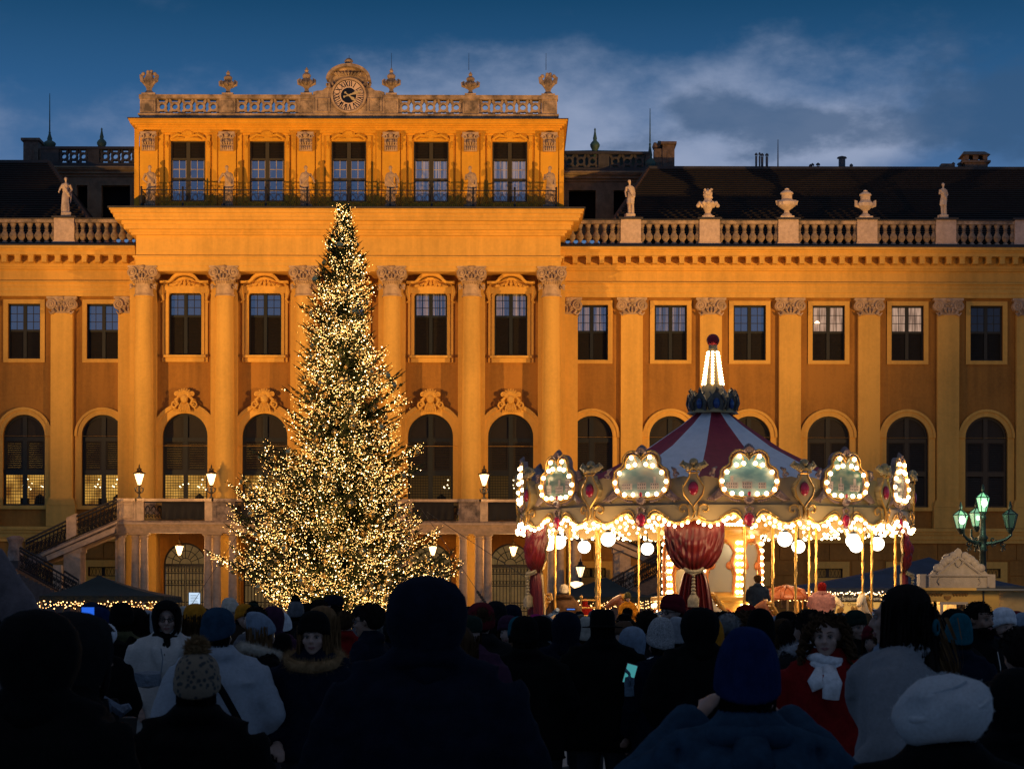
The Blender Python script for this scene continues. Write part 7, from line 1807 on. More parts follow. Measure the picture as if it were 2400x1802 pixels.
def coat_mesh(kind, pose, res=.02, seed=0):
    key = (kind, pose, res)
    if key in COAT: return COAT[key]
    rnd = random.Random(hash(kind) % 97 if False else len(kind)*7+len(pose)); mb = MB()
    puff = kind == 'puffer'; hem = {'long': .52, 'puffer': .80, 'jacket': .80, 'coat': .68}[kind]
    bulk = {'long': 1.06, 'puffer': 1.18, 'jacket': 1.05, 'coat': 1.10}[kind]
    prof = [(.02, 1.50), (.066, 1.545), (.078, 1.54), (.082, 1.50), (.092, 1.455), (.13, 1.425), (.185, 1.385), (.205, 1.31), (.212, 1.2), (.205, 1.08), (.205, .98), (.222, .88)]
    if hem < .75: prof += [(.232, .74), (.245, hem)]
    else: prof += [(.225, hem)]
    zz = []
    for (r0, z0), (r1, z1) in zip(prof, prof[1:]):
        k = max(1, int(abs(z1-z0)/.02)); zz += [(r0+(r1-r0)*i/k, z0+(z1-z0)*i/k) for i in range(k)]
    zz.append(prof[-1]); zz.append((.02, hem+.01))
    P2 = []
    for r, z in zz:
        q = r*bulk
        if puff and z < 1.40 and r > .1: q *= 1+.055*abs(sin((z-hem)*pi/.085))-.02
        P2.append((q, z))
    mb.lathe(list(reversed(P2)), n=40, sy=.68, mod=(None if puff else (lambda a, t: 1+.028*sin(a*7+1)*max(0, 1-t*1.6)+.012*sin(a*13+t*9))))
    for i, (a, b, c) in enumerate(arms_of(pose)):
        a, b, c = Vector(a), Vector(b), Vector(c); pts = []; rad = []
        n1, n2 = 12, 12
        for k in range(n1): pts.append(a.lerp(b, k/n1)); rad.append((.083-.014*k/n1)*bulk*.98*(1+(.10*abs(sin(k*pi/4))-.03 if puff else .05*sin(k*2.1+i)*(k > 6))))
        for k in range(n2+1): pts.append(b.lerp(c, k/n2)); rad.append((.070-.012*k/n2)*bulk*(1+(.10*abs(sin(k*pi/4))-.03 if puff else .07*sin(k*1.9)*(k < 7))))
        mb.path(pts, rad, 14)
        s = (-1, 1)[i]; mb.path([(s*.05, .01, 1.43), (s*.12, .0, 1.405), a], [.06*bulk, .07*bulk, .082*bulk], 12)
    # collar
    mb.path([(.082*cos(t)*1.05, .01+.08*sin(t), 1.475+.012*sin(t)) for t in [2*pi*k/16 for k in range(16)]], .030 if not puff else .042, 8, closed=True)
    if kind == 'long':      # wide lapels of the open collar
        for s in (-1, 1): mb.path([(s*.06, -.10, 1.47), (s*.085, -.165, 1.38), (s*.055, -.185, 1.28), (s*.01, -.175, 1.17)], [.018, .038, .034, .012], 8, sq=.5)
        mb.path([(-.07, .08, 1.455), (0, .10, 1.46), (.07, .08, 1.455)], .022, 8); mb.path([(-.17, .125, 1.30), (0, .15, 1.29), (.17, .125, 1.30)], .008, 5)
    # folds across back and front
    if not puff:
        for k in range(7):
            x = -.13+.045*k; mb.path([(x, .135*bulk+.004, 1.15-.03*k % .1), (x*1.15, .142*bulk, .95), (x*1.2, .15*bulk, hem+.03)], [.006, .014, .018], 5)
            mb.path([(x, -.135*bulk, 1.1), (x*1.15, -.148*bulk, hem+.03)], [.005, .016], 5)
        mb.path([(0, -.147*bulk, 1.40), (0, -.150*bulk, hem+.02)], .009, 5)
    me = remeshed(mb, res, kind+'_coat', [CM.get('black') or col_('black')], 2); COAT[key] = me
    for v in me.vertices:       # creases and rumples of the cloth
        c = v.co; nn = v.normal; f = 1 if c.z < 1.47 else .3
        d = (.006 if kind == 'long' else .012)*noise.noise(Vector((c.x*7+3, c.y*7, c.z*9)))+.007*abs(noise.noise(Vector((c.x*16, c.y*16+5, c.z*24))))-.009*max(0, .25-abs(noise.noise(Vector((c.x*9+8, c.y*9, c.z*14)))))
        v.co = c+nn*d*f
    me.update(); return me
GM = {}
def cached(key, fn):
    if key not in GM: GM[key] = fn()
    return GM[key]
def trousers_mesh():
    mb = MB()
    for s in (-1, 1): mb.path([(s*.085, 0, .92), (s*.10, -.005, .70), (s*.105, 0, .50), (s*.11, .015, .30), (s*.11, .015, .09)], [.108, .095, .078, .072, .066], 12)
    mb.ball((0, 0, .90), .15, 12, 8, sy=.7, sz=.7); return remeshed(mb, .022, 'trousers', [M_JEANS], 1)
def shoe_mesh(s):
    mb = MB(); mb.path([(s*.11, .055, .055), (s*.115, .0, .055), (s*.13, -.10, .045), (s*.135, -.17, .035)], [.045, .052, .046, .03], 10, sq=.8); mb.box(s*.12-.045, s*.12+.045, -.18, .09, 0, .02); return mb.mesh('shoe', [M_SHOE], 'auto')
def knit(r, top, zb, rib=26, fold=True, slouch=0.0, amp=.018):
    """hat in head-local coordinates"""
    mb = MB(); prof = []; 
    if fold: prof += [(r*1.02, zb-.002), (r*1.085, zb+.006), (r*1.09, zb+.05), (r*1.03, zb+.058)]
    else: prof += [(r*1.02, zb), (r*1.04, zb+.01)]
    z1 = prof[-1][1]
    for i in range(1, 13):
        t = i/12; prof.append((max(.004, r*1.04*cos(t*pi/2)**(.80 if slouch == 0 else .66)), z1+(top-z1)*sin(t*pi/2)**.95))
    n = rib*3
    mb.lathe(prof, (0, .008, 0), n, sx=.94, sy=1.08, mod=lambda a, t: 1+amp*cos(a*rib)*(1 if t < .97 else 0))
    if slouch:
        mb.v = [(x, y+slouch*max(0, (z-zb)/.2)**2*.4, z+.02*sin(x*14+1)*max(0, (z-zb-.05)/.15)) for x, y, z in mb.v]
    mb.v = [(x, y, z-.34*(y+.02)*max(0, 1-(z-zb)/(top-zb))) for x, y, z in mb.v]
    return mb
def fuzz(c, r, n, ln, seed=1, sz=1.0, w=.004, mi=0):
    rnd = random.Random(seed); mb = MB(); mb.ball(c, r*.9, 14, 10, sz=sz)
    for i in range(n):
        z = rnd.uniform(-1, 1); a = rnd.uniform(0, 2*pi); q = sqrt(1-z*z); d = Vector((q*cos(a), q*sin(a), z*sz)); t = d.cross(Vector((rnd.gauss(0, 1), rnd.gauss(0, 1), rnd.gauss(0, 1)))).normalized()
        p = Vector(c)+d*r*.85; mb.add([p-t*w, p+t*w, p+d*(r*.15+ln)*rnd.uniform(.6, 1.2)+t*rnd.uniform(-1, 1)*ln*.5], [(0, 1, 2)])
    return mb
def strands(rootfn, n, seed, w=.004):
    rnd = random.Random(seed); mb = MB()
    for i in range(n):
        pts = rootfn(rnd)
        for k in range(len(pts)-1):
            a, b = Vector(pts[k]), Vector(pts[k+1]); d = (b-a); t = d.cross(Vector((rnd.gauss(0, 1), rnd.gauss(0, 1), .2))).normalized()*w*(1-.5*k/len(pts)); mb.add([a-t, a+t, b+t*.7, b-t*.7], [(0, 1, 2, 3)])
    return mb
def hair_short(seed=1, thick=.012):
    mb = MB(); mb.ball((0, .024, .038), .094+thick, 28, 18, sx=.88, sy=1.03, sz=.97)
    def bumpy(v):
        x, y, z = v; n_ = noise.noise(Vector((x*38+seed, y*38, z*30)))*.010+noise.noise(Vector((x*90, y*90, z*60)))*.004; d = Vector((x, y-.02, z-.03)).normalized(); return (x+d.x*n_, y+d.y*n_, z+d.z*n_)
    keep = []; vs = [bumpy(v) for v in mb.v]
    fs = [f for f in mb.f if not (sum(vs[i][1] for i in f)/len(f) < -.045 and sum(vs[i][2] for i in f)/len(f) < .055) and sum(vs[i][2] for i in f)/len(f) > (-.055 if sum(vs[i][1] for i in f)/len(f) > .02 else .0)]
    mb.v = vs; mb.f = fs; mb.m = [0]*len(fs)
    def root(r):
        a = r.uniform(0, 2*pi); z = r.uniform(.0, .98); q = sqrt(1-z*z); p = Vector((.095*q*cos(a), .02+.108*q*sin(a), .035+.10*z)); d = Vector((q*cos(a), q*sin(a), z+.3)).normalized()
        return [p, p+d*.012+Vector((r.gauss(0, .004), r.gauss(0, .004), 0)), p+d*.015+Vector((r.gauss(0, .008), r.gauss(0, .008), -.008))]
    mb.merge(strands(root, 260, seed, .0035)); return mb
def hair_nape():
    mb = MB(); mb.ball((0, .018, -.02), .088, 24, 16, sx=.95, sy=1.0, sz=1.05)
    mb.f = [f for f in mb.f if sum(mb.v[i][1] for i in f)/len(f) > -.012 and -.095 < sum(mb.v[i][2] for i in f)/len(f) < .05]; mb.m = [0]*len(mb.f)
    def root(r):
        a = r.uniform(.05*pi, .95*pi); z = r.uniform(-.04, .03); p = Vector((.088*cos(a), .018+.092*sin(a), z)); return [p, p+Vector((cos(a)*.004, sin(a)*.004, -.03)), p+Vector((-cos(a)*.006, -sin(a)*.006, -.06))]
    mb.merge(strands(root, 200, 6, .004)); return mb
def hair_long(length=.42, seed=1, wave=.0, width=1.0):
    mb = MB(); prof = [(.115, -length), (.135, -length*.75), (.125, -length*.4), (.110, -.10), (.103, -.02), (.102, .04), (.092, .08), (.070, .112), (.038, .130), (.004, .136)]
    mb.lathe([(r*width, z) for r, z in prof], (0, .028, 0), 44, sx=.95, sy=.98, mod=lambda a, t: 1+.035*sin(a*11+t*5)+.02*sin(a*23+t*13*wave))
    fs = []
    for f in mb.f:
        c = [sum(mb.v[i][k] for i in f)/len(f) for k in range(3)]
        if c[1] < -.045 and c[2] < .048 and abs(c[0]) < .074: continue
        if c[1] < -.01 and c[2] < -.18: continue
        fs.append(f)
    mb.f = fs; mb.m = [0]*len(fs)
    def root(r):
        a = r.uniform(-.25*pi, 1.25*pi); t0 = r.uniform(.0, .5); q = .108*width; pts = []
        for k in range(5):
            z = .08-(length+.08)*(t0+(1-t0)*k/4); qq = q*(1.06+.10*sin(k*2.2+a*3)*wave+r.uniform(-.02, .09)*(k > 1))
            pts.append((qq*cos(a), .028+qq*sin(a), z))
        return pts
    mb.merge(strands(root, 420, seed, .0045)); return mb
def hair_curly(seed=2):
    rnd = random.Random(seed); mb = MB(); mb.ball((0, .035, .03), .112, 20, 14, sz=1.0)
    mb.f = [f for f in mb.f if not (sum(mb.v[i][1] for i in f)/len(f) < -.035 and sum(mb.v[i][2] for i in f)/len(f) < .050)]; mb.m = [0]*len(mb.f)
    for i in range(230):
        z = rnd.uniform(-.22, .14); a = rnd.uniform(-.20*pi, 1.20*pi) if z < .06 else rnd.uniform(0, 2*pi); q = .115+.05*max(0, min(1, (.10-z)/.2)); q *= 1 if z < .05 else sqrt(max(.1, 1-((z-.05)/.10)**2)); x, y = q*cos(a), .03+q*sin(a)*.95
        pts = [(x+.016*cos(k*1.5+i), y+.016*sin(k*1.5+i), z+.02-.013*k) for k in range(7)]; mb.path(pts, [.006, .008, .009, .009, .008, .006, .003], 5)
    return mb
def hood_up_mb(r=.128, fur=False, depth=1.0):
    mb = MB(); prof = [(.125, -.21), (.118, -.15), (.112, -.10), (r*.98, -.03), (r*1.03, .03), (r*.95, .085), (r*.72, .128), (r*.4, .15), (.004, .158)]
    mb.lathe(prof, (0, .02, 0), 40, sx=.92, sy=1.10*depth, mod=lambda a, t: 1+.015*sin(a*5+t*7)+.012*sin(a*9))
    fs = []
    for f in mb.f:
        c = [sum(mb.v[i][k] for i in f)/len(f) for k in range(3)]
        if c[1] < -.055 and -.135 < c[2] < .095 and abs(c[0]) < .082: continue
        fs.append(f)
    mb.f = fs; mb.m = [0]*len(fs); 
    mb.path([(.084*cos(t), -.085-.02*cos(t)**2*0, -.02+.112*sin(t)) for t in [2*pi*k/24 for k in range(24)]], .014, 7, closed=True)
    return mb
def fur_ring(seed=3, r=.150, z0=-.150, n=4200, ln=.030, back=1.05):
    rnd = random.Random(seed); mb = MB()
    for i in range(n):
        a = rnd.uniform(0, 2*pi); b = rnd.uniform(0, 2*pi); rr = .035
        c = Vector((r*1.12*cos(a), .02+r*.95*sin(a)*back, z0+.045*sin(a)+.0)); d = Vector((cos(a)*cos(b), sin(a)*cos(b), sin(b))); p = c+d*rr; t = d.cross(Vector((rnd.gauss(0, 1), rnd.gauss(0, 1), rnd.gauss(0, 1)))).normalized()*.0016
        mb.add([p-t, p+t, p+d*ln*rnd.uniform(.5, 1.2)+Vector((rnd.gauss(0, .01), rnd.gauss(0, .01), rnd.gauss(0, .01)))], [(0, 1, 2)])
    mb.path([(r*1.12*cos(t), .02+r*.95*sin(t)*back, z0+.045*sin(t)) for t in [2*pi*k/20 for k in range(20)]], .040, 8, closed=True); return mb
def hood_down_mb():
    mb = MB(); mb.path([(.115*cos(t), .035+.085*sin(t), -.165+.02*sin(t)) for t in [-.25*pi+1.5*pi*k/14 for k in range(15)]], [.02]+[.042]*13+[.02], 9); mb.path([(0, .12, -.17), (0, .155, -.24), (0, .15, -.32)], [.06, .075, .03], 10); return mb
def scarf_mb(seed=1, big=1.0):
    mb = MB()
    for k in range(3): mb.path([(.088*big*cos(t)*(1+.04*sin(t*3+k)), .005+.082*big*sin(t), -.135-.03*k+.012*sin(t*2+k)) for t in [2*pi*i/20 for i in range(20)]], .032*big, 8, closed=True)
    mb.path([(.03, -.10*big, -.17), (.05, -.15, -.26), (.04, -.165, -.36)], [.035, .055, .05], 12, sq=.4); mb.path([(-.03, -.10*big, -.18), (-.05, -.155, -.25), (-.03, -.17, -.30)], [.03, .05, .04], 12, sq=.4)
    mb.v = [(x+.012*noise.noise(Vector((x*22, y*22, z*22))), y+.012*noise.noise(Vector((x*22+9, y*22, z*22))), z+.010*noise.noise(Vector((x*18, y*18+4, z*18)))) for x, y, z in mb.v]; return mb
def glasses_mb():
    mb = MB()
    for s in (-1, 1):
        mb.path([(s*.0315+.0215*cos(t), -.108, .002+.019*sin(t)) for t in [2*pi*k/14 for k in range(14)]], .0032, 5, closed=True); mb.path([(s*.053, -.106, .006), (s*.078, -.06, .008), (s*.084, .0, .008)], .0028, 4)
    mb.path([(-.011, -.111, .006), (.011, -.111, .006)], .003, 4); return mb
def cap_mb():
    mb = MB(); mb.lathe([(.100, .012), (.106, .03), (.108, .07), (.098, .105), (.06, .128), (.004, .135)], (0, .01, 0), 28, sx=.93, sy=1.1); mb.prism([(.085*cos(t), 0) for t in (0, 1)] and [(-.075, -.005), (.075, -.005), (.075, .004), (-.075, .004)], -.17, -.06, xf=lambda p: (p[0], p[1], p[2]+.028+(p[1]+.06)*.12)); return mb
def fedora_mb():
    mb = MB(); mb.lathe([(.165, .012), (.16, .004), (.105, .018), (.102, .03), (.10, .095), (.088, .13), (.05, .142), (.004, .135)], (0, .01, 0), 30, sx=.94, sy=1.08); return mb
def beret_mb():
    mb = MB(); mb.lathe([(.112, -.060), (.130, -.040), (.150, -.012), (.157, .020), (.152, .052), (.136, .082), (.112, .106), (.08, .124), (.045, .135), (.004, .139)], (0, .012, 0), 48, sx=.96, sy=1.06, mod=lambda a, t: 1+.05*sin(a*3+t*6+1)*(t > .3)+.02*sin(a*8+t*14)*(t > .25))
    mb.path([((.146-.03*abs(cos(a))**6)*cos(a), .012+.150*sin(a)*1.02, .055-.055*sin(a)*.6-.02*cos(a)) for a in [pi*(.06+.86*k/16) for k in range(17)]], [.003]+[.009+.003*sin(k*.5) for k in range(15)]+[.003], 8); mb.path([(.10*cos(a)+.02, .02+.115*sin(a), .095-.02*cos(a)) for a in [pi*(.1+.75*k/12) for k in range(13)]], [.002]+[.008]*11+[.002], 8)
    rnd = random.Random(9)
    mb.v = [(x-.012*math.exp(-((x+.01-.25*(z-.06))**2+(z-.075)**2)/.0009)*0, y-.020*math.exp(-((z-.085+.35*x)**2)/.00028)*(1 if y > 0 else 0), z) for x, y, z in mb.v]
    for i in range(1500):
        v = Vector(rnd.choice(mb.v[:480])); d = Vector((v.x, v.y, (v.z-.04)*1.2)).normalized(); t = d.cross(Vector((rnd.gauss(0, 1), rnd.gauss(0, 1), rnd.gauss(0, 1)))).normalized(); q = v+Vector((rnd.gauss(0, .003), rnd.gauss(0, .003), rnd.gauss(0, .003))); mb.add([q-t*.0009, q+t*.0009, q+d*.005*rnd.uniform(.3, 1.3)+t*rnd.uniform(-1, 1)*.006], [(0, 1, 2)])
    mb.v = [(x+.05*max(0, z), y+.012*math.exp(-((z-.02-.25*x)**2)/.0003)*-1, z-.10*x+.010*noise.noise(Vector((x*14, y*14, z*10)))) for x, y, z in mb.v]; return mb
HATS = {  # name: (mesh builder, top height of the figure, label word)
    'beanie': (lambda: knit(.104, .172, .010, 24), 1.774, 'beanie'), 'tallbeanie': (lambda: knit(.106, .205, .010, 26, slouch=.10), 1.81, 'tall beanie'), 'slouch': (lambda: knit(.110, .185, .002, 22, False, .2, .024), 1.79, 'knit hat'),
    'hood': (lambda: hood_up_mb(), 1.758, 'hood up'), 'bighood': (lambda: hood_up_mb(.146), 1.760, 'hood'), 'cap': (cap_mb, 1.738, 'cap'), 'fedora': (fedora_mb, 1.742, 'brimmed hat'), 'beret': (beret_mb, 1.762, 'wool beret'),
    'none': (None, 1.735, 'bare head')}
NPEOPLE = [0]; USED_LABELS = {}
def slotmat(o, m):
    o.material_slots[0].link = 'OBJECT'; o.material_slots[0].material = m
def person(x, ytop, D, yaw=180, hat='none', hatc='black', hair='dark', hairk='short', coat='jacket', coatc='black', pose='pocket', turn=0, label='', z0=None, legs='stand', fine=False, face=False, glasses=False, scarf=None, fur=None, hooddown=None, pom=None, wide=1.0, skin=0, beard=None, grp='people in the crowd', hs=1.0, tilt=0):
    NPEOPLE[0] += 1
    top = HATS[hat][1]+(.075 if pom else 0)
    X = PX(x, D); Zt = PZ(ytop, D)
    if z0 is None: s = Zt/top; z0 = 0
    else: s = (Zt-z0)/top
    root = empty('person', (X, D, z0), label, 'person', grp, R(yaw))
    sx = s*wide if s < 1.2 else 1.15*wide
    def P(name, me, m=None, **k):
        o = put(name, me, root, (0, 0, 0), local=True, scale=k.get('scale', (s*k.get('w', 1), s*k.get('w', 1), s)))
        if m is not None: slotmat(o, m)
        return o
    res = .0095 if fine else (.018 if D < 9 else .028)
    P('body', body_mesh(pose, turn, res, legs), SKIN[skin])
    P('coat', coat_mesh(coat, pose, .018 if D < 9 else .026), col_(coatc) if isinstance(coatc, str) else coatc, w=wide)
    if legs == 'stand':
        P('trousers', cached('tr', trousers_mesh), M_JEANS)
        P('shoe', cached('s1', lambda: shoe_mesh(-1))); P('shoe', cached('s2', lambda: shoe_mesh(1)))
    HM = Matrix.Translation(HC) @ Matrix.Rotation(turn, 4, 'Z')
    def hp(name, key, fn, m, scl=1.0):
        def b():
            mb = fn(); mb.xform(HM); return mb.mesh(name, [m], 'auto' if name in ('glasses',) else True)
        me = cached((key, round(turn, 2)), b); return P(name, me, m)
    if hat != 'none':
        hp('hat' if hat not in ('hood', 'bighood') else 'hood', hat, HATS[hat][0], col_(hatc) if isinstance(hatc, str) else hatc)
    if pom: hp('pompom', 'pom', lambda: fuzz((0, .01, .205 if hat == 'tallbeanie' else .185), .052, 900, .02, 3), col_(pom) if isinstance(pom, str) else pom)
    if hairk and hat not in ('hood', 'bighood'):
        if hairk == 'short' and hat == 'none': hp('hair', 'hshort'+hair, lambda: hair_short(2), HAIR[hair])
        elif hairk == 'short': hp('hair', 'hnape', hair_nape, HAIR[hair])
        elif hairk == 'long': hp('hair', 'hlong', lambda: hair_long(.34, 1, .6), HAIR[hair])
        elif hairk == 'verylong': hp('hair', 'hvlong', lambda: hair_long(.46, 5, .9, 1.04), HAIR[hair])
        elif hairk == 'curly': hp('hair', 'hcurl', hair_curly, HAIR[hair])
        elif hairk == 'bun': hp('hair', 'hbun', lambda: hair_short(2).merge(fuzz((0, .11, .09), .045, 150, .01, 2)), HAIR[hair])
    if face:
        for sg in (-1, 1):
            e = hp('eye', ('eye', sg), lambda: MB().ball((sg*.0315, -.0850, .001), .0112, 12, 8), M_EYE)
            hp('iris', ('iris', sg), lambda: MB().ball((sg*.0315, -.0945, .000), .0058, 8, 6, sy=.5), M_IRIS)
            hp('eyelid', ('lid', sg), lambda: MB().path([(sg*.0315+.014*cos(t), -.0955-.003*sin(t), .003+.008*sin(t)) for t in [pi*k/8 for k in range(9)]], .0016, 5), M_BROW)
            hp('eyebrow', ('brow', sg), lambda: MB().path([(sg*.013, -.104, .025), (sg*.032, -.104, .0325), (sg*.052, -.088, .026)], [.0026, .0032, .0014], 6), M_BROW)
        hp('lips', 'lips', lambda: MB().path([(-.025, -.094, -.066), (-.01, -.1055, -.0625), (0, -.1055, -.0645), (.01, -.1055, -.0625), (.025, -.094, -.066)], [.002, .0055, .005, .0055, .002], 6).path([(-.02, -.096, -.069), (0, -.104, -.0735), (.02, -.096, -.069)], [.002, .0065, .002], 6), M_LIP)
    if beard:
        def bd():
            mb = MB(); mb.ball((0, -.045, -.085), .062, 20, 14, sx=1.02, sy=.98, sz=.82)
            mb.f = [f for f in mb.f if sum(mb.v[i][2] for i in f)/len(f) < (-.052 if abs(sum(mb.v[i][0] for i in f)/len(f)) < .036 else -.025)]; mb.m = [0]*len(mb.f)
            def root(r): a = r.uniform(-pi, 0); q = .058; p = Vector((q*cos(a), -.045+q*sin(a), -.06-r.uniform(0, .07))); return [p, p+Vector((cos(a)*.01, sin(a)*.01, -.02))]
            mb.merge(strands(root, 300, 4, .002)); mb.path([(-.03, -.098, -.055), (0, -.112, -.048), (.03, -.098, -.055)], [.004, .007, .004], 6); return mb
        hp('beard', 'beard', bd, HAIR[beard])
    if glasses: hp('glasses', 'glasses', glasses_mb, M_IRIS)
    if scarf: hp('scarf', 'scarf', scarf_mb, col_(scarf) if isinstance(scarf, str) else scarf)
    if hooddown: hp('hood', 'hooddown', hood_down_mb, col_(hooddown) if isinstance(hooddown, str) else hooddown)
    if fur: hp('fur_trim', 'furring', fur_ring, col_(fur) if isinstance(fur, str) else fur)
    if legs == 'stand' or True: pass
    OCC.append((X, D, .5))
    if grp == 'people in the crowd' and not CROWD: NAMED.append((x, D))
    return root, s
OCC = []; NAMED = []; CROWD = []
M_TEDDY = mat('cream teddy fabric', (.66, .62, .58), .95, var=.12, bump=.9, scale=60, dist=.012)
M_BOUCLE = mat('grey blue boucle wool', (.42, .46, .52), .95, var=.12, bump=.9, scale=60, dist=.012)
M_GREYW = mat('grey wool coat', (.26, .27, .29), .95, var=.12, bump=.8, scale=70, dist=.01)
M_KNITW = mat('marled white knit', (.62, .60, .60), .95, var=.6, bump=1.0, scale=90, dist=.01)
M_ANGORA = mat('pale angora wool', (.70, .74, .78), .95, var=.15, bump=.9, scale=90, dist=.01)
def leopard():
    m = bpy.data.materials.new('leopard knit'); m.use_nodes = True; nt = m.node_tree; N = nt.nodes; L = nt.links; b = N['Principled BSDF']; b.inputs['Roughness'].default_value = .95
    tc = N.new('ShaderNodeTexCoord'); v = N.new('ShaderNodeTexVoronoi'); v.inputs['Scale'].default_value = 42; v.feature = 'F1'
    r = N.new('ShaderNodeValToRGB'); e = r.color_ramp.elements; e[0].position = .30; e[0].color = (.035, .04, .042, 1); e[1].position = .48; e[1].color = (.20, .15, .10, 1)
    L.new(tc.outputs['Object'], v.inputs[0]); L.new(v.outputs['Distance'], r.inputs[0]); L.new(r.outputs[0], b.inputs['Base Color']); return m
M_LEO = leopard()
# ---- foreground individuals
r0, s0 = person(1000, 1347, 7.4, 180, 'bighood', 'navy', coat='puffer', coatc='navy', pose='pocket', wide=1.16, hooddown=None, label='tall person in dark hood seen from behind at the foot of the christmas tree')
person(88, 1427, 6.6, 172, 'bighood', 'black', coat='coat', coatc='black', wide=1.1, label='person in black hood seen from behind in the lower left corner')
person(172, 1432, 7.2, 118, 'bighood', 'charcoal', coat='coat', coatc='black', pose='pocket', face=True, fine=True, label='person in a dark hood with only the nose and cheek showing, facing right')
person(462, 1489, 8.4, 180, 'beanie', M_LEO, coat='puffer', coatc='black', pom='camel', wide=1.12, label='person in leopard patterned pompom hat and black jacket, seen from behind')
person(391, 1407, 17.0, 8, 'hood', 'black', coat='long', coatc=M_TEDDY, pose='pocket', fine=True, face=True, glasses=True, skin=2, wide=1.12, label='woman in cream teddy coat with black hood and glasses facing the camera', scarf='black')
person(512, 1423, 13.0, 190, 'beanie', 'steel blue', coat='long', coatc=M_BOUCLE, scarf='dark blue', wide=1.18, pose='pocket', turn=-.5, label='person in pale blue grey wool coat and blue beanie with a black strap')
person(737, 1430, 13.2, -4, 'beanie', 'black', hair='light', hairk='long', coat='puffer', coatc='navy', fur='camel', fine=True, face=True, pose='pocket', skin=2, wide=1.05, label='woman in black hat and fur edged navy parka looking at the camera')
person(1752, 1474, 6.35, 180, 'slouch', 'royal blue', coat='puffer', coatc='steel blue', pose='camera', wide=1.04, hooddown='steel blue', label='person in royal blue beanie and blue puffer jacket raising both arms to photograph')
person(2116, 1366, 9.0, -116, 'none', hair='dark', hairk='verylong', coat='long', coatc=M_GREYW, scarf='blue grey', wide=1.12, fine=True, face=True, label='woman with long dark hair tied back wearing a grey wool coat, turned left')
HLONG = NAMED[-1]
person(2213, 1560, 5.7, 180, 'beret', M_ANGORA, hair='dark', hairk='short', coat='puffer', coatc='black', wide=1.22, hooddown='black', label='person in pale fluffy beret and black jacket in the lower right corner')
person(1938, 1437, 12.2, -14, 'none', hair='brown', hairk='curly', coat='coat', coatc='red', scarf='white', fine=True, face=True, skin=2, pose='pocket', wide=1.05, label='curly haired woman in red jacket and white scarf facing the camera')
person(2294, 1408, 16.6, 38, 'none', hair='dark', hairk='short', coat='jacket', coatc='black', fine=True, face=True, beard='dark', skin=1, pose='point', label='bearded man in black jacket with white emblem reaching his arm to the right', wide=1.08)
person(2350, 1419, 17.5, 20, 'beanie', 'white', coat='jacket', coatc='navy', face=True, label='man in white ribbed beanie beside the bearded man')
person(2247, 1437, 15.6, 185, 'slouch', 'teal', coat='coat', coatc='navy', label='person in bright teal hood directly behind the long haired woman', wide=1.05)
person(2236, 1422, 16.4, 200, 'beanie', 'black', coat='coat', coatc='charcoal', label='person in black beanie in front of the kiosk hatch')
person(2003, 1426, 19.5, 28, 'beanie', 'dark green', coat='jacket', coatc='black', face=True, fine=True, label='man in dark green beanie facing the camera in front of the yellow stall')
person(1578, 1389, 20.0, -48, 'beanie', 'burgundy', coat='jacket', coatc='charcoal', face=True, fine=True, glasses=True, skin=2, beard='brown', label='tall man in burgundy beanie and glasses facing left beside the red curtain')
person(1548, 1448, 15.6, 205, 'tallbeanie', M_KNITW, coat='coat', coatc='navy', pose='phoneleft', scarf='white', label='person in marled white knit hat holding up a phone in one gloved hand')
person(1482, 1466, 17.0, 188, 'hood', 'blue grey', coat='coat', coatc='navy', label='child in pale blue hood next to the marled white knit hat', wide=1.1)
person(1517, 1430, 17.6, 168, 'none', hair='dark', coat='jacket', coatc='charcoal', label='man with short dark faded hair seen from behind near the pale hood')
person(1588, 1446, 18.0, 175, 'slouch', 'light grey', coat='coat', coatc='black', label='person in light grey hat half hidden behind the marled white hat')
person(1666, 1445, 15.8, 182, 'slouch', 'mustard', coat='coat', coatc='navy', label='person in mustard ribbed knit hat seen from behind')
person(1783, 1427, 15.0, 182, 'tallbeanie', 'black', coat='coat', coatc='black', wide=1.1, label='person in tall black beanie directly behind the royal blue beanie')
person(1640, 1420, 14.6, 180, 'bighood', 'black', coat='coat', coatc='black', wide=1.15, label='broad person in a black hood in front of the red curtain tail')
person(1745, 1432, 19.0, 190, 'none', hair='brown', hairk='curly', coat='coat', coatc='brown', label='person with frizzy brown hair in front of the carousel centre')
person(1708, 1437, 18.2, 160, 'none', hair='grey', coat='coat', coatc='charcoal', label='man with grey hair beside the mustard knit hat')
person(1412, 1427, 15.8, 180, 'fedora', 'black', coat='coat', coatc='black', wide=1.18, label='person in a black brimmed hat and black coat seen from behind')
person(1327, 1431, 16.6, 180, 'hood', 'navy', coat='jacket', coatc='navy', wide=1.12, label='person in navy hood in front of the carousel left poles', scarf='dark blue')
person(1230, 1441, 15.2, 182, 'beanie', 'black', coat='coat', coatc='black', wide=1.2, label='broad person in black beanie and black coat in front of the left curtain')
person(1162, 1407, 20.0, 185, 'beanie', 'charcoal', coat='coat', coatc='black', label='tall person in charcoal beanie below the guy wire')
person(1200, 1415, 21.5, 180, 'beanie', 'navy', coat='jacket', coatc='dark green', label='person in navy beanie just left of the red and gold side curtain')
person(1106, 1419, 20.5, 60, 'cap', 'black', coat='jacket', coatc='charcoal', scarf='white', face=True, label='person in black cap with white hood collar between the tree and carousel')
person(1256, 1438, 24.0, 180, 'beanie', 'magenta', coat='jacket', coatc='black', label='person in magenta beanie at the foot of the side curtain')
person(868, 1416, 16.2, -112, 'none', hair='dark', coat='jacket', coatc='navy', face=True, fine=True, glasses=True, skin=1, label='balding man with glasses in profile facing left under the tree')
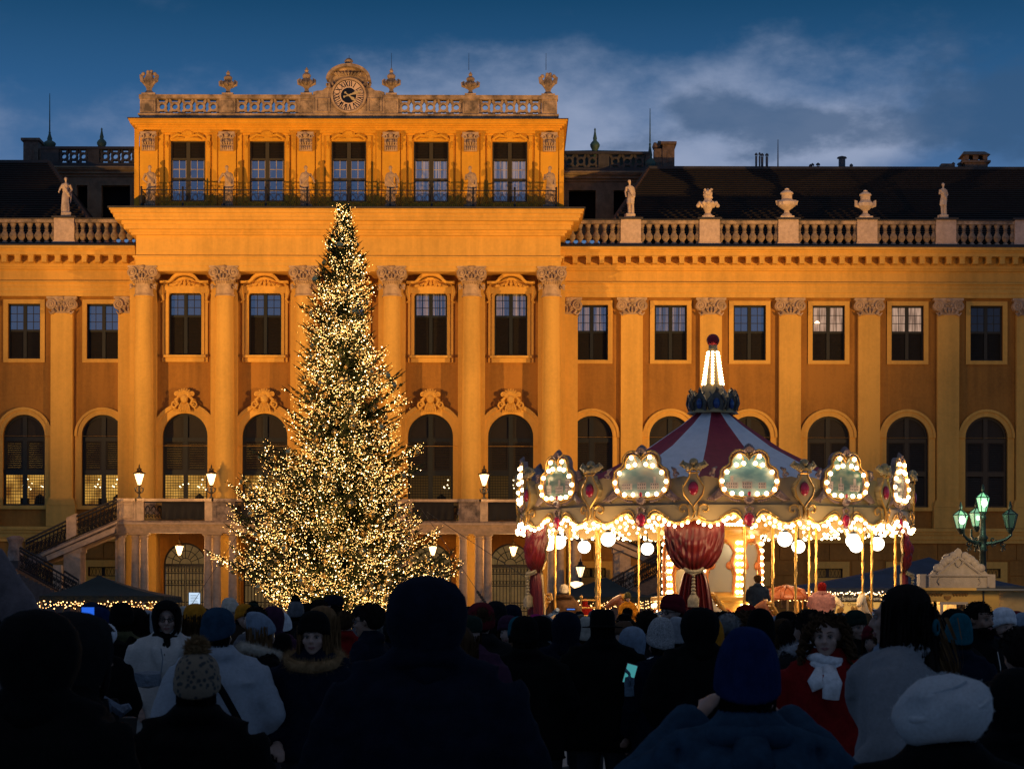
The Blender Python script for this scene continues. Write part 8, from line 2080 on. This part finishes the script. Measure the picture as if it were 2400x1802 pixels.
person(925, 1421, 18.5, 190, 'beanie', 'charcoal', coat='coat', coatc='navy', pom='charcoal', label='person in charcoal pompom beanie beside the balding man')
person(693, 1394, 28.0, 178, 'beanie', 'grey', coat='coat', coatc='charcoal', pom='black', label='person in grey hat with black pompom under the tree')
person(783, 1394, 27.0, -120, 'cap', 'navy', coat='jacket', coatc='black', face=True, label='tall man in navy cap facing left under the tree')
person(541, 1403, 25.0, 35, 'slouch', 'cream', coat='coat', coatc='black', face=True, label='person in a pale checked hat with dark brim left of the tree')
person(572, 1415, 24.0, 25, 'beanie', 'mustard', coat='coat', coatc='dark brown', face=True, label='person in mustard beanie facing the camera left of the tree')
person(594, 1401, 27.0, 185, 'tallbeanie', 'dark green', coat='coat', coatc='dark green', pom='dark green', label='person in dark green pompom hat below the left boughs of the tree')
person(612, 1437, 17.0, 120, 'slouch', 'blue grey', hair='light', hairk='long', coat='puffer', coatc='black', label='person in pale knitted hat looking right behind the fur edged parka', fur='cream')
person(665, 1438, 26.0, 180, 'slouch', 'white', coat='coat', coatc='black', label='small person in white knitted hat in the middle of the crowd')
person(640, 1420, 22.0, 182, 'hood', 'plum', coat='coat', coatc='plum', label='person in plum hood under the left side of the tree')
person(722, 1412, 28.5, 182, 'cap', 'black', coat='coat', coatc='navy', label='person in black cap directly below the tree trunk')
person(748, 1407, 24.5, 190, 'none', hair='dark', hairk='bun', coat='coat', coatc='charcoal', label='person with a dark hair bun below the tree')
person(808, 1432, 21.0, 180, 'none', hair='brown', coat='jacket', coatc='red', label='child in a bright red jacket seen from behind below the tree', wide=1.05)
person(846, 1418, 23.0, 30, 'beanie', 'charcoal', coat='coat', coatc='grey', face=True, label='person in grey coat and charcoal beanie behind the balding man')
person(284, 1412, 18.6, 165, 'beanie', 'black', coat='jacket', coatc='olive', wide=1.12, turn=.4, label='man in olive grey jacket with a black backpack below the left tent')
person(240, 1408, 19.5, 170, 'tallbeanie', 'royal blue', coat='jacket', coatc='navy', pom='royal blue', scarf='light blue', label='child in royal blue pompom hat under the left tent')
person(214, 1412, 20.5, 175, 'beanie', 'dark blue', coat='coat', coatc='black', label='person in dark blue beanie at the counter of the left tent')
person(228, 1452, 15.6, 182, 'beret', 'white', hair='brown', hairk='long', coat='coat', coatc='black', label='person in a white hat with red edge beside the black backpack')
person(36, 1409, 13.5, -95, 'none', hair='dark', coat='jacket', coatc='black', face=True, fine=True, skin=0, label='bearded man in profile facing left at the left edge', beard='dark')
person(12, 1446, 11.0, 180, 'beanie', 'light grey', coat='coat', coatc='black', label='person in light grey beanie at the left edge in front of the profile man')
person(322, 1424, 20.0, 182, 'none', hair='dark', hairk='long', coat='coat', coatc='black', label='woman with long black hair between backpack and teddy coat')
person(352, 1434, 22.0, 180, 'slouch', 'light grey', coat='coat', coatc='grey', label='person in light grey hat just left of the teddy coat')
person(440, 1424, 20.0, 170, 'slouch', 'cream', hair='dark', coat='coat', coatc='black', fur='cream', label='person in cream hat with fur collar between the teddy coat and blue beanie')
person(476, 1428, 20.5, 180, 'none', hair='dark', coat='coat', coatc='charcoal', label='dark haired person below the glowing white notice')
person(1070, 1462, 10.4, 175, 'none', hair='brown', coat='coat', coatc='plum', hairk='long', label='person in a dark purple coat at the right shoulder of the tall hooded person', hooddown='plum')
person(1895, 1427, 14.2, -150, 'none', hair='dark', coat='coat', coatc='charcoal', fur='light grey', label='man with dark messy hair and fur collar behind the curly haired woman')
person(1838, 1447, 17.2, 120, 'none', hair='brown', hairk='long', coat='coat', coatc='black', label='woman with straight brown hair behind the red jacket woman')
person(1860, 1452, 14.6, 100, 'none', hair='dark', coat='coat', coatc='black', scarf='white', label='person with white collar beside the blue beanie person')
person(2395, 1466, 9.5, 182, 'none', hair='dark', coat='coat', coatc='black', label='person in black at the right edge', wide=1.2)
person(2385, 1560, 7.2, 185, 'hood', 'black', coat='coat', coatc='black', label='short person in black hood at the lower right edge', wide=1.2)
# sleeve of a raised arm at the left edge
person(-52, 1428, 7.6, 0, 'none', hair='dark', coat='coat', coatc=mat('cloth pinkish grey', (.16, .12, .12), .9, var=.3, bump=.4, scale=22), pose='armup', label='grey sleeved arm raised at the left edge of the picture', wide=1.0)
# ---- on the carousel
person(1322, 1368, 50.2, 180, 'beanie', 'cream', coat='coat', coatc='brown', fur='brown', z0=.5, label='adult in cream beanie and brown fur coat standing on the carousel', grp='people on the carousel', wide=1.15)
person(1371, 1402, 51.5, 180, 'hood', 'red', coat='puffer', coatc='red', z0=1.0, legs='ride', pose='ride', label='small child in red hood on the left of the carousel', grp='people on the carousel')
person(1471, 1387, 47.6, 10, 'tallbeanie', 'olive', coat='puffer', coatc='mustard', z0=.85, legs='ride', pose='ride', face=True, label='toddler in olive beanie and mustard jacket riding a carousel horse', grp='people on the carousel')
person(1776, 1346, 47.5, 175, 'none', hair='brown', coat='jacket', coatc='dark blue', z0=.95, legs='ride', pose='ride', label='child in dark blue jacket riding high before the carousel centre', grp='people on the carousel')
person(1926, 1362, 47.3, 178, 'hood', 'red', coat='puffer', coatc='pink', z0=.90, legs='ride', pose='ride', label='child in pink puffer jacket with red hat riding beside the food stall', grp='people on the carousel', wide=1.2)
# ---- the rest of the crowd
places = [(0, 200, 'left of the left tent'), (200, 400, 'below the left tent'), (400, 520, 'before the open gate'), (520, 680, 'under the left boughs'), (680, 880, 'below the tree'), (880, 1080, 'under the right boughs'), (1080, 1220, 'between tree and carousel'), (1220, 1400, 'before the left carousel poles'), (1400, 1560, 'left of the red curtain'), (1560, 1700, 'before the red curtain'), (1700, 1860, 'before the carousel centre'), (1860, 2060, 'before the food stall'), (2060, 2240, 'before the kiosk gable'), (2240, 2420, 'before the kiosk wall')]
def crowd():
    CROWD.append(1)
    rnd = random.Random(77); placed = 0; tries = 0
    hatl = ['beanie']*5+['slouch', 'tallbeanie', 'hood', 'hood', 'cap']+['none']*5; hc = ['black']*3+['charcoal']*2+['navy']*2+['dark green', 'burgundy', 'grey', 'dark blue', 'brown', 'camel', 'cream', 'light grey', 'mustard', 'plum', 'red', 'olive', 'teal', 'white', 'grey', 'blue grey']
    cc = ['black']*6+['charcoal']*4+['navy']*4+['dark green', 'dark brown', 'grey', 'burgundy', 'dark blue', 'olive', 'brown', 'plum', 'camel', 'grey', 'dark brown', 'light grey', 'red']
    seen = set()
    while placed < 118 and tries < 6000:
        tries += 1
        D = rnd.uniform(15.5, 44) if placed < 100 else rnd.uniform(13.5, 22)
        x = rnd.uniform(-60, 2460); X = PX(x, D)
        if any(hypot(X-a, D-b) < .52 for a, b, c in OCC): continue
        if hypot(X-CX, D-CD) < 6.2: continue
        if any(Dn > D-.2 and Dn < 19.5 and abs(x-xn) < 1150/D+(300/Dn) for xn, Dn in NAMED): continue
        if X > kx(2100) and D > 41: continue
        if D < 18 and (180 < x < 480): continue
        Ht = rnd.gauss(1.655, .06); Ht = max(1.48, min(1.77, Ht))
        hat = rnd.choice(hatl); hcol = rnd.choice(hc); co = rnd.choice(cc); hk = rnd.choice(('short', 'short', 'long', 'bun')); hr = rnd.choice(('dark', 'dark', 'brown', 'brown', 'light', 'grey'))
        yaw = rnd.gauss(180, 35) if rnd.random() < .8 else rnd.uniform(-60, 60)
        pl = next((p for a, b, p in places if a <= x < b), 'at the edge')
        pom = hcol if (hat == 'beanie' and rnd.random() < .25) else None
        front = cos(R(yaw)) > .3
        hd_ = ('%s %s%s' % (hcol, 'pompom ' if pom else '', HATS[hat][2])) if hat != 'none' else ('%s %s hair' % ({'short': 'short', 'long': 'long', 'bun': 'tied up'}[hk], hr))
        lab = 'person with %s, %s coat, %s%s' % (hd_, co, 'facing camera ' if front else '', pl)
        if lab in seen: continue
        near = 'near' if D < 20 else ('farther back' if D < 32 else 'far back')
        seen.add(lab); placed += 1
        ktop = HATS[hat][1]+(.075 if pom else 0); yt = 1432-(Ht-EYE)/D*5000
        sc = rnd.choice([None, None, None, 'grey', 'burgundy', 'cream', 'navy'])
        person(x, yt, D, yaw, hat, hcol, hr, hk, rnd.choice(('jacket', 'coat', 'puffer', 'coat')), co, rnd.choice(('pocket', 'down', 'phone', 'pocket')), 0, lab, face=front, scarf=sc, wide=rnd.uniform(1.0, 1.16), skin=rnd.choice((0, 1, 2)))
    print('crowd', placed, 'people', NPEOPLE[0])
crowd()

# ---------------------------------------------------------------- carried things
def thing(name, mb, mats, loc, label, cat, rot=(0, 0, 0), smooth=False):
    o = put(name, mb.mesh(name, mats, smooth), None, loc); o.rotation_euler = rot; return tag(o, label, cat)
# loose hair ends, lighter brown, and the hair tie of the long haired woman
lw = [o for o in C.objects if o.get('label', '').startswith('woman with long dark hair tied')][0]
def pony(r):
    x = r.gauss(.06, .035); pts = []
    for k in range(8):
        t = k/7; pts.append((x+.09*t+.03*sin(t*6+x*40)+r.gauss(0, .004), .16+.03*sin(t*3)+r.gauss(0, .01), 1.60-.62*t))
    return pts
mbp = strands(pony, 420, 11, .0042); op = put('ponytail', mbp.mesh('ponytail', [HAIR['light']]), lw, (0, 0, 0), local=True, scale=lw.children[0].scale[:])
op.rotation_euler = (0, 0, R(100))
def side(r):
    x = r.gauss(-.10, .02); return [(x-.05*t*t+.012*sin(t*7+x*60), -.10-.03*t+r.gauss(0, .006), 1.62-.50*t) for t in [k/7 for k in range(8)]]
op = put('loose_hair', strands(side, 160, 12, .0035).mesh('loose_hair', [HAIR['brown']]), lw, (0, 0, 0), local=True, scale=lw.children[0].scale[:])
tie = MB().path([(.026*cos(t), .135, 1.56+.026*sin(t)) for t in [2*pi*k/12 for k in range(12)]], .010, 7, closed=True)
op = put('hair_tie', tie.mesh('hair_tie', [col_('teal')], True), lw, (0, 0, 0), local=True, scale=lw.children[0].scale[:])
# strap and bag across the pale blue grey coat
D = 13.0; sc_ = PZ(1423, D)/1.774; cxx = PX(512, D)
mb = MB(); mb.path([(-.08, -.11, 1.46), (-.02, -.175, 1.37), (.06, -.225, 1.24), (.13, -.225, 1.10), (.19, -.20, .96), (.225, -.12, .84)], [.018, .020, .021, .021, .021, .02], 8)
mb.path([(-.08, -.11, 1.46), (-.10, -.02, 1.50), (-.08, .08, 1.44)], .018, 6)
mb.box(.20, .30, -.10, .10, .62, .82)
o = thing('crossbody_bag', mb, [col_('black')], (cxx, D, 0), 'black bag on a strap across the pale blue grey coat', 'bag'); o.scale = (sc_*1.12, sc_*1.12, sc_)
# shoulder bag of the woman in the teddy coat
D = 16.75; bx_, bz_ = PX(356, D), PZ(1592, D)
mb = MB(); mb.path([(-.10, 0, 0), (0, -.01, 0), (.10, 0, .01)], [.055, .07, .055], 12, sq=1.0); mb.prism([(-.10, -.055), (.095, -.05), (.10, .045), (.0, .035), (-.095, .055)], -.07, .02); mb.path([(.10, .0, .05), (.11, .02, .16), (.09, .05, .24)], .005, 5)
thing('handbag', mb, [mat('pale blue grey leather', (.14, .17, .21), .5, var=.2, bump=.5, scale=10)], (bx_, D-.16, bz_), 'pale blue grey handbag held by the woman in teddy coat', 'handbag', smooth='auto')
# backpack
D = 18.6; bx_, bz_ = PX(280, D), 1.22
mb = MB(); mb.lathe([(.02, -.24), (.14, -.23), (.155, -.1), (.15, .08), (.12, .19), (.03, .23)], n=20, sy=.62); mb.lathe([(.01, -.2), (.10, -.18), (.11, -.04), (.01, .0)], (0, -.08, 0), 14, sy=.5)
for s in (-1, 1): mb.path([(s*.09, .05, .18), (s*.11, .10, .24), (s*.13, .22, .20)], .022, 6)
thing('backpack', mb, [col_('black')], (bx_, D-.22, bz_), 'black backpack on the olive grey jacket', 'backpack', rot=(0, 0, R(-12)), smooth='auto')
# pale blue bag on the left edge
D = 8.6; mb = MB(); w, h = .085, .065; mb.box(-w, w, -.05, .05, -h, h); mb.path([(-w, -.02, h), (0, -.03, h+.01), (w, -.02, h)], .014, 6); mb.box(-w*.9, -w*.2, -.06, -.045, -h*1.5, -h*1.05); mb.box(w*.0, w*.9, -.06, -.045, -h*1.5, -h*1.05)
m_lb = mat('light blue nylon', (.06, .20, .36), .6, var=.2, bump=.3, scale=12)
thing('blue_bag', mb, [m_lb], (PX(10, D), D, PZ(1508, D)), 'light blue nylon bag worn high at the left edge', 'bag')
person(6, 1440, 9.2, 180, 'none', hair='dark', coat='coat', coatc='dark blue', label='person in dark blue wearing the light blue bag at the left edge')
# phones
def phone(x, y, D, w, h, rot, scr, s_, label, case='black'):
    r = empty('phone', (PX(x, D), D, PZ(y, D)), label, 'phone'); r.rotation_euler = rot
    put('phone_body', MB().box(-w/2, w/2, 0, .008, -h/2, h/2).mesh('phone_body', [col_(case) if isinstance(case, str) else case]), r, (0, 0, 0), local=True)
    put('phone_screen', MB().box(-w/2+.004, w/2-.004, -.002, -.0002, -h/2+.006, h/2-.006).mesh('phone_screen', [emis('screen '+label[:12], scr, s_)]), r, (0, 0, 0), local=True); return r
phone(1477, 1578, 15.25, .080, .15, (R(-14), R(16), 0), (.06, .34, .36), .75, 'phone with teal screen held up in a pale glove', mat('pinkish phone case', (.30, .12, .13), .4))
g = MB(); w_ = Vector((0, 0, 0)); hand(g, (0, 0, -.05), (0.02, 0, -.2), 1); g.path([(0.015, 0, -.10), (0, 0, -.04)], [.036, .034], 10)
gl_ = remeshed(g, .006, 'gloved_hand', [cloth('pale glove', (.14, .20, .26))], 1)
o = put('glove', gl_, None, (PX(1478, 15.2), 15.22, PZ(1598, 15.2)), scale=1.0); o.rotation_euler = (0, R(12), 0); tag(o, 'pale blue woollen glove gripping the phone with teal screen', 'glove')
phone(206, 1452, 9.0, .06, .11, (0, 0, R(14)), (.02, .14, .85), .9, 'phone with bright blue screen held beside the dark hood')
phone(1338, 1427, 16.4, .07, .02, (0, 0, 0), (.1, .3, 1.0), .8, 'phone edge glowing blue above the navy hood')
# emblem on the black jacket
D = 16.3; e = MB(); q = .0032
for a in (-.55, 0, .55): 
    c, s = sin(a), cos(a); e.prism([(c*.006-.0, s*.006), (c*.02+s*.008, s*.02-c*.008), (c*.036, s*.036), (c*.02-s*.008, s*.02+c*.008)], 0, .003)
e.box(-.018, .018, 0, .003, -.006, -.003)
o = thing('jacket_emblem', e, [mat('white print', (.75, .66, .58), .6)], (PX(2358, D), D-.02, PZ(1534, D)), 'small white three leaf emblem on the bearded man\'s black jacket', 'emblem')
try:
    to = text_obj('emblem_text', 'adidas', .014, (PX(2358.5, D), D-.02, PZ(1541.5, D)), MATS['white print'], o)
except Exception as ex: print('text', ex)
mb = MB(); mb.path([(0, 0, .09), (.012, 0, .03), (.022, 0, -.02), (.025, 0, -.06)], .0035, 5)
thing('drawstring', mb, [MATS['white print']], (PX(2338, 16.3), 16.3, PZ(1552, 16.3)), 'white drawstring hanging on the bearded man\'s jacket', 'drawstring')
# paper shopping bag
D = 11.6; mb = MB(); mb.frustum(0, 0, .11, .06, 0, .13, .08, .30); mb.path([(-.06, 0, .30), (-.03, 0, .40), (.03, 0, .40), (.06, 0, .30)], .004, 4)
o = empty('shopping_bag', (PX(262, D), D, PZ(1812, D)), 'brown paper shopping bag with white wrapping between the dark coats', 'shopping bag', rotz=.3)
put('paper_bag', mb.mesh('paper_bag', [mat('dark kraft paper', (.02, .014, .009), .8, var=.2)]), o, local=True)
put('tissue', MB().path([(-.06, 0, .28), (-.02, -.03, .38), (.05, .02, .33), (.1, .0, .36)], [.03, .045, .04, .02], 6).mesh('tissue', [mat('white tissue', (.12, .14, .18), .8, bump=.8, scale=12)], 'auto'), o, local=True)
